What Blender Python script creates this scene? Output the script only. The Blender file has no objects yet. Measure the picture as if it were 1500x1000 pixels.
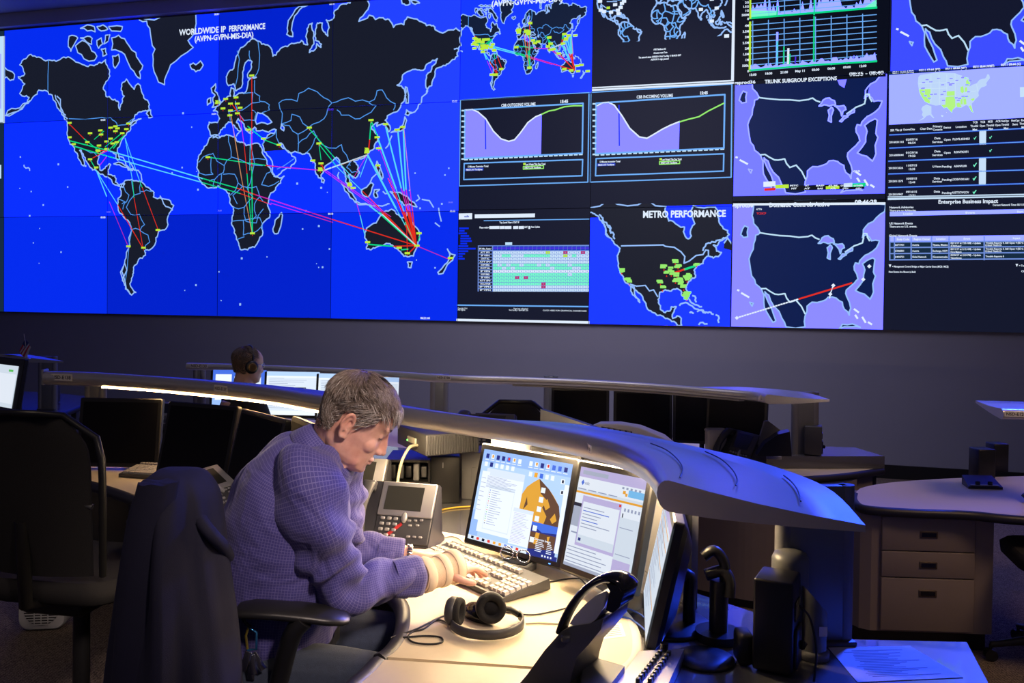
import bpy, bmesh, math, random
from mathutils import Vector, Matrix, geometry, noise
random.seed(7)
PI = math.pi
scene = bpy.context.scene
COL = scene.collection

# ------------------------------------------------------------------ camera
CAM_H = 1.6; FPX = 1250.0
ROLL = math.radians(0.69); PITCH = math.radians(1.0); SHY = 48.0
_fw = Vector((0, math.cos(PITCH), -math.sin(PITCH)))
_r0 = Vector((1, 0, 0)); _u0 = _r0.cross(_fw)
_r = _r0*math.cos(ROLL) + _u0*math.sin(ROLL)
_u = -_r0*math.sin(ROLL) + _u0*math.cos(ROLL)
CO = Vector((0, 0, CAM_H))
cam_d = bpy.data.cameras.new('camera'); cam = bpy.data.objects.new('camera', cam_d); COL.objects.link(cam)
cam_d.sensor_width = 36; cam_d.lens = 36*FPX/1500; cam_d.shift_y = -SHY/1500
cam_d.clip_start = 0.02; cam_d.clip_end = 100
cam.matrix_world = Matrix(((_r.x, _u.x, -_fw.x, 0), (_r.y, _u.y, -_fw.y, 0), (_r.z, _u.z, -_fw.z, CAM_H), (0, 0, 0, 1)))
scene.camera = cam

# ------------------------------------------------------------------ colour management
scene.view_settings.view_transform = 'Standard'; scene.view_settings.look = 'None'
scene.view_settings.gamma = 1; scene.view_settings.exposure = 0.0
scene.view_settings.use_curve_mapping = False

# ------------------------------------------------------------------ world: dim violet room light
w = bpy.data.worlds.new('world'); scene.world = w; w.use_nodes = True
bg = w.node_tree.nodes['Background']; bg.inputs[0].default_value = (0.44, 0.40, 0.70, 1); bg.inputs[1].default_value = 0.07

# ------------------------------------------------------------------ unseen fill lamps added overhead; the blue one inferred from the deck's tint
def area(name, loc, target, size, power, color, size_y=None, spread=PI):
    l = bpy.data.lights.new(name, 'AREA'); l.energy = power; l.color = color; l.size = size; l.spread = spread
    if size_y: l.shape = 'RECTANGLE'; l.size_y = size_y
    o = bpy.data.objects.new(name, l); COL.objects.link(o); o.location = loc
    d = Vector(target)-Vector(loc); o.rotation_euler = d.to_track_quat('-Z', 'Y').to_euler()
    return o
area('fill_light', (1.5, -0.3, 3.6), (-0.33, 2.1, 1.2), 0.5, 2.4, (1.0, 0.78, 0.68), spread=0.32)  # added to lift the man's face and hair
area('fill_light', (-2.2, 0.6, 4.3), (-1.6, 3.0, 0.3), 1.2, 4, (1.0, 0.78, 0.56), spread=1.4)  # added fill over the left station
area('fill_light', (3.4, 1.8, 4.3), (2.4, 4.2, 0.0), 1.2, 7, (1.0, 0.66, 0.42), spread=1.1)  # added fill over the right-hand desk
area('fill_light', (0.5, 5.4, 4.4), (0.5, 8.6, 0.8), 2.4, 52, (0.86, 0.80, 1.0), spread=2.0)  # added to brighten the wall below the screens
area('blue_accent_light', (4.4, 6.4, 4.5), (1.35, 2.0, 0.7), 0.8, 46, (0.02, 0.07, 1.0), spread=0.62)

# ------------------------------------------------------------------ pixel of the photo -> place in the hall
def ray(px, py): return _fw + _r*((px-750)/FPX) - _u*((py-500+SHY)/FPX)
def on_z(px, py, z):
    d = ray(px, py); return CO + d*((z-CAM_H)/d.z)
def at_y(px, py, y):
    d = ray(px, py); return CO + d*(y/d.y)
def on_plane(px, py, p0, n):
    d = ray(px, py); return CO + d*((p0-CO).dot(n)/d.dot(n))
WP0 = at_y(1296, 483, 8.2); WP0.z = 0
WR = Vector((4721, -1250, 0)).normalized(); WN = Vector((WR.y, -WR.x, 0))      # WN looks at the room
def wall_sz(px, py):
    p = on_plane(px, py, WP0, WN); return ((p-WP0).dot(WR), p.z)
def wall_pt(s, z, off=0): return WP0 + WR*s + WN*off + Vector((0, 0, z))

# ------------------------------------------------------------------ materials
MATS = {}
def mat(name, col, rough=0.5, metal=0.0, em=None, es=1.0, sample='AUTO', noise_s=0, noise_a=0.0, bump=0.0, bump_s=200, spec=0.5, coat=0.0):
    if name in MATS: return MATS[name]
    m = bpy.data.materials.new(name); m.use_nodes = True; MATS[name] = m
    nt = m.node_tree; b = nt.nodes['Principled BSDF']
    b.inputs['Base Color'].default_value = (*col, 1); b.inputs['Roughness'].default_value = rough
    b.inputs['Metallic'].default_value = metal; b.inputs['Specular IOR Level'].default_value = spec
    b.inputs['Coat Weight'].default_value = coat
    if em is not None:
        b.inputs['Emission Color'].default_value = (*em, 1); b.inputs['Emission Strength'].default_value = es
    if noise_a or bump:
        tc = nt.nodes.new('ShaderNodeTexCoord')
    if noise_a:
        n = nt.nodes.new('ShaderNodeTexNoise'); n.inputs['Scale'].default_value = noise_s; n.inputs['Detail'].default_value = 5
        nt.links.new(tc.outputs['Object'], n.inputs['Vector'])
        r = nt.nodes.new('ShaderNodeMapRange'); r.inputs['To Min'].default_value = 1-noise_a; r.inputs['To Max'].default_value = 1+noise_a
        nt.links.new(n.outputs['Fac'], r.inputs['Value'])
        mx = nt.nodes.new('ShaderNodeVectorMath'); mx.operation = 'SCALE'; mx.inputs[0].default_value = col
        nt.links.new(r.outputs[0], mx.inputs['Scale']); nt.links.new(mx.outputs[0], b.inputs['Base Color'])
    if bump:
        n2 = nt.nodes.new('ShaderNodeTexNoise'); n2.inputs['Scale'].default_value = bump_s
        nt.links.new(tc.outputs['Object'], n2.inputs['Vector'])
        bp = nt.nodes.new('ShaderNodeBump'); bp.inputs['Strength'].default_value = bump; bp.inputs['Distance'].default_value = 0.002
        nt.links.new(n2.outputs['Fac'], bp.inputs['Height']); nt.links.new(bp.outputs[0], b.inputs['Normal'])
    try: m.cycles.emission_sampling = sample
    except Exception: pass
    return m
def s2l(c):
    return tuple(((x/255)/12.92 if x <= 10 else (((x/255)+0.055)/1.055)**2.4) for x in c)
def lit(name, rgb, es=1.0, sample='NONE'):
    """a screen colour: what the display gives off, given in 0-255"""
    e = list(s2l(rgb))
    if name in ('blue1', 'blue3', 'blue4', 'lav', 'lav2', 'lav3', 'usblue'): e[2] *= 3.0       # saturated blue of the wall, brighter than white clips
    return mat('display_'+name, (0.0, 0.0, 0.0), 0.5, em=tuple(e), es=es, sample=sample, spec=0.2)

M = dict(
    wall=mat('wall_paint', (0.27, 0.27, 0.34), 0.9, noise_s=3, noise_a=0.04),
    ceil=mat('ceiling_paint', (0.42, 0.42, 0.46), 0.9, noise_s=2, noise_a=0.05),
    trimgrey=mat('soffit_trim', (0.62, 0.58, 0.56), 0.8, noise_s=4, noise_a=0.05),
    black=mat('black_plastic', (0.012, 0.012, 0.013), 0.38, noise_s=30, noise_a=0.1),
    blackgloss=mat('glossy_black', (0.008, 0.008, 0.010), 0.12),
    screen_off=mat('dark_glass', (0.005, 0.005, 0.008), 0.45, spec=0.12),
    darkgrey=mat('dark_grey_plastic', (0.05, 0.05, 0.055), 0.45, noise_s=30, noise_a=0.06),
    grey=mat('grey_plastic', (0.17, 0.17, 0.18), 0.5, noise_s=30, noise_a=0.05),
    silver=mat('silver_plastic', (0.38, 0.38, 0.40), 0.35, metal=0.4, noise_s=40, noise_a=0.04),
    alu=mat('satin_aluminium', (0.62, 0.61, 0.60), 0.33, metal=0.55, noise_s=9, noise_a=0.05, bump=0.15, bump_s=60),
    post=mat('grey_painted_metal', (0.17, 0.175, 0.17), 0.42, metal=0.3, noise_s=6, noise_a=0.04),
    desk=mat('beige_laminate', (0.74, 0.63, 0.46), 0.42, noise_s=60, noise_a=0.03),
    deskgrey=mat('grey_laminate', (0.11, 0.11, 0.12), 0.25, coat=0.6, noise_s=60, noise_a=0.05),
    deskedge=mat('dark_edge_band', (0.022, 0.022, 0.03), 0.45, noise_s=20, noise_a=0.08),
    trimwhite=mat('pale_rubber_edge', (0.62, 0.60, 0.57), 0.5, noise_s=50, noise_a=0.05),
    cabinet=mat('cabinet_laminate', (0.26, 0.21, 0.18), 0.6, noise_s=20, noise_a=0.04),
    fabric_black=mat('black_mesh_fabric', (0.012, 0.011, 0.012), 0.9, noise_s=300, noise_a=0.3, bump=0.4, bump_s=600),
    white=mat('white_plastic', (0.75, 0.74, 0.72), 0.45, noise_s=40, noise_a=0.03),
    cream=mat('cream_plastic', (0.62, 0.58, 0.46), 0.5, noise_s=40, noise_a=0.04),
    paper=mat('paper', (0.80, 0.77, 0.74), 0.8, noise_s=40, noise_a=0.02),
    ink=mat('printed_ink', (0.25, 0.24, 0.30), 0.8),
    chrome=mat('chrome', (0.72, 0.72, 0.74), 0.15, metal=1.0),
    cable=mat('black_cable', (0.012, 0.012, 0.014), 0.5),
    cablew=mat('pale_cable', (0.50, 0.46, 0.32), 0.5),
    cabley=mat('yellow_cable', (0.75, 0.50, 0.06), 0.5),
    cableb=mat('blue_cable', (0.05, 0.12, 0.55), 0.5),
)

# ------------------------------------------------------------------ object helpers
def tag(o, label=None, cat=None, group=None, kind=None):
    if label: o['label'] = label
    if cat: o['category'] = cat
    if group: o['group'] = group
    if kind: o['kind'] = kind
    return o
def thing(name, label, cat, loc=(0, 0, 0), rz=0.0, group=None):
    o = bpy.data.objects.new(name, None); COL.objects.link(o); o.empty_display_size = 0.1
    o.location = loc; o.rotation_euler = (0, 0, rz)
    return tag(o, label, cat, group)
def link_mesh(name, me, parent=None):
    o = bpy.data.objects.new(name, me); COL.objects.link(o)
    if parent is not None: o.parent = parent
    return o
def copy_tree(o, parent=None):
    c = o.copy(); COL.objects.link(c); c.parent = parent
    for ch in list(o.children): copy_tree(ch, c)
    return c
def recalc(me):
    bm = bmesh.new(); bm.from_mesh(me); bmesh.ops.recalc_face_normals(bm, faces=bm.faces); bm.to_mesh(me); bm.free()

class MB:
    """collects shapes, then links them as ONE mesh object"""
    def __init__(s): s.v = []; s.f = []; s.mi = []; s.sm = []; s.cur = 0
    def add(s, vs, fs, smooth=False):
        n = len(s.v); s.v += [tuple(v) for v in vs]
        for f in fs: s.f.append([n+i for i in f]); s.mi.append(s.cur); s.sm.append(smooth)
        return s
    def box(s, c, d, rz=0, M4=None, bev=0.0):
        hx, hy, hz = d[0]/2, d[1]/2, d[2]/2
        T = Matrix.Translation(Vector(c)) @ Matrix.Rotation(rz, 4, 'Z') if M4 is None else M4 @ Matrix.Translation(Vector(c))
        b = min(bev, hx*0.9, hy*0.9, hz*0.9)
        if b <= 0:
            vs = [(x*hx, y*hy, z*hz) for z in (-1, 1) for y in (-1, 1) for x in (-1, 1)]
            fs = [(0, 2, 3, 1), (4, 5, 7, 6), (0, 1, 5, 4), (2, 6, 7, 3), (0, 4, 6, 2), (1, 3, 7, 5)]
            return s.add([T @ Vector(v) for v in vs], fs)
        bm = bmesh.new(); bmesh.ops.create_cube(bm, size=1.0)
        for v in bm.verts: v.co = Vector((v.co.x*2*hx, v.co.y*2*hy, v.co.z*2*hz))
        bmesh.ops.bevel(bm, geom=list(bm.edges), offset=b, segments=2, profile=0.5, affect='EDGES')
        bm.verts.index_update()
        s.add([T @ v.co for v in bm.verts], [[v.index for v in f.verts] for f in bm.faces], True); bm.free(); return s
    def tube(s, pts, r, seg=8, closed=False, cap=True):
        pts = [Vector(p) for p in pts]; n = len(pts)
        rs = r if isinstance(r, (list, tuple)) else [r]*n
        rings = []; prev = None
        for i, p in enumerate(pts):
            if closed: t = pts[(i+1) % n]-pts[i-1]
            else: t = pts[min(i+1, n-1)]-pts[max(i-1, 0)]
            if t.length < 1e-9: t = Vector((0, 0, 1))
            t.normalize()
            if prev is None:
                a = Vector((0, 0, 1)) if abs(t.z) < 0.9 else Vector((1, 0, 0))
                nx = t.cross(a).normalized()
            else:
                nx = (prev - t*prev.dot(t))
                nx = nx.normalized() if nx.length > 1e-6 else t.orthogonal().normalized()
            prev = nx; ny = t.cross(nx)
            rings.append([p + (nx*math.cos(2*PI*k/seg)+ny*math.sin(2*PI*k/seg))*rs[i] for k in range(seg)])
        return s.loft(rings, closed, cap)
    def loft(s, rings, closed=False, cap=True, smooth=True):
        k = len(rings[0]); n = len(rings); vs = [p for r_ in rings for p in r_]; fs = []
        for i in range(n if closed else n-1):
            a, b = i*k, ((i+1) % n)*k
            for j in range(k): fs.append((a+j, a+(j+1) % k, b+(j+1) % k, b+j))
        s.add(vs, fs, smooth)
        if cap and not closed:
            s.add(rings[0], [list(range(k))[::-1]]); s.add(rings[-1], [list(range(k))])
        return s
    def cyl(s, a, b, r, seg=16, r2=None):
        return s.tube([a, b], [r, r if r2 is None else r2], seg)
    def lathe(s, prof, c=(0, 0, 0), seg=24, M4=None):
        rings = [[Vector((r_*math.cos(2*PI*k/seg), r_*math.sin(2*PI*k/seg), z)) for k in range(seg)] for r_, z in prof]
        T = Matrix.Translation(Vector(c)) if M4 is None else M4 @ Matrix.Translation(Vector(c))
        return s.loft([[T @ p for p in r_] for r_ in rings])
    def prism(s, poly, z0, z1, M4=None, smooth=False):
        """poly: 2d outline; straight up extrusion"""
        n = len(poly); vs = [Vector((p[0], p[1], z0)) for p in poly]+[Vector((p[0], p[1], z1)) for p in poly]
        if M4 is not None: vs = [M4 @ v for v in vs]
        fs = [(i, (i+1) % n, n+(i+1) % n, n+i) for i in range(n)]
        s.add(vs, fs, smooth)
        tris = geometry.tessellate_polygon([[Vector((p[0], p[1], 0)) for p in poly]])
        s.add(vs, [tuple(t) for t in tris]+[tuple(n+i for i in t)[::-1] for t in tris]); return s
    def build(s, name, m, parent=None, T=None, fix=True):
        me = bpy.data.meshes.new(name); vs = [T @ Vector(v) for v in s.v] if T is not None else s.v
        me.from_pydata(vs, [], s.f); ms = m if isinstance(m, (list, tuple)) else [m]
        for mm in ms: me.materials.append(mm)
        me.polygons.foreach_set('material_index', s.mi); me.polygons.foreach_set('use_smooth', s.sm)
        if fix: recalc(me)
        me.update(); return link_mesh(name, me, parent)
def rrect(w, h, r, seg=4, cx=0, cy=0):
    out = []
    for sx, sy, a0 in ((1, 1, 0), (-1, 1, PI/2), (-1, -1, PI), (1, -1, 1.5*PI)):
        for k in range(seg+1):
            a = a0 + PI/2*k/seg; out.append((cx+sx*(w/2-r)+r*math.cos(a), cy+sy*(h/2-r)+r*math.sin(a)))
    return out
def spline(pts, n=8, closed=False):
    """smooth path through points"""
    P = [Vector(p) for p in pts]; N = len(P); out = []
    for i in range(N if closed else N-1):
        if closed: a, b, c, d = P[i-1], P[i], P[(i+1) % N], P[(i+2) % N]
        else: a, b, c, d = P[max(i-1, 0)], P[i], P[i+1], P[min(i+2, N-1)]
        for k in range(n):
            t = k/n
            out.append(0.5*((2*b)+(c-a)*t+(2*a-5*b+4*c-d)*t*t+(3*b-a-3*c+d)*t**3))
    if not closed: out.append(P[-1])
    return out
_tc = {}
def text_tris(txt, bold=0.0):
    """triangles of a line of text; cap height about 0.7, starts at x = 0; returns (tris, width)"""
    key = (txt, bold)
    if key in _tc: return _tc[key]
    c = bpy.data.curves.new('t', 'FONT'); c.body = txt; c.size = 1; c.offset = bold; c.resolution_u = 2
    o = bpy.data.objects.new('t', c); COL.objects.link(o)
    dg = bpy.context.evaluated_depsgraph_get(); dg.update(); me = o.evaluated_get(dg).to_mesh()
    me.calc_loop_triangles(); vs = [v.co.copy() for v in me.vertices]
    tr = [[(vs[i].x, vs[i].y) for i in t.vertices] for t in me.loop_triangles]
    wd = max((p[0] for t in tr for p in t), default=0.0)
    o.evaluated_get(dg).to_mesh_clear(); bpy.data.objects.remove(o); bpy.data.curves.remove(c)
    _tc[key] = (tr, wd); return tr, wd
def pipe(name, pts, r, m, parent=None, n=8, seg=6):
    return MB().tube(spline(pts, n), r, seg).build(name, m, parent)
# ================================================================== back wall, soffit, floor
def struct(name, mb, m):
    o = mb.build(name, m); o['kind'] = 'structure'; return o
def slab(p, q, z0, z1, t):          # upright slab along the wall from s=p to s=q, t thick behind the face
    mb = MB(); a, b = wall_pt(p, 0), wall_pt(q, 0); off = -WN*t
    mb.prism([(a.x, a.y), (b.x, b.y), (b.x+off.x, b.y+off.y), (a.x+off.x, a.y+off.y)], z0, z1); return mb
struct('wall_back', slab(-15, 6, -0.13, 5.3, 0.15), M['wall'])
mbx = MB()
for (p, q, z0, z1, t) in ((-15, 6, -0.13, 0.0, -0.015),):
    a, b = wall_pt(p, 0), wall_pt(q, 0); off = WN*0.02
    mbx.prism([(a.x, a.y), (b.x, b.y), (b.x+off.x, b.y+off.y), (a.x+off.x, a.y+off.y)], z0, z1)
struct('baseboard_back', mbx, M['black'])

carpet = bpy.data.materials.new('carpet'); carpet.use_nodes = True
nt = carpet.node_tree; b = nt.nodes['Principled BSDF']; b.inputs['Roughness'].default_value = 0.95
tc = nt.nodes.new('ShaderNodeTexCoord'); wv = nt.nodes.new('ShaderNodeTexWave'); wv.inputs['Scale'].default_value = 22
wv.inputs['Distortion'].default_value = 9; wv.inputs['Detail Scale'].default_value = 6
no = nt.nodes.new('ShaderNodeTexNoise'); no.inputs['Scale'].default_value = 55
mx = nt.nodes.new('ShaderNodeMix'); mx.data_type = 'FLOAT'; mx.inputs[0].default_value = 0.5
rp = nt.nodes.new('ShaderNodeValToRGB'); rp.color_ramp.elements[0].color = (0.07, 0.05, 0.035, 1); rp.color_ramp.elements[1].color = (0.27, 0.21, 0.15, 1)
rp.color_ramp.elements[0].position = 0.3; rp.color_ramp.elements[1].position = 0.7
nt.links.new(tc.outputs['Object'], wv.inputs['Vector']); nt.links.new(tc.outputs['Object'], no.inputs['Vector'])
nt.links.new(wv.outputs['Fac'], mx.inputs[2]); nt.links.new(no.outputs['Fac'], mx.inputs[3]); nt.links.new(mx.outputs[0], rp.inputs[0]); nt.links.new(rp.outputs[0], b.inputs['Base Color'])
bp = nt.nodes.new('ShaderNodeBump'); bp.inputs['Strength'].default_value = 0.5; bp.inputs['Distance'].default_value = 0.004
nt.links.new(mx.outputs[0], bp.inputs['Height']); nt.links.new(bp.outputs[0], b.inputs['Normal'])
wl, wr = wall_pt(-15, 0), wall_pt(6, 0)
struct('floor', MB().prism([(-13, -1.2), (9.5, -1.2), (9.5, wr.y), (wr.x, wr.y), (wl.x, wl.y), (-13, wl.y)], -0.2, -0.13), carpet)
# raised tier on which the front row and the left desk stand
TIER = [(-13, -1.2), (3.2, -1.2), (2.2, 2.6), (1.0, 3.3), (-1.5, 5.6), (-6.0, 7.6), (-13, 7.6)]
struct('floor_tier', MB().prism(TIER, -0.13, 0.0), carpet)
ca, cb = wall_pt(-15, 0), wall_pt(6, 0)
struct('ceiling', MB().prism([(-13, -1.2), (9.5, -1.2), (9.5, cb.y-0.4), (cb.x, cb.y), (ca.x, ca.y), (-13, ca.y)], 5.02, 5.1), M['ceil'])
a, b_ = wall_pt(-15, 0), wall_pt(6, 0); off = WN*0.12
struct('trim_soffit', MB().prism([(a.x, a.y), (b_.x, b_.y), (b_.x+off.x, b_.y+off.y), (a.x+off.x, a.y+off.y)], 4.86, 5.02), M['trimgrey'])

# ================================================================== pictures on the video wall
class Layers(list):
    clip = None
    def append(s, e): list.append(s, e + (s.clip,))
LAY = Layers()      # (layer, colour key, [triangles in wall metres])
DISP = {
 'blue0': (4, 44, 240), 'blue1': (22, 58, 255), 'blue2': (2, 34, 205), 'blue3': (34, 66, 255), 'blue4': (10, 48, 252),
 'land': (24, 28, 42), 'land2': (10, 28, 78), 'coast': (150, 190, 250), 'coast2': (80, 150, 235), 'cyan': (90, 215, 240), 'green': (10, 215, 135),
 'red': (225, 45, 30), 'magenta': (200, 40, 170), 'lime': (190, 235, 60), 'orange': (205, 140, 95), 'white': (225, 238, 255),
 'dark': (20, 24, 44), 'dark2': (18, 30, 56), 'teal': (22, 44, 66), 'lav': (142, 140, 255), 'lav2': (120, 125, 255), 'lav3': (165, 178, 250), 'violet': (80, 40, 230),
 'frame': (110, 175, 250), 'deep': (30, 60, 190), 'pale': (190, 225, 250), 'mint': (120, 250, 205), 'pgreen': (150, 235, 110),
 'crimson': (190, 50, 110), 'grid': (110, 140, 215), 'usblue': (62, 78, 250), 'state': (190, 215, 250), 'stategreen': (180, 245, 130), 'cell': (200, 225, 250), 'black': (10, 14, 26), 'pink': (235, 195, 235),
}
def tri_poly(pts):
    return [[pts[i] for i in t] for t in geometry.tessellate_polygon([[Vector((p[0], p[1], 0)) for p in pts]])]
def W2(pts): return [wall_sz(*p) for p in pts]
def rough(pts, amp=0.16, lv=2, closed=True, seed=1):
    rnd = random.Random(seed)
    for _ in range(lv):
        out = []; n = len(pts)
        for i in range(n if closed else n-1):
            a, b = pts[i], pts[(i+1) % n]; dx, dy = b[0]-a[0], b[1]-a[1]; k = rnd.uniform(-amp, amp)
            out += [a, ((a[0]+b[0])/2-dy*k, (a[1]+b[1])/2+dx*k)]
        if not closed: out.append(pts[-1])
        pts = out
    return pts
def fill(key, pts, layer): LAY.append((layer, key, tri_poly(pts)))
def stroke(key, pts, wd, layer, closed=False):
    tr = []; n = len(pts)
    for i in range(n if closed else n-1):
        a, b = pts[i], pts[(i+1) % n]; dx, dy = b[0]-a[0], b[1]-a[1]; L = math.hypot(dx, dy)
        if L < 1e-6: continue
        nx, ny = -dy/L*wd/2, dx/L*wd/2; ex, ey = dx/L*wd*0.3, dy/L*wd*0.3
        p = [(a[0]+nx-ex, a[1]+ny-ey), (a[0]-nx-ex, a[1]-ny-ey), (b[0]-nx+ex, b[1]-ny+ey), (b[0]+nx+ex, b[1]+ny+ey)]
        tr += [[p[0], p[1], p[2]], [p[0], p[2], p[3]]]
    LAY.append((layer, key, tr))
def rect(key, x0, y0, x1, y1, layer):       # pixel corners; upright on the wall
    a, b = wall_sz(x0, y0), wall_sz(x1, y1)
    fill(key, [(a[0], a[1]), (a[0], b[1]), (b[0], b[1]), (b[0], a[1])], layer)
def frame(key, x0, y0, x1, y1, wd, layer):
    a, b = wall_sz(x0, y0), wall_sz(x1, y1)
    stroke(key, [(a[0], a[1]), (a[0], b[1]), (b[0], b[1]), (b[0], a[1])], wd, layer, True)
def text(key, txt, px, py, hpx, layer=8, align='c', bold=0.028, width=None):
    """cap height hpx at pixel px, py (baseline); width in pixels squeezes it"""
    s, z = wall_sz(px, py); h = z and (wall_sz(px, py-hpx)[1]-z)
    tr, wd = text_tris(txt, bold); k = h/0.7; kx = k
    if width and wd > 0: kx = (wall_sz(px+width/2, py)[0]-wall_sz(px-width/2, py)[0])/wd
    o = {'c': -wd/2, 'l': 0, 'r': -wd}[align]
    LAY.append((layer, key, [[(s+(p[0]+o)*kx, z+p[1]*k) for p in t] for t in tr]))
def land(key, pts, coast, layer, wd=0.012, amp=0.16, lv=2, seed=1, fillit=True):
    p = rough(pts, amp, lv, True, seed)
    if fillit: fill(key, p, layer)
    if coast: stroke(coast, p, wd, layer+1, True)
K1 = 1/3.947
def Zc(pts, ox=0, oy=0): return [((x+ox)*K1, (y+oy)*K1) for x, y in pts]
WORLD = {}     # outlines in photo pixels
WORLD['north_america'] = Zc([(130,380),(165,345),(195,320),(240,335),(295,352),(340,360),(385,335),(430,345),(480,372),(525,390),(570,378),(600,370),(625,350),(640,400),(650,445),(622,490),(612,520),(628,562),(660,578),(695,590),(700,620),(708,640),(720,600),(733,560),(715,525),(722,482),(745,462),(772,500),(790,522),(812,488),(830,520),(845,570),(878,610),(876,640),(850,645),(812,655),(790,690),(760,720),(770,725),(800,700),(830,690),(800,715),(770,735),(765,760),(735,790),(712,830),(694,860),(700,900),(706,925),(695,930),(686,895),(665,880),(635,872),(610,882),(585,900),(580,950),(592,985),(622,975),(645,950),(655,955),(640,985),(638,1010),(678,1018),(682,1055),(705,1073),(735,1062),(725,1085),(700,1078),(675,1068),(652,1035),(620,1022),(588,1005),(550,985),(528,955),(508,915),(485,872),(475,872),(492,915),(500,962),(480,935),(462,890),(440,850),(412,812),(403,770),(405,712),(378,670),(362,645),(340,600),(318,555),(285,530),(240,525),(212,560),(180,600),(130,640),(50,672),(130,628),(172,600),(185,568),(150,560),(130,545),(160,490),(135,465),(122,448),(160,432),(150,402)])
WORLD['siberia_tip'] = Zc([(45,395),(75,415),(100,435),(95,465),(75,470),(55,450),(45,455)])
WORLD['greenland'] = Zc([(880,170),(862,128),(820,122),(810,110),(1000,80),(1145,86),(1135,200),(1100,240),(1130,280),(1060,330),(1000,380),(975,440),(965,495),(930,480),(905,420),(900,350),(910,290),(890,240)])
WORLD['iceland'] = Zc([(1112,378),(1130,370),(1145,380),(1172,358),(1188,382),(1168,412),(1145,420),(1122,405)])
WORLD['baffin'] = Zc([(660,225),(700,210),(735,230),(760,270),(800,310),(815,350),(840,385),(820,420),(825,460),(800,440),(770,400),(735,320),(700,300),(660,295)])
WORLD['victoria'] = Zc([(452,270),(490,240),(520,255),(545,300),(575,330),(560,355),(500,345),(465,310)])
WORLD['banks'] = Zc([(415,215),(445,212),(465,225),(440,270),(425,302),(410,275)])
WORLD['somerset'] = Zc([(600,290),(625,285),(632,320),(610,330)])
WORLD['melville'] = Zc([(480,225),(520,215),(548,228),(545,262),(515,248)])
WORLD['prince'] = Zc([(575,240),(600,225),(608,260),(585,285)])
WORLD['devon'] = Zc([(625,210),(650,208),(640,245),(615,260)])
WORLD['ellesmere'] = Zc([(640,160),(690,155),(722,160),(712,188),(660,185)])
WORLD['ringnes'] = Zc([(480,170),(520,150),(560,160),(565,190),(520,185)])
WORLD['heiberg'] = Zc([(575,160),(610,150),(640,175),(600,185)])
WORLD['southampton'] = Zc([(665,330),(700,320),(705,360),(680,400),(668,370)])
WORLD['newfoundland'] = Zc([(860,660),(885,640),(895,680),(875,685)])
WORLD['south_america'] = Zc([(718,1070),(740,1045),(775,1040),(830,1050),(870,1085),(905,1115),(900,1140),(950,1150),(1000,1165),(1018,1190),(1010,1215),(990,1240),(985,1300),(965,1330),(930,1340),(915,1375),(880,1445),(850,1450),(855,1475),(815,1500),(800,1530),(785,1570),(780,1600),(765,1640),(800,1690),(775,1705),(740,1670),(722,1620),(735,1520),(745,1460),(765,1290),(720,1240),(695,1180),(695,1150),(715,1120)])
WORLD['cuba'] = Zc([(672,950),(700,940),(735,958),(760,972),(740,970),(705,955)])
WORLD['hispaniola'] = Zc([(752,975),(785,978),(780,988),(755,985)])
WORLD['africa'] = Zc([(60,785),(40,800),(10,850),(-20,900),(-28,940),(-30,980),(-25,1020),(-10,1050),(15,1075),(35,1090),(90,1075),(130,1100),(155,1120),(158,1150),(160,1180),(180,1200),(178,1240),(170,1280),(180,1320),(195,1370),(210,1420),(222,1445),(260,1445),(300,1430),(325,1390),(345,1330),(340,1310),(385,1260),(388,1220),(375,1180),(380,1150),(420,1100),(450,1060),(470,1020),(420,1025),(405,1010),(385,970),(365,920),(345,870),(330,840),(300,832),(250,845),(225,825),(195,815),(165,790),(150,785),(100,795)], 1184)
WORLD['madagascar'] = Zc([(455,1230),(458,1265),(435,1350),(415,1352),(405,1325),(418,1275),(440,1255)], 1184)
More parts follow.
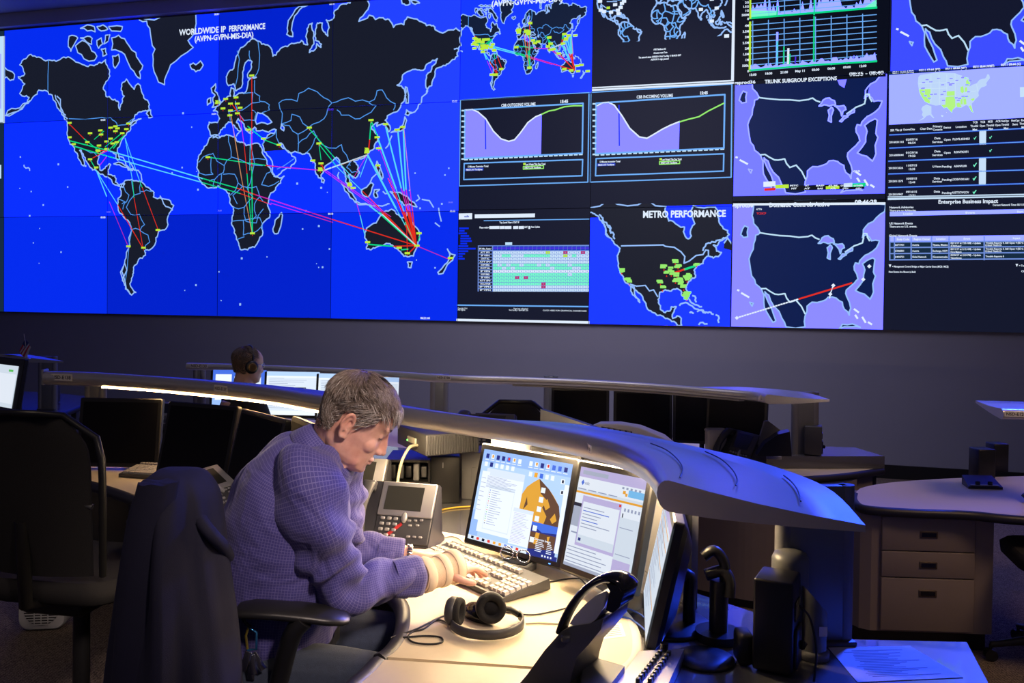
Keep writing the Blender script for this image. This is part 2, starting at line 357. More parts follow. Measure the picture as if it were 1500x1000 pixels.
WORLD['eurasia'] = Zc([(38,710),(35,750),(45,785),(65,795),(92,782),(105,755),(130,740),(150,708),(168,712),(200,748),(215,765),(222,752),(195,712),(205,690),(225,705),(245,745),(268,768),(285,752),(300,738),(310,760),(380,768),(425,755),(412,775),(375,785),(345,838),(350,850),(372,900),(402,985),(412,1022),(450,1005),(505,975),(535,915),(505,885),(462,860),(440,830),(455,832),(482,870),(550,885),(600,885),(620,905),(642,940),(650,980),(668,1030),(680,1035),(695,1000),(700,980),(742,940),(772,912),(790,930),(800,960),(815,985),(822,1020),(838,1080),(858,1095),(852,1060),(838,1015),(850,1010),(882,1032),(905,1002),(895,960),(868,928),(900,920),(950,895),(990,860),(1010,820),(1008,790),(990,765),(972,742),(1010,712),(1005,735),(1045,718),(1062,745),(1072,765),(1082,750),(1066,715),(1052,700),(1090,660),(1130,640),(1165,570),(1162,520),(1120,498),(1150,450),(1180,420),(1240,410),(1272,412),(1300,372),(1352,345),(1322,390),(1290,440),(1285,500),(1290,545),(1320,500),(1340,430),(1350,400),(1400,385),(1430,360),(1470,330),(1475,290),(1450,290),(1490,268),(1490,185),(1460,170),(1400,190),(1340,178),(1330,155),(1290,155),(1250,130),(1180,105),(1160,150),(1100,165),(1075,120),(1040,110),(960,95),(900,130),(945,70),(960,30),(955,-12),(860,-8),(850,25),(830,30),(790,40),(760,70),(750,118),(712,122),(725,150),(722,215),(698,190),(690,140),(662,140),(650,190),(652,240),(685,262),(682,280),(658,258),(640,300),(615,310),(642,260),(640,190),(632,140),(612,150),(600,200),(606,265),(570,240),(540,255),(490,275),(440,300),(422,325),(405,330),(400,295),(362,265),(325,245),(300,232),(260,250),(210,300),(185,370),(180,400),(145,430),(138,470),(150,500),(180,490),(190,530),(208,520),(232,450),(238,395),(265,352),(285,362),(268,420),(262,455),(310,452),(262,478),(240,545),(200,552),(178,562),(182,520),(165,510),(162,560),(130,580),(102,605),(62,645),(90,655),(98,690),(85,712)], 1184)
WORLD['novaya'] = Zc([(605,38),(560,42),(520,90),(488,170),(485,205),(520,218),(512,180),(530,100),(560,62)], 1184)
WORLD['severnaya'] = Zc([(1145,5),(1185,0),(1195,30),(1170,38),(1150,28)], 1184)
WORLD['newsib'] = Zc([(1200,10),(1230,12),(1250,25),(1225,32)], 1184)
WORLD['britain'] = Zc([(50,515),(75,490),(70,530),(92,560),(105,595),(92,615),(55,625),(65,600),(60,570),(72,555),(55,540)], 1184)
WORLD['ireland'] = Zc([(28,580),(48,570),(48,598),(28,612)], 1184)
WORLD['sakhalin'] = Zc([(1168,508),(1178,512),(1185,600),(1172,600),(1166,560)], 1184)
WORLD['hokkaido'] = Zc([(1175,640),(1205,655),(1185,672),(1168,665)], 1184)
WORLD['honshu'] = Zc([(1165,680),(1175,700),(1165,745),(1120,765),(1085,770),(1130,748),(1155,725)], 1184)
WORLD['srilanka'] = Zc([(690,1030),(702,1045),(698,1060),(686,1055)], 1184)
WORLD['sumatra'] = Zc([(800,1062),(830,1085),(862,1120),(885,1155),(880,1172),(850,1145),(820,1105)], 1184)
WORLD['java'] = Zc([(885,1165),(940,1178),(965,1188),(920,1185),(888,1178)], 1184)
WORLD['borneo'] = Zc([(915,1100),(945,1085),(970,1058),(985,1070),(972,1110),(955,1140),(925,1130)], 1184)
WORLD['sulawesi'] = Zc([(990,1100),(1020,1098),(1000,1115),(1010,1140),(995,1145),(985,1125)], 1184)
WORLD['philippines'] = Zc([(1005,935),(1015,960),(1030,990),(1040,1030),(1022,1035),(1008,990),(1000,960)], 1184)
WORLD['guinea'] = Zc([(1080,1110),(1110,1115),(1160,1130),(1195,1160),(1235,1198),(1190,1180),(1160,1188),(1130,1160),(1105,1140)], 1184)
WORLD['australia'] = Zc([(945,1320),(935,1345),(950,1400),(945,1440),(970,1445),(1000,1430),(1080,1410),(1105,1430),(1125,1440),(1145,1465),(1180,1485),(1215,1480),(1240,1420),(1250,1350),(1210,1290),(1185,1240),(1175,1225),(1165,1262),(1135,1250),(1110,1225),(1080,1215),(1040,1240),(1000,1290)], 1184)
WORLD['tasmania'] = Zc([(1180,1515),(1208,1515),(1200,1548),(1185,1545)], 1184)
WORLD['new_zealand'] = Zc([(1410,1440),(1430,1468),(1455,1475),(1440,1505),(1410,1530),(1385,1580),(1360,1585),(1355,1575),(1395,1530),(1420,1500),(1425,1475)], 1184)
WATER = [Zc([(318,655),(345,660),(400,710),(375,722),(340,712),(312,722),(305,705)], 1184), Zc([(455,720),(470,740),(468,760),(450,745)], 1184)]
BORDERS = [Zc(p, 1184) for p in [
 [(440,600),(480,580),(545,590),(555,545),(610,515),(660,535),(700,570),(745,600),(800,580),(840,570),(880,590),(960,595),(990,580),(1005,530),(1035,525),(1060,570),(1110,605),(1100,640)],
 [(745,600),(720,640),(700,690),(640,720),(610,745)], [(775,640),(800,670),(880,692),(930,675),(1000,615),(960,600)], [(440,600),(460,660),(455,720),(510,700),(515,665),(560,680),(610,740)],
 [(455,720),(500,730),(550,780),(610,745)], [(550,780),(550,885)], [(550,835),(600,800),(640,760)], [(640,760),(690,840),(770,860),(800,840),(830,900),(850,960)], [(600,885),(640,830),(660,790)],
 [(300,470),(300,540),(330,560),(330,590),(385,610),(385,640),(345,655)], [(240,545),(290,540),(285,600),(230,640),(200,650)], [(285,600),(330,595)], [(200,650),(240,700),(300,700),(310,660),(285,640)], [(190,590),(200,640),(150,650),(160,700)],
 [(425,760),(440,830)], [(345,838),(400,790),(425,760)], [(430,980),(500,940),(535,915)], [(860,930),(830,970),(860,1000),(900,1000)], [(270,300),(275,350)], [(320,250),(325,400),(300,450)], [(200,300),(205,400),(190,500)],
 [(150,790),(160,850),(165,910),(275,955),(345,960)], [(-20,940),(40,895),(60,890),(125,960),(165,915)], [(275,830),(275,1060),(255,1085)], [(275,925),(360,925)], [(50,910),(50,1000),(60,1010),(-25,1000)], [(125,960),(120,1000),(70,1040)], [(120,1010),(185,1010),(205,1060),(160,1130)], [(205,1060),(255,1085),(310,1080),(330,1140),(300,1180),(310,1250),(290,1270)], [(340,1070),(370,1005),(400,990)], [(340,1070),(380,1080),(440,1050)], [(330,1140),(380,1180)], [(175,1200),(240,1200),(250,1280),(310,1290),(350,1210)], [(170,1280),(235,1275),(235,1360),(290,1350),(340,1310)], [(235,1275),(290,1265),(330,1260),(345,1330)], [(200,1385),(240,1370)], [(100,1075),(110,1010)], [(60,1090),(70,1040),(40,1050)], [(230,1080),(175,1130),(200,1180)], [(255,1085),(290,1140),(240,1200)]]]
BORDERS += [Zc(p) for p in [[(297,352),(293,530)], [(415,690),(605,683),(655,685),(680,705),(693,730),(740,725),(765,705),(785,690)], [(445,848),(520,875),(560,885),(585,910)], [(730,1080),(760,1130),(745,1170),(720,1180)], [(775,1045),(790,1130),(825,1120),(830,1050)], [(790,1130),(745,1200),(770,1240),(820,1240),(850,1300),(825,1330),(770,1330)], [(765,1290),(775,1340),(755,1480),(740,1620)], [(820,1330),(870,1360),(880,1400),(855,1420),(855,1450)], [(695,1150),(740,1170),(725,1210)], [(830,1110),(860,1100),(890,1110)]]]
COASTBITS = [Zc([(45,672),(90,655),(150,620),(190,585)]), Zc([(335,555),(350,590),(380,650),(405,690)]), Zc([(345,560),(365,610),(395,670)]), Zc([(760,935),(790,985),(830,1010),(835,1045)]), Zc([(700,905),(740,940),(765,985)]), Zc([(155,965),(180,972),(188,988)]), Zc([(735,1520),(730,1600),(745,1670),(770,1700)]), Zc([(728,1540),(722,1610),(735,1650)]), Zc([(940,1135),(960,1180),(990,1200),(1010,1215)])]
COASTBITS += [Zc(p, 1184) for p in [[(1200,660),(1240,630),(1260,600),(1290,545)], [(1055,860),(1075,830),(1090,790)], [(1240,1130),(1250,1150),(1230,1165)], [(1265,1155),(1330,1200)], [(1360,1205),(1375,1280)], [(1340,1290),(1365,1310)], [(960,1190),(1010,1190),(1060,1185),(1075,1180)], [(1040,1110),(1070,1120)], [(785,1000),(785,1035)], [(965,1060),(1000,1010)], [(250,745),(265,770),(290,770)], [(60,800),(90,802),(110,790)], [(210,770),(195,790)], [(1000,960),(1010,1010)], [(1020,985),(1035,1040)]]]
def draw_world(tf, land_key, coast, coast2, wd, wd2, base, bits=True, fillit=True, lv=2):
    """tf maps photo pixels of the big map to wall metres"""
    for i, (k, p) in enumerate(WORLD.items()):
        big = len(p) > 20
        land(land_key, [tf(q) for q in p], coast, base, wd, 0.20 if big else 0.15, lv if big else 1, seed=i, fillit=fillit)
    for p in WATER: land(None, [tf(q) for q in p], coast, base+2, wd, 0.1, 1, fillit=False)
    for i, p in enumerate(BORDERS): stroke(coast2, rough([tf(q) for q in p], 0.14, 1, False, i), wd2, base+2)
    if bits:
        for i, p in enumerate(COASTBITS): stroke(coast, rough([tf(q) for q in p], 0.25, 1, False, i+50), wd, base+2)
tf0 = lambda q: wall_sz(*q)
draw_world(tf0, 'land', 'coast', 'coast2', 0.0145, 0.010, 1)
fill('blue4', rough([tf0(q) for q in WATER[0]], .1, 1), 2.5); fill('blue4', [tf0(q) for q in WATER[1]], 2.5)
rnd = random.Random(3)
for i in range(46):          # small islands
    x, y = rnd.choice([(rnd.uniform(20, 130), rnd.uniform(230, 420)), (rnd.uniform(250, 400), rnd.uniform(370, 450)), (rnd.uniform(600, 665), rnd.uniform(240, 440)), (rnd.uniform(255, 300), rnd.uniform(120, 280)), (rnd.uniform(420, 500), rnd.uniform(260, 400))])
    s, z = wall_sz(x, y); d = rnd.uniform(.005, .012); fill('coast', [(s-d, z-d), (s+d, z-d), (s+d, z+d), (s-d, z+d)], 4)
def ln(key, a, b, wpx, layer=5):     # a line between two photo pixels, width in pixels
    stroke(key, [wall_sz(*a), wall_sz(*b)], wpx*0.0084, layer)
def node(px, py, n=1, w=7.5):
    s, z = wall_sz(px, py); hw, hh = w*0.0042, 0.0115
    for k in range(n): fill('lime', [(s-hw+k*.01, z-hh+k*.02), (s+hw, z-hh+k*.02), (s+hw-k*.01, z+hh+k*.02), (s-hw, z+hh+k*.02)], 7)
    fill('red', [(s-.006, z-.03), (s+.006, z-.03), (s, z-hh)], 6)
S_ = (612, 360)
LNS = [('green',(106,207),(165,222),1.6),('cyan',(165,222),(300,262),1.6),('green',(300,262),(350,276),1.4),('red',(350,276),(378,286),1.4),('magenta',(378,286),(490,322),1.4),('red',(490,322),S_,1.4),
 ('green',(112,215),(170,232),1.6),('cyan',(170,232),(300,268),1.4),('green',(300,268),(355,284),1.2),('red',(355,284),(400,300),1.0),('magenta',(400,298),(490,326),1),
 ('red',(105,182),(127,204),1.2),('green',(127,204),(148,221),1.3),('green',(142,205),(156,193),1),('red',(148,221),(162,222),1.3),('red',(140,232),(160,222),1.3),('magenta',(150,243),(160,230),1.2),
 ('green',(186,199),(162,222),1.5),('green',(184,201),(170,218),1.5),('green',(182,196),(158,216),1.2),('cyan',(187,203),(198,266),1),('green',(198,266),(200,290),1),('red',(200,290),(213,362),1),('cyan',(187,203),(208,265),1),('green',(208,265),(212,275),1),('red',(212,275),(235,336),1),
 ('green',(137,236),(145,250),1.4),('cyan',(145,250),(160,288),1.6),('magenta',(164,296),(191,360),.8),('cyan',(142,246),(176,300),1.2),('red',(176,300),(212,362),1.2),
 ('red',(372,115),(372,250),1.2),('green',(372,245),(373,342),1.6),('orange',(342,172),(357,262),1.2),('orange',(357,262),(372,340),1),('magenta',(354,165),(361,215),1),('red',(361,215),(365,255),1),('green',(365,255),(372,340),1.2),('cyan',(370,190),(369,250),.8),
 ('green',(308,231),(392,243),1.3),('red',(392,243),(410,245),1.3),('magenta',(410,245),(470,250),1.2),
 ('red',(342,152),(360,178),1.3),('green',(366,186),(388,204),1.5),('green',(388,205),(412,214),1.2),
 ('green',(456,190),(492,231),1.3),('cyan',(492,231),(520,262),1.1),('green',(470,212),(473,235),1),('green',(470,212),(496,245),1.2),('red',(473,240),(478,250),1.4),('pale',(478,250),(540,228),1.8),('orange',(500,243),(540,228),1),
 ('magenta',(476,250),(560,310),1),('magenta',(480,250),(575,318),1),('cyan',(496,245),(533,280),1),('red',(533,280),(545,292),1),
 ('green',(546,180),(544,205),1.6),('red',(544,205),(542,225),1.6),('green',(547,180),(556,202),1.5),('cyan',(556,204),(582,276),2.2),('cyan',(541,228),(582,305),2.4),('cyan',(541,230),(530,260),1),
 ('cyan',(567,185),(590,276),2),('cyan',(585,192),(594,280),2),('cyan',(593,190),(597,278),2),('orange',(594,190),(603,280),1),('magenta',(557,215),(588,300),.9),('magenta',(540,228),(520,262),.8)]
for (k, a, b, w_) in LNS: ln(k, a, b, w_)
for a, k, m in [((582,305),'cyan',.45),((590,276),'magenta',.3),((582,276),'cyan',.4),((594,280),'magenta',.35),((597,278),'magenta',.3),((603,280),'magenta',.3),((560,310),'cyan',.0),((545,292),'red',.0),((588,300),'red',0),((571,262),'red',0)]:
    mid = (a[0]+(S_[0]-a[0])*m, a[1]+(S_[1]-a[1])*m)
    if m: ln(k, a, mid, 1.2)
    ln('red', mid, S_, 1.6)
ln('green', (558,312), S_, 3.0, 4.9); ln('pale', (562,314), S_, 1.2, 5.2); ln('cyan', (544,302), (562,316), 2, 5.1); ln('green', (596,326), S_, 1.4)
ln('cyan',(530,316),(537,345),1.2); ln('magenta',(525,298),(530,316),1); ln('green',(541,358),(578,361),1.8); ln('red',(578,361),S_,1.4); ln('green',(590,366),(600,365),1.6); ln('red',(600,372),S_,1.6); ln('green',(617,345),(615,354),1.4); ln('magenta',S_,(660,380),1); ln('red',(597,305),(599,370),1)
for x, y, *n in [(106,181),(106,202),(112,212),(136,196),(151,192),(152,198),(132,209),(149,214),(147,221),(148,222),(160,219),(166,188),(173,186),(176,189),(173,193),(192,182),(189,190),(183,196),(166,204),(160,208),(175,209),(169,211),(136,234),(145,246),(192,361),(214,363),(235,337),(372,112),(322,152,2),(330,160),(334,146),(349,144),(341,153),(351,153),(355,159),(341,163),(351,167),(340,170),(367,191),(389,204),(412,213),(308,231),(373,342),(456,188),(470,211),(473,240),(461,236),(472,250,2),(546,177),(555,202),(557,218),(567,183),(540,224,3),(584,191),(592,187),(556,243),(515,272,2),(520,276),(541,355),(587,363),(599,371),(613,360),(616,342),(662,378)]:
    node(x, y, *(n or [1]))
text('white', 'WORLDWIDE IP', 300, 51, 8.5, 9, width=68); text('white', 'PERFORMANCE', 365, 46, 8.2, 9, width=53)
text('white', '(AVPN-GVPN-MIS-DIA)', 331, 59.5, 7.8, 9, width=86)
text('violet', '00:40', 487, 163, 3, 9, bold=.03)
for x, y in ((155,178),(317,169),(321,24),(489,9),(668,151),(155,320),(487,315),(665,311)): text('white', '00:00', x, y, 2.6, 9, bold=.03)
for x, y in ((163,312),(325,310),(662,298)): text('lav', '00:00', x, y, 2.2, 8, bold=.0)
text('white', '06:21:44', 625, 467, 3, 9, bold=.03)
# ------------------------------------------------------------------ the smaller pictures to the right of the world map
COLS = [-11.9, -10.36, -8.81, -7.28, -5.82, -4.31, -2.87, -1.44, -0.02, 1.42, 2.86]
def clip_to(s0, z0, s1, z1): LAY.clip = (s0, z0, s1, z1)
def Z(ox, oy, k, pts): return [(ox+x*k, oy+y*k) for x, y in pts]
# far left strip: a browser page and a second map
rect('cell', -60, 60, 11, 181, 1); rect('pale', -60, 60, 8, 175, 2); rect('lav3', -60, 85, 6, 160, 3); rect('teal', -60, 183, 8, 456, 1)
fill('green', W2([(-5, 110), (2, 103), (3, 106), (-5, 114)]), 4); rect('pale', -20, 243, 6, 262, 3)
for y in (285, 291, 318, 355, 382): ln('green', (-20, y+3), (3, y), 1.6, 4); ln('pale', (-4, y+12), (3, y+10), 1.4, 4)
# small copy of the world map
clip_to(-4.31, 3.69, -2.87, 5.0)
def affine(c1, c2, d1, d2, sz=None):
    a, b, c, d = wall_sz(*c1), wall_sz(*c2), wall_sz(*d1), wall_sz(*d2)
    kx = (d[0]-c[0])/(b[0]-a[0]); kz = sz*kx if sz else (d[1]-c[1])/(b[1]-a[1])
    return lambda q: (c[0]+(wall_sz(*q)[0]-a[0])*kx, c[1]+(wall_sz(*q)[1]-a[1])*kz)
A1 = affine((193, 430), (612, 360), (724, 133), (843, 104), 1.17)
fill('blue1', [(-4.31, 3.69), (-2.87, 3.69), (-2.87, 5), (-4.31, 5)], 1)
draw_world(A1, 'dark2', 'coast', 'coast2', 0.010, 0.007, 2, lv=1)
for (k, a, b, w_) in LNS: stroke(k, [A1(a), A1(b)], w_*0.0075, 6)
for a in ((582,276),(590,276),(594,280),(598,278),(545,292),(560,310),(378,286)): stroke('red', [A1(a), A1(S_)], .009, 6)
def node2(px, py, w=6.5):
    s, z = wall_sz(px, py); hw = w*.0037; fill('lime', [(s-hw, z-.012), (s+hw, z-.012), (s+hw, z+.014), (s-hw, z+.014)], 8)
rn = random.Random(11)
for i in range(22): node2(rn.uniform(694, 726), rn.uniform(59, 76) + 0)
for i in range(12): node2(rn.uniform(760, 776), rn.uniform(45, 53))
for x, y in ((697,58),(778,36),(782,61),(785,65),(790,63),(758,71),(806,57),(808,66),(804,70),(812,74),(808,75),(828,52),(831,58),(834,54),(844,54),(826,66),(830,60),(820,80),(777,101),(736,103),(722,111),(728,111),(828,103),(838,105),(848,106),(847,98),(853,97),(862,106),(709,78)): node2(x, y)
text('white', '(AVPN-GVPN-MIS-DIA)', 773, 8, 8.5, 10, width=104); text('white', 'WORLDWIDE IP PERFORMANCE', 773, -6, 8.5, 10, width=150)
# dark outline map
clip_to(-2.86, 3.75, -1.43, 5.0)
fill('dark', [(-2.87, 3.72), (-1.43, 3.72), (-1.43, 5), (-2.87, 5)], 1)
A2 = affine((258, 301.5), (472, 262), (940.7, 48.4), (1025.7, 30), 1.15)
LAY.clip = (-2.86, wall_sz(940, 62)[1], -1.47, 5.0)
draw_world(A2, None, 'coast', 'frame', 0.015, 0.012, 2, lv=1, fillit=False)
rn = random.Random(5)
for i in range(14):
    x, y = rn.uniform(880, 905), rn.uniform(0, 24); ln('coast', (x, y), (x+rn.choice((0, 7)), y+rn.choice((0, 5))), 1.2, 4)
for x, y in ((880,4),(881,17),(886,19),(896,20),(902,9),(906,17),(910,13),(915,4),(907,22),(1027,16),(1050,14),(1043,33),(1043,1),(912,7)):
    rect('white', x-3, y-2, x+3, y+2, 6)
rect('lime', 889.5, 12, 894.5, 15, 7)
clip_to(-2.86, 3.75, -1.43, 5.0)
rect('white', 1061, 52.5, 1068, 57, 6)
for t_, x, y, w_ in (('AT&T Backbone OC', 967, 75, 18), ('All access routes Trans', 968, 80, 20), ('The network status 10/08/2014 Wed Tue May 11 08:44:35 GMT', 967, 85.5, 62), ('AS7018 3 rdgs passed', 967, 89.5, 26)):
    text('white', t_, x, y, 2.4, 6, width=w_, bold=.045)
clip_to(-2.87, 3.6, -1.40, 5.1)
stroke('white', [wall_sz(868, 132), wall_sz(1073, 121.5)], .04, 7); stroke('white', [(-1.455, 3.73), (-1.455, 5.1)], .03, 7)
LAY.clip = None
# two volume charts
def chart(x0, x1, yo, title, curve, green, xe, yb, tick):
    """corner pixels; curve = top of the filled area"""
    sL, sR = wall_sz(x0, 160)[0], wall_sz(x1, 160)[0]
fillb = lambda key, s0, z0, s1, z1, L: fill(key, [(s0, z0), (s1, z0), (s1, z1), (s0, z1)], L)
fillb('dark', -4.31, 2.54, -2.87, 3.69, 1); fillb('dark', -2.87, 2.54, -1.44, 3.74, 1)
def Q5(pts): return W2(Z(660, 0, .28, pts))
for (title, tx, hr, hx, out, inner, cv, gl, xb, leg) in (
  ('CBB OUTGOING VOLUME', 360, '15:45', 598, [(58,527),(728,490),(722,955),(52,975)], [(82,580),(697,545),(693,805),(80,832)],
   [(82,580),(120,577),(150,590),(190,625),(230,690),(270,730),(310,743),(340,735),(370,700),(410,645),(450,615),(482,602),(478,815),(80,832)],
   [(482,602),(520,585),(550,580),(600,563),(650,558),(693,558)], 80, [(78,858),(695,838),(692,922),(76,942)]),
  ('CBB INCOMING VOLUME', 1070, '15:45', 1325, [(740,488),(1472,445),(1468,930),(735,955)], [(765,545),(1435,500),(1430,778),(762,808)],
   [(765,560),(800,542),(830,540),(860,555),(900,610),(940,675),(990,720),(1030,727),(1060,710),(1110,680),(1150,660),(1200,640),(1196,790),(762,808)],
   [(1200,642),(1240,630),(1300,615),(1350,585),(1430,545)], 762, [(765,833),(1430,808),(1428,898),(762,922)])):
    stroke('frame', Q5(out), .012, 2, True); stroke('frame', Q5(inner), .016, 5, True); fill('lav', Q5(cv), 3)
    stroke('white', Q5(cv[:-2]), .014, 5); stroke('pgreen', Q5(gl), .014, 6); stroke('frame', Q5(leg), .014, 4, True)
    p = Z(660, 0, .28, [(tx, 562 if tx < 500 else 518)])[0]; text('white', title, p[0], p[1]-.5, 4.4, 7, width=50 if tx < 500 else 53)
    p = Z(660, 0, .28, [(hx, 543 if tx < 500 else 499)])[0]; text('white', hr, p[0], p[1], 4.4, 7, width=12, bold=.045)
    vx = cv[3 if tx < 500 else 4][0]-(2 if tx < 500 else 16); a_ = Q5([(vx, cv[3][1]), (vx+2, 782 if tx < 500 else 765)]); stroke('blue0', a_, .012, 4)
    (ax, ay), (bx, by) = inner[3], inner[2]
    for k in range(24):
        t = k/23; x, y = ax+8+(bx-ax-16)*t, ay+(by-ay)*t+7; q = Q5([(x-8, y), (x+8, y-.6)]); stroke('pale', q, .013, 5)
    for k in range(10):
        t = k/9; x, y = inner[0][0]-9, inner[0][1]+(ay-inner[0][1])*t+3; q = Q5([(x-7, y), (x+7, y)]); stroke('pale', q, .016, 5)
    lx, ly = leg[0]
    r0 = 0 if tx < 500 else 1
    fill('lime', Q5([(lx+308+r0*22, ly-2), (lx+320+r0*22, ly-3), (lx+320+r0*22, ly+8), (lx+308+r0*22, ly+9)]), 6)
    nm = 'Outgoing' if tx < 500 else 'Incoming'
    p = Z(660, 0, .28, [(lx+72, ly+20)])[0]; text('white', '5 Minute '+nm+' Total', p[0], p[1], 2.6, 6, width=30, bold=.035)
    fill('deep', Q5([(lx+5, ly+26), (lx+100, ly+22), (lx+100, ly+36), (lx+5, ly+40)]), 5)
    p = Z(660, 0, .28, [(lx+52, ly+36)])[0]; text('white', '486531.010 TeraBytes', p[0], p[1], 2.4, 6, width=24, bold=.035)
    gx = lx+305+r0*22
    p = Z(660, 0, .28, [(gx+66, ly+9)])[0]; text('white', 'Last Week This Day Total', p[0], p[1], 2.8, 6, width=29, bold=.035)
    frame_ = Q5([(gx+3, ly+16), (gx+108, ly+11), (gx+108, ly+26), (gx+3, ly+30)]); stroke('pgreen', frame_, .010, 5, True)
    p = Z(660, 0, .28, [(gx+52, ly+26)])[0]; text('white', '698371.270 TeraBytes', p[0], p[1], 2.6, 6, width=24, bold=.035)
# web page with a table
def Q9(pts): return W2(Z(670, 295, .185, pts))
fillb('dark', -4.31, 1.295, -2.87, 2.54, 1); fillb('dark', -2.87, 2.40, -1.44, 2.54, 1)
fill('white', Q9([(22,98),(127,96),(126,143),(22,145)]), 3); fill('white', Q9([(147,105),(622,98),(621,128),(147,135)]), 3)
p = Z(670, 295, .185, [(84, 128)])[0]; text('deep', 'at&t', p[0], p[1], 3, 5, width=7)
stroke('frame', Q9([(220,155),(1048,142)]), .009, 3)
for t_, x, y, w_ in (('Top Level View AT&T IP', 420, 175, 29), ('Please waiting', 222, 215, 14), ('Auto Update', 625, 210, 13), ('GMT', 551, 212, 5)):
    p = Z(670, 295, .185, [(x, y)])[0]; text('white', t_, p[0], p[1], 2.6, 4, width=w_, bold=.035)
for x0, x1 in ((262, 342), (345, 382), (384, 436), (450, 490), (494, 535), (570, 585)): fill('white', Q9([(x0,198),(x1,197),(x1,219),(x0,220)]), 4)
for i, (x, w_) in enumerate(((28,68),(28,35),(22,60),(40,58),(38,75),(38,82),(38,45),(22,70),(22,128),(22,70),(22,45),(22,25),(22,42))):
    stroke('blue0', Q9([(x, 215+i*20), (x+w_, 215+i*20)]), .018, 4)
fill('pale', Q9([(388,325),(442,324),(442,346),(388,347)]), 4); fill('grid', Q9([(172,350),(1048,345),(1048,716),(170,712)]), 2)
rowcols = 'wxwwgGWggggww'; rn = random.Random(8)
for r_ in range(14):
    y0, y1 = (354, 388) if r_ == 0 else (369+r_*24.7, 369+r_*24.7+23)
    fill('dark', Q9([(178,y0+3),(284,y0+2),(284,y1-2),(178,y1-1)]), 4)
    p = Z(670, 295, .185, [(230, y1-6)])[0]; text('white', 'IP5 Min, Rating' if r_ == 0 else rn.choice(['US ATT ALL', 'ATT IPV', 'US LATAM', 'IP VPN', 'US IPV EMEA']), p[0], p[1], 2.3, 6, width=18 if r_ == 0 else rn.uniform(12, 17), bold=.035)
    for c_ in range(22):
        x0 = 292+c_*34.6; x1 = min(x0+32.6, 1048)
        if r_ == 0: key = 'deep'
        else:
            t = rowcols[r_-1]; key = {'w': 'cell', 'W': 'white', 'g': 'mint', 'G': 'mint', 'x': 'cell'}[t]
            if t == 'x' and c_ in (2,3,7,8,9,10,11,12,18): key = 'mint'
            if t == 'g' and r_ == 5 and c_ in (1,3,6,10,12,17): key = 'cell'
            if t == 'G' and c_ in (2,4,13,18,19): key = 'cell'
            if (r_, c_) in ((1,16),(1,20),(9,5),(9,7),(11,11),(12,11)): key = 'crimson'
            if (r_, c_) in ((1,12),(2,16)): key = 'lime'
            if (r_, c_) in ((8,17),(13,17)): key = 'cell'
        if x0 > 1045: continue
        fill(key, Q9([(x0,y0+2),(x1,y0+1),(x1,y1-1),(x0,y1)]), 4)
        if r_: xm, ym = (x0+x1)/2, (y0+y1)/2; fill('grid', Q9([(xm-3,ym-4),(xm+3,ym-4),(xm+3,ym+4),(xm-3,ym+4)]), 5)
        else: stroke('violet', Q9([(x0+3, (y0+y1)/2), (x1-3, (y0+y1)/2)]), .012, 5)
stroke('frame', Q9([(10,820),(1040,832)]), .014, 4); stroke('white', Q9([(8,937),(1045,957)]), .028, 4)
for t_, x, y, w_ in (('Copyright 2016', 50, 850, 14), ('All rights', 42, 862, 11), ('Page last refreshed', 510, 853, 21), ('Wed Tue May 11 08:44 GMT 2016', 492, 865, 28), ('CLICK HERE FOR GRAPHICAL DASHBOARD', 855, 869, 64)):
    p = Z(670, 295, .185, [(x, y)])[0]; text('white', t_, p[0], p[1], 2, 4, width=w_, bold=.01)
# METRO PERFORMANCE
def QM(pts): return W2(Z(860, 290, .2, pts))
clip_to(-2.87, 1.295, -1.44, 2.54)
fillb('blue1', -2.87, 1.295, -1.44, 2.40, 1)
mz = wall_sz(1070, 301)[1]; mz2 = wall_sz(880, 306)[1]
NA = [(25,110),(60,118),(85,135),(110,170),(140,230),(185,300),(200,330),(245,370),(235,400),(228,450),(235,510),(255,560),(275,600),(310,630),(325,665),(350,715),(390,765),(385,745),(350,690),(332,640),(345,640),(375,690),(430,765),(440,800),(480,835),(560,865),(600,885),(650,910),(665,935),(695,930),(692,880),(660,862),(630,880),(640,830),(655,795),(620,795),(610,825),(575,838),(540,815),(525,765),(532,720),(535,690),(575,672),(620,680),(660,662),(690,680),(705,720),(730,745),(745,720),(735,680),(728,645),(760,605),(795,580),(785,530),(800,500),(850,480),(860,450),(890,425),(905,430),(925,440),(985,400),(950,390),(925,345),(955,350),(1005,300),(1040,270),(1030,240),(980,200),(960,140),(960,100),(940,70),(780,60),(790,190),(770,215),(765,280),(745,300),(720,280),(715,215),(680,210),(640,180),(600,170),(595,150),(575,110),(580,66),(300,60),(25,75)]
fill('blue1', QM([(575,62),(1062,50),(1062,330),(575,200)]), 1.5)
land('land', QM(NA), 'coast', 2, .014, .18, 2, 77)
fill('land', QM([(1005,330),(1030,295),(1060,330),(1058,385),(1000,370)]), 3); stroke('coast', QM([(1005,330),(1030,295),(1058,335)]), .014, 4)
stroke('coast', QM([(255,352),(560,345),(575,355),(640,362),(690,395),(718,430),(712,478),(750,462),(800,422),(850,415),(870,382),(890,385),(890,425)]), .014, 4)
stroke('coast', QM([(320,630),(365,645),(430,640),(460,680),(490,672),(520,722)]), .013, 4)
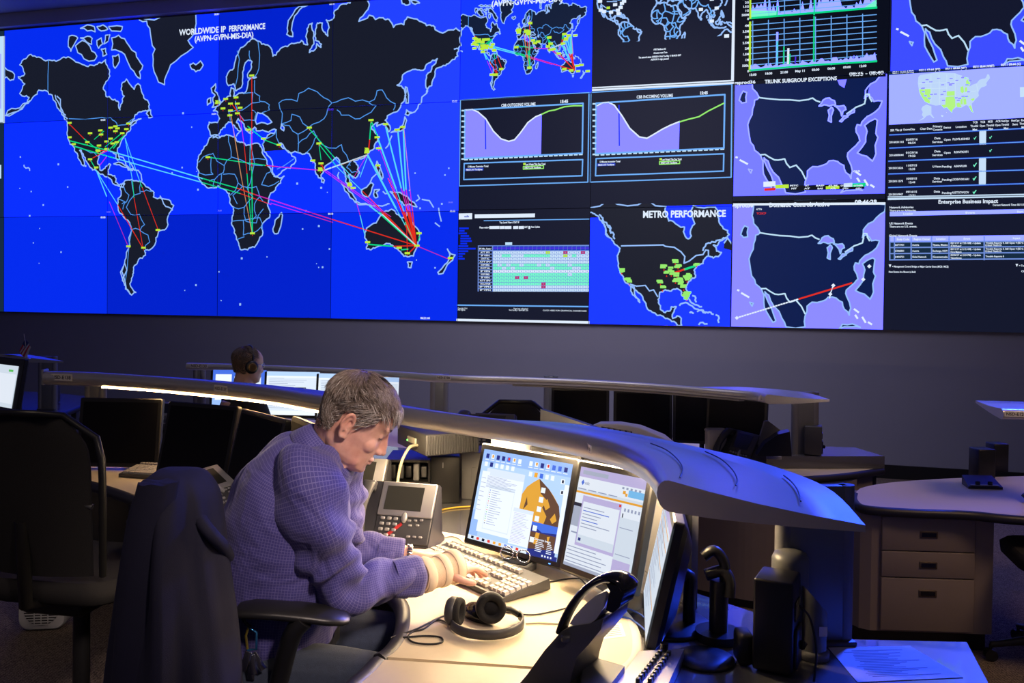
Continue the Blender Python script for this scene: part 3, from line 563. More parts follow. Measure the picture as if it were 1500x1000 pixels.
for q in ([(850,385),(890,330),(940,325),(990,310),(1020,290)], [(95,125),(120,160),(160,215),(175,250),(205,300)], [(120,150),(130,200),(155,285)], [(150,200),(180,260)], [(680,785),(710,768),(760,785),(800,812),(850,820),(880,835)], [(810,830),(870,840)], [(885,840),(925,850)], [(750,740),(790,780),(840,795)], [(945,855),(965,910)], [(775,715),(800,760)], [(820,925),(880,920)], [(755,838),(780,842)]):
    stroke('coast', rough(QM(q), .25, 2, False, len(q)), .016, 4)
for x, y, n in ((258,532,5),(298,592,3),(312,612,3),(648,462,5),(668,495,5),(566,505,4),(615,520,2),(585,550,2),(620,548,3),(660,562,3),(805,480,2),(750,568,4),(725,578,3),(540,612,4),(555,657,3),(680,600,6),(650,600,3),(690,615,5),(710,652,4),(730,690,3),(725,705,6),(732,725,5),(745,700,4),(735,592,3)):
    for k in range(n):
        s, z = QM([(x+rn.uniform(-8, 8), y+rn.uniform(-12, 12))])[0]; hw = rn.uniform(.018, .032); fill('pgreen', [(s-hw, z-.010), (s+hw, z-.010), (s+hw, z+.012), (s-hw, z+.012)], 8)
    s, z = QM([(x, y+20)])[0]; fill('red', [(s-.008, z-.01), (s+.008, z-.01), (s, z+.01)], 7)
stroke('red', QM([(640,548),(715,523)]), .018, 6); stroke('green', QM([(715,523),(800,496)]), .022, 6)
LAY.clip = None
text('white', 'METRO PERFORMANCE', 1002, 318.5, 9.6, 10, width=121, bold=.035)
# traffic graphs (top)
def Q7(pts): return W2(Z(1060, 0, .2933, pts))
fillb('black', -1.44, 3.74, -0.02, 5.0, 1)
clip_to(-1.43, 3.76, -0.03, 5.0)
rn = random.Random(21)
top = [(133, 45)]
for k in range(60):
    x = 135+k*10.3; base = 98-(x-130)*.085
    h = 60 if x < 270 else (22 if x < 430 else (75 if x < 535 else (60 if x < 590 else 18+max(0, (x-640)*.45))))
    top.append((x, base-h-rn.choice((0, 0, 3, 8, 40 if x < 600 else 5)) if k % 2 else base-h*rn.uniform(.25, 1)))
fill('lav3', Q7(top+[(760, 45), (133, 98)]), 2)
fill('mint', Q7([(133,60),(265,62),(265,88),(440,75),(700,45),(760,5),(760,45),(133,98)]), 3)
stroke('green', Q7([(130,98),(760,45)]), .02, 4); stroke('lime', Q7([(133,-5),(133,98)]), .018, 5)
stroke('lime', Q7([(132,118),(130,360)]), .02, 5)
for k in range(9): y = 132+k*28.5; stroke('frame', Q7([(132,y),(760,y-52)]), .008, 3)
for k in range(8): x = 145+k*78; stroke('frame', Q7([(x, 112-k*5),(x, 355-k*5)]), .008, 3)
for k in range(4): y = -10+k*26; stroke('frame', Q7([(132,y+10),(760,y-45)]), .008, 3)
for k in range(4): x = 225+k*78; stroke('frame', Q7([(x, -30),(x, 85-k*5)]), .008, 3)
bt = []
for k in range(63):
    x = 132+k*10; bt.append((x, 352-(x-130)*.085-rn.choice((6, 10, 14, 24))-(8 if x > 700 else 0)))
fill('lav3', Q7(bt+[(760, 305), (130, 360)]), 4); stroke('green', Q7([(130,357),(450,330),(760,312)]), .018, 6)
for x, y, k, w_ in ((267,170,'lav3',.02),(267,215,'green',.018),(300,240,'green',.012),(322,250,'white',.02),(325,280,'green',.03),(450,90,'green',.014),(358,290,'violet',.012),(648,285,'lav',.01),(452,0,'green',.014),(268,40,'green',.012)):
    stroke(k, Q7([(x, y), (x-2, (340-(x-130)*.085) if y > 60 else 80)]), w_, 5)
LAY.clip = None
for k, t_ in enumerate(('15:00', '18:00', '21:00', 'May 11', '03:00', '06:00', '09:00', '12:00')):
    p = Z(1060, 0, .2933, [(145+k*78, 384-k*6.2)])[0]; text('white', t_, p[0], p[1], 3.2, 6, width=11 if k != 3 else 14, bold=.035)
for k, t_ in enumerate(('4M', '3.5M', '3M', '2.5M', '2M', '1.5M', '1M', '500k', '0')):
    p = Z(1060, 0, .2933, [(126, 140+k*28.3)])[0]; text('white', t_, p[0], p[1], 3.2, 6, align='r', bold=.035)
for k, t_ in enumerate(('2.5G', '2G', '1.5G', '1G', '500M', '0')):
    p = Z(1060, 0, .2933, [(126, 4+k*20.5)])[0]; text('white', t_, p[0], p[1], 3.2, 6, align='r', bold=.035)
# the US maps
def Q8(pts): return W2(Z(1060, 240, .2933, pts))
USW = [(150,205),(142,260),(150,300),(182,345),(160,357),(150,400),(135,450),(130,500),(140,560),(160,600),(188,625),(200,690),(215,740),(245,790),(260,782),(240,725),(205,650),(205,638),(225,655),(250,710),(290,770),(310,812),(405,812),(405,760),(415,710),(440,690),(490,685),(520,665),(560,670),(590,690),(600,725),(625,755),(632,720),(612,662),(610,630),(650,595),(668,575),(650,530),(655,495),(672,500),(690,470),(720,450),(760,420),(775,385),(735,385),(710,355),(690,370),(695,330),(720,300),(760,270),(800,240),(805,205)]
USO = [(690,500),(740,470),(752,478),(745,540),(755,560),(745,640),(728,675),(700,650),(655,632),(695,580),(702,530)]
LAKES = [[(470,398),(490,370),(520,360),(545,375),(550,395),(520,400),(495,392)], [(515,420),(530,405),(540,420),(530,478),(515,470)], [(545,400),(590,400),(600,420),(585,430),(580,450),(560,410)], [(570,475),(590,450),(610,455),(580,478)], [(605,440),(640,418),(640,435),(610,450)]]
RIVER = [[(180,345),(230,353),(330,362),(420,364),(440,358),(475,378)], [(605,440),(650,410),(690,395),(695,350),(712,350),(725,385)], [(188,623),(210,622),(255,650),(290,650),(305,648),(330,690),(360,680),(405,748)]]
ISL = [[(105,310),(122,318),(120,365),(98,368),(85,355),(95,325)], [(130,690),(148,695),(142,710)], [(575,822),(590,800),(640,798),(680,815),(640,812),(600,812)]]
def usmap(tf, sea, landk, co, base, wd=.013):
    land(landk, [tf(q) for q in USW], co, base, wd, .12, 1, 5)
    land(landk, [tf(q) for q in USO], co, base, wd, .1, 1, 6)
    for q in ISL: land(landk, [tf(p) for p in q], co, base, wd, .1, 1, 7)
    for q in LAKES: land(sea, [tf(p) for p in q], co, base+2, wd, .12, 1, 8)
    for q in RIVER: stroke('pale', rough([tf(p) for p in q], .08, 1, False, 9), .014, base+3)
    for q in ([(650,725),(670,740)], [(690,765),(705,790)], [(655,755),(665,770)], [(720,790),(735,800)], [(70,630),(76,632)], [(90,645),(125,665)]): stroke('white', [tf(p) for p in q], .018, base+3)
ID = lambda p: Q8([p])[0]
clip_to(-1.43, 1.30, -0.02, 2.55)
fillb('lav', -1.44, 1.295, -0.02, 2.545, 1); usmap(ID, 'lav', 'land2', 'coast', 2)
a8 = Q8([(42,205),(805,200)]); fill('black', [(a8[0][0], a8[0][1]), (a8[1][0], a8[1][1]), (a8[1][0], 2.6), (a8[0][0], 2.6)], 8)
stroke('white', [a8[0], a8[1]], .022, 9)
for k in range(24):
    t = k/24; q = Q8([(65+310*t, 768-94*t), (65+310*(t+.022), 768-94*(t+.022))]); stroke('white', q, .014, 8)
for k in range(36):
    t = k/36; q = Q8([(375+265*t, 674-80*t), (375+265*(t+.014), 674-80*(t+.014))]); stroke('red', q, .016, 8)
for x, y in ((66,768),(545,607),(530,650),(724,512),(694,577)): s, z = Q8([(x, y)])[0]; fill('white', [(s-.02, z), (s, z-.02), (s+.02, z), (s, z+.02)], 9)
stroke('white', Q8([(545,607),(530,650),(527,670)]), .01, 8)
p = Z(1060, 240, .2933, [(176, 233)])[0]; text('white', 'ATTN', p[0], p[1], 2.6, 10, width=8); text('red', 'TCSSCP', 1115, 314.5, 2.8, 10, width=14)
LAY.clip = (-1.44, 2.38, -0.02, 2.55)
text('white', 'gsprod36', 1088, 304.2, 5.5, 10, width=30, bold=.035); text('white', 'Domestic Controls Active', 1170, 303.2, 6, 10, width=88, bold=.035); text('white', '08:46:29', 1267, 299.4, 6, 10, width=32, bold=.035)
# trunk subgroup exceptions
o1, o2 = Q8([(180, 345)])[0], Q8([(632, 720)])[0]
n1, n2 = wall_sz(1060+175*.2933, 492*.2933), wall_sz(1060+640*.2933, 240+75*.2933)
def TR(p):
    s, z = Q8([p])[0]; return (n1[0]+(s-o1[0])*(n2[0]-n1[0])/(o2[0]-o1[0]), n1[1]+(z-o1[1])*1.02)
clip_to(-1.43, 2.60, -0.03, 3.75)
fillb('lav2', -1.44, 2.545, -0.02, 3.74, 1); usmap(TR, 'lav2', 'land2', 'lav3', 2)
a7 = Q7([(52,432),(806,388)]); fill('black', [a7[0], a7[1], (a7[1][0], 3.8), (a7[0][0], 3.8)], 8)
fill('land2', Q7([(140,432),(735,392),(715,480),(180,500)]), 2.2)
fill('lav', Q7([(565,405),(612,402),(600,445),(575,430)]), 5)
q = [(198,118,258,92,'white'),(202,124,258,138,'red'),(258,108,324,126,'lime'),(508,115,575,130,'lime'),(597,100,640,120,'cell'),(640,100,706,118,'green')]
fill('black', Q8([(330,112),(700,100),(700,128),(330,136)]), 6)
for x0, y0, x1, y1, k in q: fill(k, Q8([(x0, y0), (x1, y0-3), (x1, y1-3), (x0, y1)]), 7)
for x, t_ in ((350,'PSTC'),(415,'AT'),(480,'BASP'),(545,'ATL BHL'),(605,'OTHER'),(670,'OTHER')):
    p = Z(1060, 240, .2933, [(x, 115)])[0]; text('white', t_, p[0], p[1], 2.2, 8, width=min(14, 3*len(t_)), bold=.045); text('white', t_[:3], p[0], p[1]+4.2, 2.2, 8, width=8, bold=.045)
text('white', 'OLD', 1254, 253, 2.6, 9, width=10, bold=.045); text('lime', 'NORTH', 1142, 275, 2.2, 9, width=14)
LAY.clip = (-1.44, 3.5, -0.02, 3.765)
text('white', 'gsprod36', 1091, 124.5, 4.6, 10, width=31, bold=.035); text('white', 'TRUNK SUBGROUP EXCEPTIONS', 1172, 121.5, 5.5, 10, width=105, bold=.035); text('white', '08:35 - 08:40', 1268, 112, 6, 10, width=50, bold=.035)
# top right US map
LAY.clip = None
clip_to(-0.0, 3.72, 1.42, 5.0)
fillb('usblue', -0.02, 3.66, 1.42, 5.0, 1)
o1, o2 = Q8([(188, 623)])[0], Q8([(625, 755)])[0]
n1, n2 = wall_sz(1060+985*.2933, 135*.2933), wall_sz(1060+1447*.2933, 235*.2933)
def TT(p):
    s, z = Q8([p])[0]; return (n1[0]+(s-o1[0])*(n2[0]-n1[0])/(o2[0]-o1[0]), n1[1]+(z-o1[1])*1.05)
usmap(TT, 'usblue', 'dark', 'coast', 2)
LAY.clip = None
# enterprise page, upper: state map and table
def QA(pts): return W2(Z(1290, 90, .14, pts))
fillb('dark', -0.02, 1.295, 1.42, 3.66, 1); fillb('teal', -0.02, 3.60, 1.42, 3.76, 5)
fill('lav3', QA([(80,155),(1600,52),(1600,592),(78,672)]), 6)
ST = [(385,175),(400,155),(760,135),(800,150),(840,160),(830,185),(865,195),(880,180),(905,180),(925,245),(915,275),(990,240),(1020,205),(1080,190),(1100,148),(1120,150),(1128,190),(1090,240),(1095,262),(1040,285),(1010,330),(1015,370),(975,410),(940,450),(945,490),(955,548),(935,535),(910,480),(880,468),(830,495),(780,490),(740,520),(735,550),(705,520),(680,492),(650,500),(615,465),(560,472),(500,455),(450,430),(410,370),(388,300)]
fill('state', rough(QA(ST), .08, 1), 7)
for g in ([(390,305),(440,302),(440,350),(505,425),(500,455),(450,430),(412,372)], [(445,302),(515,298),(512,400),(500,415),(448,350)], [(680,325),(762,320),(762,368),(680,372)], [(668,385),(700,380),(712,378),(765,378),(770,480),(740,520),(735,550),(705,520),(680,492),(650,500),(620,468),(665,462)], [(780,450),(810,440),(835,492),(785,488)], [(820,410),(845,400),(845,460),(822,462)], [(852,402),(880,400),(885,460),(855,462)], [(835,385),(915,372),(905,385),(840,400)], [(925,405),(965,395),(968,412),(948,425)], [(905,478),(930,470),(958,545),(935,535)], [(822,280),(850,270),(860,330),(840,345),(822,325)], [(868,285),(890,280),(892,325),(868,335)], [(880,215),(905,195),(925,240),(912,270),(882,268)], [(832,175),(880,178),(900,182),(865,195)]):
    fill('stategreen', QA(g), 8)
for q in ([(515,160),(515,440)], [(600,155),(605,465)], [(680,150),(680,320)], [(765,140),(770,380)], [(390,245),(680,232)], [(390,300),(680,290)], [(605,385),(680,380)], [(680,232),(800,225)], [(850,345),(980,320)], [(990,250),(1000,320)]): stroke('cell', QA(q), .006, 9)
for i in range(30): x, y = rn.uniform(410, 960), rn.uniform(180, 430); stroke('lav', QA([(x, y), (x+25, y-1)]), .010, 9)
fill('state', QA([(430,480),(470,462),(520,480),(520,560),(550,600),(540,605),(505,570),(470,580),(440,610),(380,638),(440,595),(420,570),(430,540),(415,510)]), 7)
fill('cell', QA([(620,570),(645,575),(640,590),(625,588)]), 7); fill('cell', QA([(1440,282),(1600,272),(1600,375),(1442,385)]), 7)
for t_, x, y in (('05/11 14:44 (UTC)', 225, 135), ('05/11 07:44 (PT)', 500, 113), ('05/11 08:44 (MT)', 775, 98), ('05/11 08:44 (WMT)', 1062, 76), ('05/11 09:44 (C)', 1345, 56)):
    p = Z(1290, 90, .14, [(x, y)])[0]; text('white', t_, p[0], p[1], 3.2, 10, width=31 if x < 1300 else 29, bold=.045)
def T_(t_, x, y, w_, h=2.9, key='white', f0=(1290, 90, .14), L=8, b_=.025):
    p = Z(*f0, [(x, y)])[0]; text(key, t_, p[0], p[1], h, L, width=w_, bold=b_)
for t_, x, y, w_ in (('SIR Tkt #', 153, 738, 17), ('Occurred Date', 287, 730, 17), ('Clear Date', 465, 722, 18), ('Primary', 584, 698, 14), ('Console', 584, 732, 14), ('Status', 684, 710, 11), ('Location', 828, 702, 16), ('TCB', 975, 657, 7), ('TCB', 1053, 653, 7), ('MCB', 1132, 649, 7), ('ACB', 1213, 645, 7), ('NetOps', 1285, 642, 11), ('NetOps', 1392, 638, 12), ('Exec', 1480, 634, 8), ('Thrshld', 965, 695, 11), ('Open', 1050, 692, 8), ('Thrshld', 1130, 688, 11), ('Open', 1210, 685, 8), ('Thrshld', 1285, 681, 11), ('Sent', 1390, 677, 8), ('Thrshld', 1475, 670, 11), ('Met', 972, 732, 7), ('Met', 1135, 724, 7), ('Met', 1296, 718, 7), ('Met', 1480, 708, 7)):
    T_(t_, x, y, w_)
for a in (((85,778),(1600,705)), ((85,915),(1600,845))): stroke('deep', QA(a), .016, 7); stroke('frame', QA(a), .006, 7.5)
def QB(pts): return W2(Z(1290, 220, .19, pts))
FB = (1290, 220, .19)
for a in (((55,90),(1105,52)), ((55,188),(1105,157)), ((55,292),(1105,262))): stroke('deep', QB(a), .016, 7); stroke('frame', QB(a), .006, 7.5)
for i, (num, d1, d2, c1, c2, st, lc, x, y) in enumerate((('2016031101', '02/07/16', '06:54', 'Data', 'Services', 'Open', 'FLDFL450403', 0, 0), ('2016000044', '01/29/16', '19:22', 'Data', 'Services', 'Open', 'RONTKHF1', 0, 1))):
    dy = y*136
    T_(num, 155, 862+dy, 21); T_(d1, 315, 835+dy, 17); T_(d2, 315, 870+dy, 11); T_(c1, 582, 822+dy, 9); T_(c2, 582, 860+dy, 15); T_(st, 684, 836+dy, 10); T_(lc, 828, 830+dy if not y else 965, 25 if not y else 21)
for num, d1, d2, c1, c2, st, lc, y in (('2015012626', '11/07/15', '13:35', 'U-Verse', '', 'Pending', 'ASANFLRR', 0), ('2015011575', '10/05/15', '13:44', 'Data', 'Services', 'Pending', 'LXXNV301601', 1), ('2015010947', '09/16/15', '13:21', 'Data', 'Services', 'Pending', 'AUSTTXTWGCW', 2)):
    dy = y*101; T_(num, 110, 150+dy, 21, f0=FB); T_(d1, 230, 130+dy, 16, f0=FB); T_(d2, 232, 158+dy, 10, f0=FB); T_(c1, 425, 138+dy-(10 if c2 else 0), 9 if c2 else 13, f0=FB)
    if c2 and y < 2: T_(c2, 427, 152+dy, 14, f0=FB)
    T_(st, 500, 138+dy, 14, f0=FB); T_(lc, 605, 135+dy, 25 if y else 19, f0=FB)
fill('cell', QA([(1018,738),(1090,734),(1088,878),(1018,880)]), 7); fill('cell', QB([(748,66),(802,64),(800,272),(747,274)]), 7)
def tick(x, y, f0):
    q = [(x-14, y), (x-5, y+16), (x+16, y-16), (x+10, y-18), (x-5, y+2), (x-10, y-6)]; fill('mint', W2(Z(*f0, q)), 8)
for x, y in ((973,812),(1135,805),(1135,942)): tick(x, y, (1290, 90, .14))
for x, y in ((715,120),(712,224),(712,327)): tick(x, y, (1290, 220, .16*1.19))
fill('cell', QB([(48,360),(1200,338),(1200,362),(48,388)]), 9)
T_('Enterprise Business Impact', 662, 412, 87, 5.4, f0=FB, b_=.03); T_('Current Network Time: 05/11/17', 978, 432, 48, 2.9, f0=FB)
T_('Network Advisories', 153, 451, 35, 3, f0=FB); T_('There are no Advisories.', 164, 474, 39, 2.6, f0=FB, L=6); T_('US Network Events', 150, 574, 34, 3, f0=FB); T_('There are no U.S. events.', 166, 598, 40, 2.8, f0=FB); T_('Global Network Events', 165, 668, 41, 3, f0=FB)
fill('lav3', QB([(64,478),(1200,455),(1200,486),(64,512)]), 7)
for t_, x in (('Location', 203), ('Event', 680), ('Start D', 1075)): T_(t_, x, 500-(x-200)*.018, 14, 2.8, f0=FB, L=9, key='white')
fill('lav3', QB([(64,668),(1200,655),(1200,700),(64,708)]), 7); fill('deep', QB([(64,710),(1200,703),(1200,846),(60,846)]), 6); fill('teal', QB([(64,710),(1200,703),(1200,846),(60,846)]), 6.5)
for t_, x, w_ in (('Body Code', 165, 18), ('Region Owner', 310, 24), ('Location', 455, 14), ('Event', 655, 10), ('Impact', 1035, 11)): T_(t_, x, 696-(x-100)*.01, w_, 2.8, f0=FB, L=9)
for y in (710, 752, 798, 846): stroke('grid', QB([(62,y),(1200,y-8)]), .012, 7)
for x in (64, 100, 228, 385, 518, 788): stroke('grid', QB([(x,668),(x,846)]), .012, 7)
for r_, row in enumerate((('6271931', 'Austria', 'Tijuana, Mexico', '05/11/17 at 7:55 AM) - Update', 'Other'), ('6306801', 'Austria', 'Exchange, NSW', '05/11/17 at 2:12 AM) - Update', 'Force Majeure'), ('6404721', 'Global Network', 'Guatemala', '05/04/17 at 5:23 PM) - Update', 'Telecomference'))):
    y = 738+r_*46
    T_(row[0], 138, y, 13, 2.6, f0=FB); T_(row[1], 262 if r_ < 2 else 290, y, 10 if r_ < 2 else 21, 2.6, f0=FB); T_(row[2], 450, y, 22, 2.6, f0=FB); T_(row[3], 645, y-14, 44, 2.6, f0=FB); T_(row[4], 572, y+8, 16, 2.6, f0=FB)
    T_('Trouble Reports 4, Still Open 4 (EE 4, R', 950, y-16, 58, 2.6, f0=FB) if r_ < 2 else T_('Trouble Reports 0', 868, y-4, 27, 2.6, f0=FB)
    if r_ < 2: T_('Critical Watch Ev', 858, y+2, 24, 2.6, f0=FB)
T_('= Management Control Bridge or Major Carrier Event (MCB / MCE)', 296, 904, 82, 2.6, f0=FB); T_('New Events Are Shown in Bold', 158, 945, 39, 2.6, f0=FB); T_('= Techn', 1085, 897, 12, 2.6, f0=FB); T_('Clos', 1092, 940, 8, 2.6, f0=FB)
fill('white', QB([(55,882),(76,881),(66,905)]), 8); fill('white', QB([(1027,878),(1048,877),(1038,899)]), 8)

# ------------------------------------------------------------------ cut the pictures into the display panels of the wall
def clip_poly(p, s0, z0, s1, z1):
    for ax, lim, sg in ((0, s0, 1), (0, s1, -1), (1, z0, 1), (1, z1, -1)):
        out = []; n = len(p)
        for i in range(n):
            a, b = p[i], p[(i+1) % n]; da, db = (a[ax]-lim)*sg, (b[ax]-lim)*sg
            if da >= 0: out.append(a)
            if (da >= 0) != (db >= 0):
                t = da/(da-db); out.append((a[0]+(b[0]-a[0])*t, a[1]+(b[1]-a[1])*t))
        p = out
        if len(p) < 3: return []
    return p
PIECES = []
for layer, key, tris, clip in LAY:
    if key is None: continue
    for t in tris:
        if clip:
            t = clip_poly(t, *clip)
            if not t: continue
        PIECES.append((layer, key, t, min(q[0] for q in t), max(q[0] for q in t), min(q[1] for q in t), max(q[1] for q in t)))
def panel(s0, z0, s1, z1, base, label):
    c = wall_pt((s0+s1)/2, z0, 0.02); rz = math.atan2(WR.y, WR.x)
    t = thing('video_wall_display', label, 'display', c, rz, 'display panels of the video wall')
    wd, ht = s1-s0, z1-z0
    MB().box((0, 0.0, ht/2), (wd-0.004, 0.04, ht-0.004)).build('display_frame', M['blackgloss'], t)
    vs, fs, mi = [], [], []; keys = [base]; g = 0.003
    def addp(p, key, off):
        n = len(vs)
        for q in p: vs.append((q[0]-(s0+s1)/2, -0.022-off, q[1]-z0))
        f = list(range(n, n+len(p)))
        ar = sum(p[i][0]*p[(i+1) % len(p)][1]-p[(i+1) % len(p)][0]*p[i][1] for i in range(len(p)))
        if abs(ar) < 1e-9: return
        fs.append(f if ar > 0 else f[::-1])
        if key not in keys: keys.append(key)
        mi.append(keys.index(key))
    R_ = (s0+g, z0+g, s1-g, z1-g)
    addp([(R_[0], R_[1]), (R_[2], R_[1]), (R_[2], R_[3]), (R_[0], R_[3])], base, 0)
    for layer, key, p, a, b, c_, d in PIECES:
        if b <= R_[0] or a >= R_[2] or d <= R_[1] or c_ >= R_[3]: continue
        q = p if (a >= R_[0] and b <= R_[2] and c_ >= R_[1] and d <= R_[3]) else clip_poly(p, *R_)
        if q: addp(q, key, 0.0006*layer+0.0004)
    me = bpy.data.meshes.new('display_picture'); me.from_pydata(vs, [], fs)
    for k in keys: me.materials.append(lit(k, DISP[k], 1.0, 'FRONT' if k in ('blue0', 'teal', 'blue1', 'blue2', 'blue3', 'blue4', 'lav', 'lav2', 'usblue', 'lav3') else 'NONE'))
    me.polygons.foreach_set('material_index', mi); me.update()
    link_mesh('display_picture', me, t)
    return t
BL = [['blue0', 'blue2', 'blue2', 'blue0'], ['blue4', 'blue4', 'blue4', 'blue3'], ['blue0', 'blue4', 'blue2', 'blue3']]
NMC = ['leftmost column of the world map', 'second column of the world map', 'third column of the world map', 'fourth column of the world map']
NMR = ['bottom row', 'middle row', 'top row']
WH = [['empty dark blue ocean', 'the southern tip of South America', 'the southern tip of Africa', 'Australia and New Zealand'],
      ['Mexico and the Pacific', 'the Caribbean and Brazil', 'North Africa and Arabia', 'East Asia and Japan'],
      ['Alaska and western Canada', 'Greenland and the North Atlantic', 'Scandinavia and western Russia', 'Siberia']]
ZL = [1.295, 2.49, 3.672, 4.838]
for r_ in range(3):
    panel(-11.9, ZL[r_], -10.36, ZL[r_+1], 'teal', 'display panel cut by the left edge, %s, beside the world map' % NMR[r_])
    for c_ in range(4):
        panel(COLS[c_+1], ZL[r_], COLS[c_+2], ZL[r_+1], BL[r_][c_], 'video wall panel showing %s, %s of the world map' % (WH[r_][c_], NMR[r_]))
DR = [['white and green table under a web page bar', 'METRO PERFORMANCE map', 'Domestic Controls Active map', 'Enterprise Business Impact table'],
      ['CBB OUTGOING VOLUME chart', 'CBB INCOMING VOLUME chart', 'TRUNK SUBGROUP EXCEPTIONS map', 'small green and white state map'],
      ['small repeat of the world map', 'black map with white borders and bright frame', 'green and white traffic graphs', 'blue map cut by the upper right corner']]
for c_ in range(4):
    zs = {0: [1.295, 2.50, 3.69, 4.86], 1: [1.295, 2.50, 3.735, 4.86], 2: [1.295, 2.545, 3.74, 4.86], 3: [1.295, 2.56, 3.745, 4.86]}[c_]
    for r_ in range(3):
        panel(COLS[c_+5], zs[r_], COLS[c_+6], zs[r_+1], 'dark', 'video wall panel showing the %s' % DR[r_][c_])
for r_ in range(3):  # wall continued out of view, added for its blue light
    panel(1.42, [1.295, 2.56, 3.745][r_], 2.8, [2.56, 3.745, 4.86][r_], ['lav', 'usblue', 'usblue'][r_], 'unseen video wall panel beyond the Enterprise Business Impact column, %s' % NMR[r_])
# ================================================================== light canopies over the desks
WARM = mat('warm_task_tube', (0.9, 0.8, 0.6), 0.5, em=(1.0, 0.62, 0.26), es=40.0)
WARM3 = mat('warm_task_tube_bright', (0.9, 0.8, 0.6), 0.5, em=(1.0, 0.72, 0.40), es=240.0)
WARM2 = mat('warm_task_tube_dim', (0.9, 0.8, 0.6), 0.5, em=(1.0, 0.62, 0.28), es=9.0)
def label_plate(name, txt, c, right, up, wd, ht, parent, m=None, tm=None):
    """small plate with printed letters; c centre, right/up unit vectors"""
    right, up = Vector(right).normalized(), Vector(up).normalized(); n = right.cross(up)
    mb = MB(); c = Vector(c)
    q = [c+right*(sx*wd/2)+up*(sy*ht/2)+n*k for k in (0, .0015) for sx, sy in ((-1, -1), (1, -1), (1, 1), (-1, 1))]
    mb.add(q, [(0, 3, 2, 1), (4, 5, 6, 7), (0, 1, 5, 4), (1, 2, 6, 5), (2, 3, 7, 6), (3, 0, 4, 7)])
    mb.cur = 1
    if txt:
        tr, w_ = text_tris(txt, 0.02); k = min(wd*0.88/max(w_, .01), ht*0.7/0.7)
        for t in tr: mb.add([c+right*((p[0]-w_/2)*k)+up*((p[1]-0.35)*k)+n*.0022 for p in t], [(0, 1, 2)])
    o = mb.build(name, [m or M['paper'], tm or mat('black_ink', (0.03, 0.03, 0.04), 0.7)], parent, fix=False)
    return o
def wing(inner, outer, th, tip=0.012, drop=0.0):
    """aerofoil section from the thick nose (inner) to the thin back edge (outer)"""
    a, b = Vector(inner), Vector(outer); u = (b-a); L = u.length; u.normalize(); r = th/2; out = []
    for k in range(9): an = PI/2+PI*k/8; out.append(a+u*(r+r*math.cos(an))+Vector((0, 0, r*math.sin(an))))       # round nose, top to bottom
    for t in (0.25, 0.5, 0.75, 1.0): out.append(a+u*(r+(L-r)*t)+Vector((0, 0, -r+(2*r-tip)*t**1.3+0)))
    for t in (1.0, 0.75, 0.5, 0.25): out.append(a+u*(r+(L-r)*t)+Vector((0, 0, r+drop*math.sin(t*PI))))
    return out
def canopy(name, label, inner, outer, th, group='light canopies over the desks'):
    t = thing(name, label, 'desk canopy', (inner[len(inner)//2].x, inner[len(inner)//2].y, 0), 0, None)
    T = Matrix.Translation(-t.location)
    I, O = spline(inner, 6), spline(outer, 6)
    MB().loft([wing(a, b, th, drop=-0.006) for a, b in zip(I, O)]).build('canopy_shell', M['alu'], t, T)
    return t, I, O, T
def strip(I, O, i0, i1, th, m, name, parent, T, off=0.04, drop=0.0, hw=.018):
    rings = []
    for k in range(i0, i1+1):
        u = (O[k]-I[k]).normalized(); c = I[k]+u*(off)+Vector((0, 0, -th/2-0.004+drop))
        rings.append([c+u*a+Vector((0, 0, b)) for a, b in ((-hw, -.004), (hw, -.004), (hw, .006), (-hw, .006))])
    return MB().loft(rings, smooth=False).build(name, m, parent, T)
ZC = 1.18
inA = [on_z(x, y, ZC) for x, y in ((62,553),(130,555),(220,561),(310,569),(390,578),(460,590),(530,600),(640,617),(750,634),(840,653),(900,669),(935,686),(952,703),(962,722))]
outA = []
oa = {7: (716,602), 8: (826,616), 9: (920,633), 10: (1015,653), 11: (1115,677), 12: (1210,713), 13: (1268,769)}
dz = [-.035]*7+[-.022, -.006, 0, 0, 0, 0, 0]
for i, p in enumerate(inA):
    if i in oa: q = on_z(*oa[i], ZC+0.033)
    else:
        d = (inA[min(i+1, 13)]-inA[max(i-1, 0)]).normalized(); q = p+Vector((-d.y, d.x, 0))*(0.26 if i < 6 else 0.20); q.z = ZC+0.02
    q.z = ZC+dz[i]; outA.append(q)
cA, IA, OA, TA = canopy('desk_canopy', 'long curved silver light canopy ending in a broad blue lit wing over the near desk', inA, outA, 0.066)
strip(IA, OA, 7, 31, 0.066, WARM, 'light_tube', cA, TA, 0.030, 0.003, .008)
strip(IA, OA, 38, 68, 0.066, WARM3, 'light_tube', cA, TA, 0.065, 0.0085, .012)
for q in ([(953,649),(975,658),(992,672),(1000,686),(996,699)], [(1033,661),(1056,672),(1073,688),(1080,702),(1078,711)], [(1148,696),(1160,706),(1169,719),(1173,734)]):       # joints of the top skin
    MB().tube(spline([on_z(x, y, ZC+.0345) for x, y in q], 5), 0.0016, 5).build('panel_joint', M['darkgrey'], cA, TA)
def nose_label(I, O, k, txt, wd, ht, parent, T, name='name_plate', th=0.066):
    u = (O[k]-I[k]).normalized(); rt = (I[k+1]-I[k-1]).normalized(); c = I[k]+Vector((0, 0, 0.004))-u*0.0015
    n = -u; up = Vector((0, 0, 1)); rt = up.cross(n) if rt.dot(up.cross(n)) > 0 else n.cross(up)
    o = label_plate(name, txt, T @ c, rt, up, wd, ht, parent); return o
nose_label(IA, OA, 3, 'NSD-E138', 0.115, 0.032, cA, TA); nose_label(IA, OA, 19, 'NSD-E137', 0.085, 0.028, cA, TA); nose_label(IA, OA, 56, 'NSD-E136', 0.05, 0.022, cA, TA)
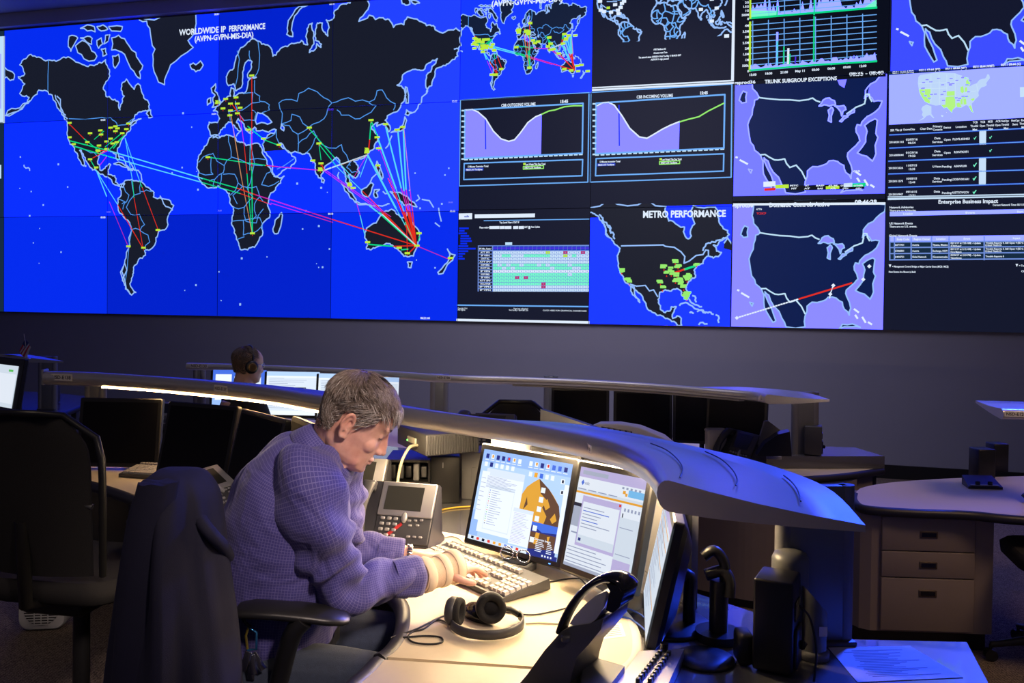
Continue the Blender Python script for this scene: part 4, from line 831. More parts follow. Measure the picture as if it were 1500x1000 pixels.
MB().box((0, 0, 0), (0.012, 0.05, 0.075), bev=.004).build('end_cap', M['silver'], cA, TA @ Matrix.Translation(IA[0]+Vector((-.006, .035, 0))))

ZB = 1.05
inB = [on_z(x, y, ZB) for x, y in ((272,536),(350,538),(450,542),(550,547),(650,554),(750,557),(850,561),(950,567),(1040,575),(1095,580),(1120,584))]
outB = []
for i, p in enumerate(inB):
    d = (inB[min(i+1, 10)]-inB[max(i-1, 0)]).normalized(); q = p+Vector((-d.y, d.x, 0))*(0.30 if i < 8 else 0.36); q.z -= .05 if i < 8 else .02; outB.append(q)
outB[-1] = on_z(1215, 592, ZB); outB[-2] = on_z(1170, 580, ZB)
cB, IB, OB, TB = canopy('desk_canopy', 'long silver light canopy over the second row of desks, behind the near canopy', inB, outB, 0.052)
strip(IB, OB, 14, 19, 0.052, WARM2, 'light_tube', cB, TB, 0.03)
strip(IB, OB, 30, 52, 0.052, mat('tube_off', (0.35, 0.33, 0.3), 0.4), 'light_tube', cB, TB, 0.03)
nose_label(IB, OB, 2, 'NSD-E130', 0.14, 0.03, cB, TB); nose_label(IB, OB, 24, 'NSD-E128', 0.10, 0.026, cB, TB); nose_label(IB, OB, 58, 'NSD-E127', 0.10, 0.026, cB, TB)

inL = [on_z(x, y, ZB) for x, y in ((-90, 523), (-30, 522), (15,524))]; outL = [p+Vector((0.16, .34, -.03)) for p in inL]; outL[-1] = on_z(93, 534, ZB)
cL, IL, OL, TL = canopy('desk_canopy', 'short end of a light canopy at the left edge, carrying the small flag', inL, outL, 0.052)
inR = [on_z(x, y, ZB) for x, y in ((1470,607),(1540,609),(1620,613))]; outR = [p+Vector((0.05, .34, 0)) for p in inR]
cR, IR, OR, TR_ = canopy('desk_canopy', 'end of a light canopy cut off by the right edge of the photo', inR, outR, 0.052)
nose_label(IR, OR, 2, 'NSD-E126', 0.10, 0.026, cR, TR_)

# ================================================================== work surfaces
def plate(name, px, z, th, m, label=None, cat=None, T0=None):
    pts = [on_z(x, y, z) for x, y in px]; mb = MB().prism([(p.x, p.y) for p in pts], z-th, z)
    return mb.build(name, m), pts
ZD = 0.79; FB_ = -0.13
def smooth_px(px, n=4): return [(p.x, p.y) for p in spline([(x, y, 0) for x, y in px], n)]
def worksurface(label, front, back, z, th, m, edge, edge_back=None, group=None):
    """front and back are pixel paths; the front edge carries a dark bumper"""
    t = thing('worksurface', label, 'desk', (0, 0, 0))
    F = [on_z(x, y, z) for x, y in smooth_px(front)]; B = [on_z(x, y, z) for x, y in smooth_px(back)]
    c = sum(F+B, Vector())/len(F+B); t.location = (c.x, c.y, 0); T = Matrix.Translation(-t.location)
    MB().prism([(p.x, p.y) for p in F+B], z-th, z).build('desk_top', m, t, T)
    MB().tube([p-Vector((0, 0, th/2+.001)) for p in F], th/2+.008, 8).build('edge_band', edge, t, T)
    if edge_back: MB().tube([p-Vector((0, 0, th/2+.001)) for p in B], th/2+.004, 8).build('back_trim', edge_back, t, T)
    return t, F, B, T
seamL, seamR = (556, 961), (905, 984)
frontA = [(122,703),(165,716),(205,730),(250,748),(330,775),(430,810),(520,838),(565,858),(588,882),(592,905),(586,930),(571,951),(556,961)]
backA = [(905,984),(925,965),(931,945),(926,915),(905,888),(860,855),(800,828),(740,804),(690,788),(640,778),(560,762),(480,735),(400,700),(330,676),(250,668),(122,668)]
wA, FA, BA, TWA = worksurface('cream curved worksurface of the near desk, around the seated man', frontA, backA, ZD, 0.028, M['desk'], M['deskedge'], M['trimwhite'])
frontC = [(553,965),(540,980),(512,1005),(480,1040),(440,1100)]
backC = [(900,1100),(900,1040),(903,988)]
wC, FC, BC, TWC = worksurface('cream worksurface section in the foreground, nearer than the seam line', frontC, backC, ZD, 0.028, M['desk'], M['deskedge'])
def panel_under(t, pts, z0, z1, name, m, T, inset=0.05, thick=0.02):
    """upright skin below a top, following a path"""
    P = []
    for i, p in enumerate(pts):
        d = (pts[min(i+1, len(pts)-1)]-pts[max(i-1, 0)]).normalized(); P.append(p+Vector((d.y, -d.x, 0))*-inset)
    rings = []
    for i, p in enumerate(P):
        d = (P[min(i+1, len(P)-1)]-P[max(i-1, 0)]).normalized(); nrm = Vector((d.y, -d.x, 0))*thick
        rings.append([Vector((p.x, p.y, z0)), Vector((p.x, p.y, z1)), Vector((p.x+nrm.x, p.y+nrm.y, z1)), Vector((p.x+nrm.x, p.y+nrm.y, z0))])
    return MB().loft(rings, smooth=False).build(name, m, t, T)
# rear equipment deck of the near desk, dark grey, wraps round to the right
deck_px = [(122,650),(300,640),(560,652),(690,668),(800,700),(900,765),(1000,862),(1103,896),(1240,936),(1416,940),(1500,1100),(905,1100),(905,990),(927,967),(933,945),(928,915),(907,886),(862,853),(801,826),(741,802),(690,786),(640,776),(560,760),(480,733),(400,698),(330,674),(250,666),(122,666)]
t = thing('equipment_deck', 'dark grey rear deck of the near desk, lit blue at its right end', 'desk shelf', (0.6, 2.3, 0)); TD = Matrix.Translation(-t.location)
dk = [on_z(x, y, 0.776) for x, y in deck_px]
MB().prism([(p.x, p.y) for p in dk], 0.752, 0.776).build('deck_top', M['deskgrey'], t, TD)
outer = dk[:11]
panel_under(t, outer, 0.0, 0.752, 'back_panel', M['darkgrey'], TD, -0.12, 0.02)
# back screen of the near desk (grey divider seen between the monitors)
dv = [on_z(x, y, 0.776) for x, y in ((610,690),(690,700),(790,722),(880,775),(960,850),(1012,893))]
tdv = thing('desk_divider', 'grey curved divider panel behind the two lit monitors', 'divider', dv[3]); TV = Matrix.Translation(-tdv.location)
P = spline(dv[2:], 5); rings = []
for i, p in enumerate(P):
    d = (P[min(i+1, len(P)-1)]-P[max(i-1, 0)]).normalized(); nrm = Vector((d.y, -d.x, 0))*.018
    rings.append([Vector((p.x, p.y, .777)), Vector((p.x, p.y, 1.125)), Vector((p.x-nrm.x, p.y-nrm.y, 1.125)), Vector((p.x-nrm.x, p.y-nrm.y, .777))])
MB().loft(rings, smooth=False).build('divider_panel', M['grey'], tdv, TV)

# posts that carry the canopies
def post(px, py, zf, ztop, wd, dp, label, rz=0.0, loc=None, m='post'):
    p = Vector(loc) if loc else on_z(px, py, zf)
    t = thing('canopy_post', label, 'post', (p.x, p.y, zf), rz); h = ztop-zf
    MB().box((0, 0, h/2), (wd, dp, h), bev=.006).build('post_body', M[m], t)
    for sx in (-1, 1): MB().cyl((sx*wd*.47, 0, 0), (sx*wd*.47, 0, h), dp*.5+.004, 14).build('edge_column', M['grey'], t)
    MB().box((0, 0, .006), (wd+.03, dp+.03, .012), bev=.004).build('foot_plate', M['darkgrey'], t)
    return t
post(1190, 942, 0.776, 1.155, 0.165, 0.030, 'wide grey canopy post beside the loudspeaker and rolled cylinders', math.radians(6))
post(747, 800, 0.776, 1.155, 0.095, 0.035, 'grey canopy post behind the first lit monitor', math.radians(-10))
post(140, 655, 0.776, 1.155, 0.075, 0.035, 'grey canopy post behind the dark monitors at the left')
ZW = 0.58
post(643, 640, ZW, 1.03, 0.09, 0.04, 'blue lit canopy post of the second row, left of the empty chair', 0, None)
post(806, 645, ZW, 1.03, 0.055, 0.04, 'slim canopy post right of the empty chair in the second row')
post(1178, 668, ZW+0.06, 1.03, 0.125, 0.04, 'grey canopy post between two small speakers at the end of the second row')
post(292, 620, ZW, 1.03, 0.05, 0.04, 'thin canopy post at the left end of the second row')
post(70, 600, ZW, 1.03, 0.12, 0.04, 'canopy post below the small flag')
post(1530, 738, ZW, 1.03, 0.09, 0.04, 'canopy post at the right edge of the photo')

# second row of desks
fB = [(250,648),(400,650),(600,668),(800,690),(950,700),(1100,703),(1180,699),(1240,694),(1292,686)]
bB = [(1292,674),(1100,650),(950,638),(800,630),(600,622),(400,612),(250,608)]
t, F2, B2, T2 = worksurface('worksurface of the second row, behind the near canopy', fB, bB, ZW, 0.03, M['desk'], M['deskedge'])
panel_under(t, [on_z(x, y, ZW) for x, y in ((1120,702),(1180,699),(1240,694),(1285,687))], FB_+.04, ZW-.03, 'front_panel', M['cabinet'], T2, 0.06, 0.03)
for x, y in ((262,640),(480,652),(700,672),(262,614),(480,620),(700,630),(900,640)):
    q = on_z(x, y, ZW)
    MB().box((0, 0, 0), (.05, .05, ZW-.031-FB_), bev=.005).build('leg', M['darkgrey'], t, T2 @ Matrix.Translation((q.x, q.y, (ZW-.031+FB_)/2)))
sh = [on_z(x, y, ZW+0.075) for x, y in ((1085,668),(1296,668),(1252,655),(1085,650))]
tsh = thing('raised_shelf', 'dark raised shelf with a blue lit top at the right end of the second row', 'desk shelf', sh[1]); TS = Matrix.Translation(-tsh.location)
MB().prism([(p.x, p.y) for p in sh], ZW+.002, ZW+.075).build('shelf_top', M['deskgrey'], tsh, TS)
pl = on_z(1275, 700, ZW)
MB().box((0, 0, 0), (.30, .20, ZW-.03-FB_), bev=.004).build('side_support', M['deskedge'], tsh, TS @ Matrix.Translation(Vector((sh[1].x-.17, sh[1].y+.16, (ZW-.03+FB_)/2))))

fL = [(-170,680),(-60,668),(0,650),(60,618),(125,592)]
bL = [(125,580),(60,574),(-80,570),(-170,570)]
t, F4, B4, T4 = worksurface('dark edged desk under the small flag at the far left', fL, bL, ZW, 0.03, M['deskgrey'], M['deskedge'])
for x, y in ((-60,655),(-60,580),(60,600),(110,588)):
    q = on_z(x, y, ZW); MB().box((0, 0, 0), (.05, .05, ZW-.031-FB_), bev=.005).build('leg', M['darkgrey'], t, T4 @ Matrix.Translation((q.x, q.y, (ZW-.031+FB_)/2)))
for tt, TT_, pts in ((wA, TWA, ((200,700),(420,765),(640,830),(800,860))), (wC, TWC, ((600,1060),(860,1060)))):
    for x, y in pts:
        q = on_z(x, y, ZD); MB().box((0, 0, 0), (.05, .05, ZD-.029), bev=.005).build('leg', M['darkgrey'], tt, TT_ @ Matrix.Translation((q.x, q.y, (ZD-.029)/2)))
# curved cabinet front seen below the wing
cyc = thing('curved_cabinet', 'tall curved brown grey cabinet front behind the wide canopy post', 'cabinet', on_z(1130, 880, FB_)); TCY = Matrix.Translation(-cyc.location)
cpx = [(985,866),(1040,880),(1100,893),(1160,896),(1215,888),(1252,872)]
P = spline([on_z(x, y, FB_) for x, y in cpx], 6)
P = P + [P[-1]+Vector((.05, .25, 0)), P[0]+Vector((0, .5, 0))]
MB().prism([(p.x, p.y) for p in P], FB_+.05, ZW-.031).build('cabinet_body', M['cabinet'], cyc, TCY)
MB().prism([(p.x*0.995, p.y+.03) for p in P], FB_, FB_+.05).build('plinth', M['black'], cyc, TCY)
MB().prism([(p.x, p.y) for p in P], ZW-.0308, ZW-.0303).build('cabinet_top', M['deskedge'], cyc, TCY)

# free-standing desk at the right with three drawers
fR = [(1252,722),(1251,731),(1262,740),(1290,744),(1340,747),(1420,750),(1480,756),(1600,764)]
bR = [(1600,694),(1500,697),(1400,700),(1320,705),(1280,710),(1260,715)]
tR, F3, B3, T3 = worksurface('cream desk top with a dark edge above the three drawers at the right', fR, bR, ZW, 0.03, M['desk'], M['deskedge'])
c0 = on_z(1286, 953, FB_); c1 = on_z(1424, 958, FB_); dirx = (c1-c0).normalized(); rzc = math.atan2(dirx.y, dirx.x)
tc_ = thing('drawer_cabinet', 'brown grey cabinet with three drawers under the right desk', 'cabinet', c0, rzc)
Lc = (c1-c0).length; hb, ht_ = 0.10, ZW-.03-FB_
body = [(-.115, .18), (-.112, .09), (-.085, .03), (-.04, .002), (0, 0), (Lc+.09, 0), (Lc+.09, .5), (-.115, .5)]
MB().prism(body, hb, ht_-.002).build('cabinet_body', M['cabinet'], tc_)
MB().prism([(x*.97+.01, y+.05) for x, y in body], 0, hb).build('plinth', M['black'], tc_)
hs = [(hb+.006, .262), (hb+.272, .132), (hb+.408, .0)]
z0 = hb+.008
for i, hh in enumerate((0.262, 0.130, 0.128)):
    hh = hh if i < 2 else ht_-.012-z0
    dr = MB().box((Lc/2, -.008, z0+hh/2), (Lc-.008, .018, hh-.005), bev=.003).build('drawer', M['cabinet'], tc_)
    zc = z0+hh*(.72 if i == 0 else .5)
    mb = MB(); mb.box((Lc/2, -.018, zc), (.085, .006, .034), bev=.002); mb.build('drawer_pull', mat('bronze_pull', (0.16, 0.12, 0.08), 0.4, metal=.6), dr)
    MB().box((Lc/2, -.0215, zc), (.068, .003, .020)).build('pull_recess', M['blackgloss'], dr)
    z0 += hh

for x, y in ((1560,740),(1560,705)):
    q = on_z(x, y, ZW); MB().box((0, 0, 0), (.05, .05, ZW-.031-FB_), bev=.005).build('leg', M['darkgrey'], tR, T3 @ Matrix.Translation((q.x, q.y, (ZW-.031+FB_)/2)))
# ================================================================== monitors
def pic(vs_fs, name, keys, parent, T=None):
    vs, fs, mi = vs_fs; me = bpy.data.meshes.new(name); me.from_pydata([T @ Vector(v) for v in vs] if T else vs, [], fs)
    for k in keys: me.materials.append(k)
    me.polygons.foreach_set('material_index', mi); me.update(); return link_mesh(name, me, parent)
SC = {'ui_white': (232, 240, 252), 'ui_blue': (150, 185, 245), 'ui_sky': (178, 208, 250), 'ui_grey': (170, 178, 200), 'ui_pale': (214, 226, 240), 'ui_line': (150, 160, 190), 'ui_dark': (30, 34, 60), 'ui_orange': (235, 165, 50), 'ui_red': (220, 60, 50), 'ui_gold': (220, 160, 60), 'ui_brown': (100, 70, 55), 'ui_navy': (40, 50, 130), 'ui_green': (90, 190, 90), 'ui_cyan': (120, 190, 240), 'ui_mid': (70, 110, 220), 'ui_lilac': (190, 180, 225)}
class Screen:
    """flat picture in screen units 0..1, one mesh"""
    def __init__(s, w, h, es=1.3): s.w, s.h, s.es = w, h, es; s.vs, s.fs, s.mi, s.keys, s.L = [], [], [], [], 0
    def poly(s, key, pts):
        s.L += 1
        if key not in s.keys: s.keys.append(key)
        n = len(s.vs); s.vs += [(x*s.w, -0.0002-0.00001*s.L, y*s.h) for x, y in pts]
        for t in geometry.tessellate_polygon([[Vector((x, y, 0)) for x, y in pts]]): s.fs.append([n+i for i in t]); s.mi.append(s.keys.index(key))
        return s
    def rect(s, key, x0, y0, x1, y1): return s.poly(key, [(x0, y0), (x1, y0), (x1, y1), (x0, y1)])
    def text(s, key, t, x, y, h, w=None):
        tr, wd = text_tris(t, .02); kx = (w/wd) if w else h/.7*s.h/s.w
        s.L += 1
        if key not in s.keys: s.keys.append(key)
        for q in tr:
            n = len(s.vs); s.vs += [((x+p[0]*kx)*s.w, -0.0002-0.00001*s.L, (y+p[1]*h/.7)*s.h) for p in q]; s.fs.append([n, n+1, n+2]); s.mi.append(s.keys.index(key))
        return s
    def build(s, parent, M4):
        return pic((s.vs, s.fs, s.mi), 'screen', [mat('monitor_'+k+('' if s.es > 1 else '_dim'), (0, 0, 0), .6, em=s2l(SC[k]), es=s.es, spec=.08, sample='FRONT' if k in ('ui_white', 'ui_pale', 'ui_sky', 'ui_blue') else 'NONE') for k in s.keys], parent, M4)
def monitor(label, bl, yaw, tilt, w, h, roll=0.0, scr=None, stand=0.0, base=True, group=None, bez=0.018, deep=0.055, neck_y=0.03, led=False):
    """bl = lower left corner of the picture; stand = z of the surface it stands on"""
    bl = Vector(bl); X = Vector((math.cos(yaw), math.sin(yaw), 0)); N = Vector((X.y, -X.x, 0))      # N looks at the user
    up = Vector((0, 0, math.cos(tilt)))-N*math.sin(tilt); X2 = X*math.cos(roll)+up*math.sin(roll); U2 = up*math.cos(roll)-X*math.sin(roll); B = X2.cross(U2)*-1
    ctr = bl+X2*(w/2); base_p = ctr-N*(0.07+neck_y); loc = Vector((base_p.x, base_p.y, stand))
    t = thing('monitor', label, 'monitor', loc, 0, group); R4 = Matrix(((X2.x, B.x, U2.x, 0), (X2.y, B.y, U2.y, 0), (X2.z, B.z, U2.z, 0), (0, 0, 0, 1)))
    Fm = Matrix.Translation(bl-loc) @ R4       # x right, y back, z up, origin lower left of picture
    o = [Fm @ Vector(v) for v in []]
    mb = MB(); W2_, H2 = w/2+bez, h/2+bez; c = (w/2, h/2)
    def ring(wd, ht, y, r): return [Fm @ Vector((c[0]+p[0], y, c[1]+p[1])) for p in rrect(wd*2, ht*2, r, 3)]
    mb.loft([ring(W2_-.004, H2-.004, -.006, .006), ring(W2_, H2, -.002, .008), ring(W2_, H2, .018, .008), ring(W2_*.93, H2*.90, .030, .01), ring(W2_*.62, H2*.60, deep, .02)], smooth=False)
    fr = mb.build('monitor_frame', M['black'], t)
    if scr is None:
        MB().box((w/2, -.0068, h/2), (w, .001, h)).build('screen', M['screen_off'], t, Fm)
    else: scr.build(t, Fm @ Matrix.Translation((0, -.0075, 0)))
    if led: MB().box((w*.93, -.0068, -bez*.5), (.006, .003, .003)).build('power_light', mat('blue_led', (0, 0, 0), em=(0.1, 0.3, 1.0), es=3), fr, Fm)
    a = Fm @ Vector((w/2, deep-.005, h*.42)); a2 = Vector((a.x-N.x*.03, a.y-N.y*.03, a.z))
    if base:
        foot = Vector((a2.x-loc.x*0, a2.y, 0)); f0 = Vector((a2.x, a2.y, 0.012))
        MB().tube(spline([a, a2, Vector((a2.x, a2.y, a2.z*.6)), f0], 4), .016, 10).build('neck', M['black'], t)
        cb = f0+N*.05; MB().lathe([(0, 0), (.105, 0), (.108, .004), (.10, .010), (.03, .013), (0, .013)], (cb.x, cb.y, 0.0), 28).build('base', M['black'], t)
    return t
# the first lit monitor: a desktop with icons, a mountain picture and open windows
s1 = Screen(.35, .278, 1.15).rect('ui_sky', 0, 0, 1, 1).rect('ui_blue', 0, .86, 1, 1).rect('ui_blue', 0, 0, .10, .32)
s1.poly('ui_gold', [(.50,.42),(.50,.55),(.56,.68),(.62,.74),(.68,.79),(.74,.74),(.80,.70),(.86,.64),(.93,.55),(.955,.45),(.96,.33),(.68,.33),(.60,.40)])
s1.poly('ui_brown', [(.68,.79),(.80,.70),(.93,.55),(.955,.45),(.96,.33),(.80,.33),(.82,.42),(.76,.50),(.80,.58),(.72,.64)]); s1.poly('ui_gold', [(.76,.55),(.80,.60),(.84,.52),(.80,.48)]); s1.poly('ui_gold', [(.86,.40),(.90,.47),(.93,.40),(.89,.36)]); s1.poly('ui_brown', [(.56,.44),(.58,.58),(.60,.50)])
s1.rect('ui_navy', .68, .0, .97, .34).poly('ui_mid', [(.68,.34),(.97,.34),(.97,.27),(.80,.25),(.68,.31)]).poly('ui_brown', [(.68,.24),(.95,.24),(.95,.10),(.68,.06)]).poly('ui_gold', [(.74,.24),(.78,.24),(.77,.12),(.73,.12)]).poly('ui_gold', [(.86,.22),(.89,.23),(.88,.14)])
s1.rect('ui_white', .08, .10, .52, .80).rect('ui_pale', .08, .72, .52, .80).rect('ui_white', .46, .06, .68, .44).rect('ui_pale', .46, .40, .68, .44).rect('ui_white', .03, .22, .12, .76).rect('ui_pale', .14, .14, .44, .62).rect('ui_white', .145, .15, .435, .585).rect('ui_white', .955, .08, 1, .78)
rn = random.Random(4)
for i in range(16):
    y = .56-i*.024; s1.rect(rn.choice(['ui_red', 'ui_mid', 'ui_green', 'ui_dark', 'ui_gold']), .155, y, .165, y+.010).rect('ui_line', .18, y+.002, .18+rn.uniform(.06, .15), y+.007)
for i in range(10): y = .71-i*.013; s1.rect('ui_line', .10, y, .10+rn.uniform(.2, .36), y+.004)
for i in range(20): y = .385-i*.016; s1.rect(rn.choice(['ui_lilac', 'ui_grey']), .475, y, .475+rn.uniform(.1, .18), y+.004)
for i in range(8): y = .68-i*.05; s1.rect('ui_grey', .035, y, .035+rn.uniform(.03, .06), y+.006)
for i in range(15):
    x = .04+i*.063
    if i == 7: continue
    s1.rect(rn.choice(['ui_white', 'ui_mid', 'ui_white', 'ui_navy']), x, .905, x+.036, .955).rect('ui_white', x-.006, .885, x+.042, .893)
    if rn.random() < .5: s1.rect(rn.choice(['ui_red', 'ui_gold', 'ui_navy', 'ui_green']), x+.01, .92, x+.03, .95)
for i in range(6): x = .04+i*.063; s1.rect('ui_white' if i != 1 else 'ui_navy', x, .815, x+.036, .865)
for i, k in enumerate(('ui_white', 'ui_orange', 'ui_mid', 'ui_white', 'ui_white')): x = .56+i*.06; s1.rect(k, x, .795, x+.036, .845)
for x, y in ((.72,.65),(.715,.55),(.71,.45),(.705,.35),(.70,.25),(.69,.13)): s1.rect('ui_white', x, y, x+.045, y+.055)
for x, y in ((.92,.80),(.93,.69)): s1.rect('ui_white', x-.01, y-.02, x+.03, y+.03); s1.rect('ui_dark', x, y-.01, x+.02, y+.02)
for i in range(6): y = .145-i*.018; s1.rect('ui_white', .76, y, .76+rn.uniform(.06, .09), y+.007); s1.rect('ui_white', .88, y, .88+rn.uniform(.04, .07), y+.007)
s1.text('ui_white', 'Corporate Image', .73, .165, .022, .18)
s1.rect('ui_navy', .0, .0, 1, .045).rect('ui_pale', .0, .0, .68, .045)
for i in range(9): s1.rect(rn.choice(['ui_orange', 'ui_red', 'ui_mid', 'ui_dark', 'ui_green']), .04+i*.065, .01, .07+i*.065, .038)
for i in range(4): s1.rect('ui_white', .84+i*.03, .015, .855+i*.03, .033)
m1 = monitor('lit monitor with desktop icons and a golden rock picture, left of the pair', (-.124, 2.645, .838), math.radians(-41), math.radians(15), .35, .278, scr=s1, stand=.776, led=True)
# the second lit monitor: a web page with a message window
s2 = Screen(.27, .27, .95).rect('ui_pale', 0, 0, 1, 1).rect('ui_lilac', 0, .90, 1, 1).rect('ui_white', .0, .78, 1, .90).rect('ui_grey', .05, .93, .45, .97)
s2.rect('ui_orange', 0, .735, 1, .755).rect('ui_white', 0, .0, 1, .735).rect('ui_grey', .0, .40, .13, .60).rect('ui_dark', .0, .60, .14, .635).rect('ui_cyan', .78, .80, 1, .865).rect('ui_orange', .70, .82, .74, .85).rect('ui_orange', .74, .80, .77, .83)
s2.poly('ui_mid', [(.05,.845),(.075,.875),(.10,.845),(.075,.815)]).text('ui_line', 'at&t', .11, .83, .03)
s2.rect('ui_lilac', .12, .22, .72, .72).rect('ui_white', .14, .25, .70, .66).rect('ui_pale', .14, .25, .70, .33).rect('ui_red', .68, .69, .71, .715).rect('ui_navy', .16, .27, .20, .30).rect('ui_dark', .745, .58, .76, .64)
for i in range(7): y = .60-i*.032; s2.rect('ui_mid' if i in (1, 4) else 'ui_line', .16, y, .16+rn.uniform(.15, .48), y+.008)
for i in range(5): s2.rect('ui_line', .68+i*.06, .865, .71+i*.06, .885); s2.rect('ui_line', .76+i*.05, .66, .785+i*.05, .69)
for i in range(4): s2.rect('ui_line', .02+i*.16, .775, .15+i*.16, .785)
for i in range(5): y = .19-i*.036; s2.rect('ui_line', .02, y, .55+rn.uniform(-.1, .1), y+.008)
s2.rect('ui_line', .03, .33, .13, .345).rect('ui_pale', .72, .10, 1, .60).rect('ui_line', .74, .50, .93, .507).rect('ui_line', .74, .25, .95, .257).rect('ui_navy', .74, .12, .76, .135).rect('ui_cyan', .77, .12, .84, .135).rect('ui_lilac', .72, 0, .97, .20).rect('ui_grey', .0, .0, .70, .03)
m2 = monitor('lit monitor showing a web page with a message window, right of the pair', (.156, 2.35, .854), math.radians(-57), math.radians(15), .27, .27, roll=math.radians(3), scr=s2, stand=.776, led=True)
s3 = Screen(.34, .27, .62).rect('ui_pale', 0, 0, 1, 1).rect('ui_lilac', 0, .92, 1, 1)
for y in (.86, .76, .58, .24): s3.rect('ui_orange', .05, y, .95, y+.014)
for i in range(24): y = .9-i*.036; s3.rect('ui_line', .06, y, .06+rn.uniform(.2, .8), y+.01)
m3 = monitor('lit monitor seen almost edge on below the rounded canopy end', (.372, 2.29, .80), math.radians(-98), math.radians(12), .32, .27, scr=s3, stand=.776)
# dark monitors of the left station
def mtl(tl, Y, yaw, tilt, w=.34, h=.27, bez=.018):
    p = at_y(tl[0], tl[1], Y); X = Vector((math.cos(yaw), math.sin(yaw), 0)); N = Vector((X.y, -X.x, 0)); up = Vector((0, 0, math.cos(tilt)))-N*math.sin(tilt)
    return p+X*bez-up*(h+bez)
for tl, Y, yw, tl_, lab in (((119,582), 3.85, -2, 8, 'dark switched-off monitor, leftmost at the left station'), ((249,587), 3.62, -24, 14, 'dark switched-off monitor with a gold lit top edge, second at the left station'),
                            ((356,598), 3.42, -48, 14, 'dark monitor with a warm brown sheen, just left of the seated man'), ((430,609), 3.26, -58, 12, 'dark monitor partly hidden behind the seated man')):
    yw, tl_ = math.radians(yw), math.radians(tl_); monitor(lab, mtl(tl, Y, yw, tl_), yw, tl_, .34, .27, stand=.776)
# second row, four lit and four dark
def office(es, seed):
    r = random.Random(seed); s = Screen(.36, .29, es).rect('ui_white', 0, 0, 1, 1).rect('ui_sky', 0, .9, 1, 1).rect('ui_pale', .02, .1, .98, .86)
    for i in range(18): y = .84-i*.04; s.rect('ui_line', .05, y, .05+r.uniform(.2, .8), y+.008)
    return s
b1 = Screen(.36, .29, 1.2).rect('ui_blue', 0, 0, 1, 1).rect('ui_mid', 0, .6, 1, 1).rect('ui_white', .05, .3, .35, .9).rect('ui_pale', .4, .2, .9, .85)
b2 = office(1.5, 1).rect('ui_dark', .04, .30, .75, .64).rect('ui_white', .06, .34, .73, .62).rect('ui_mid', .1, .5, .2, .55)
for lab, tl, Y, yw, sc in (('lit blue and white monitor left of the man with a headset', (309,542), 5.8, 2, b1), ('bright white monitor right of the man with a headset', (388,544), 5.75, -3, b2),
                           ('lit monitor third in the second row, behind the seated man', (464,547), 5.65, -6, office(1.1, 2)), ('lit pale monitor seen just above the seated man’s head', (503,551), 5.55, -9, office(.9, 3))):
    yw = math.radians(yw); monitor(lab, mtl(tl, Y, yw, .12, .33, .27), yw, .12, .33, .27, scr=sc, stand=ZW)
for lab, tl, Y, yw in (('switched-off monitor, first right of the slim post in the second row', (808,567), 5.50, -4), ('switched-off monitor, second right of the slim post', (899,571), 5.45, -5), ('switched-off monitor, third right of the slim post', (986,574), 5.38, -10), ('switched-off monitor at the right end, beside the cream box', (1036,579), 5.30, -28)):
    yw = math.radians(yw); monitor(lab, mtl(tl, Y, yw, .12, .335, .28), yw, .12, .335, .28, stand=ZW)
sl = Screen(.30, .27, 1.0).rect('ui_pale', 0, 0, 1, 1).rect('ui_white', .1, .1, .95, .8).rect('ui_green', .6, .85, .8, .9)
monitor('lit monitor cut off by the left edge of the photo', (on_z(-62, 583, .8).x*.0-3.42, 5.6, .83), math.radians(-35), .16, .34, .30, scr=sl, stand=ZW)

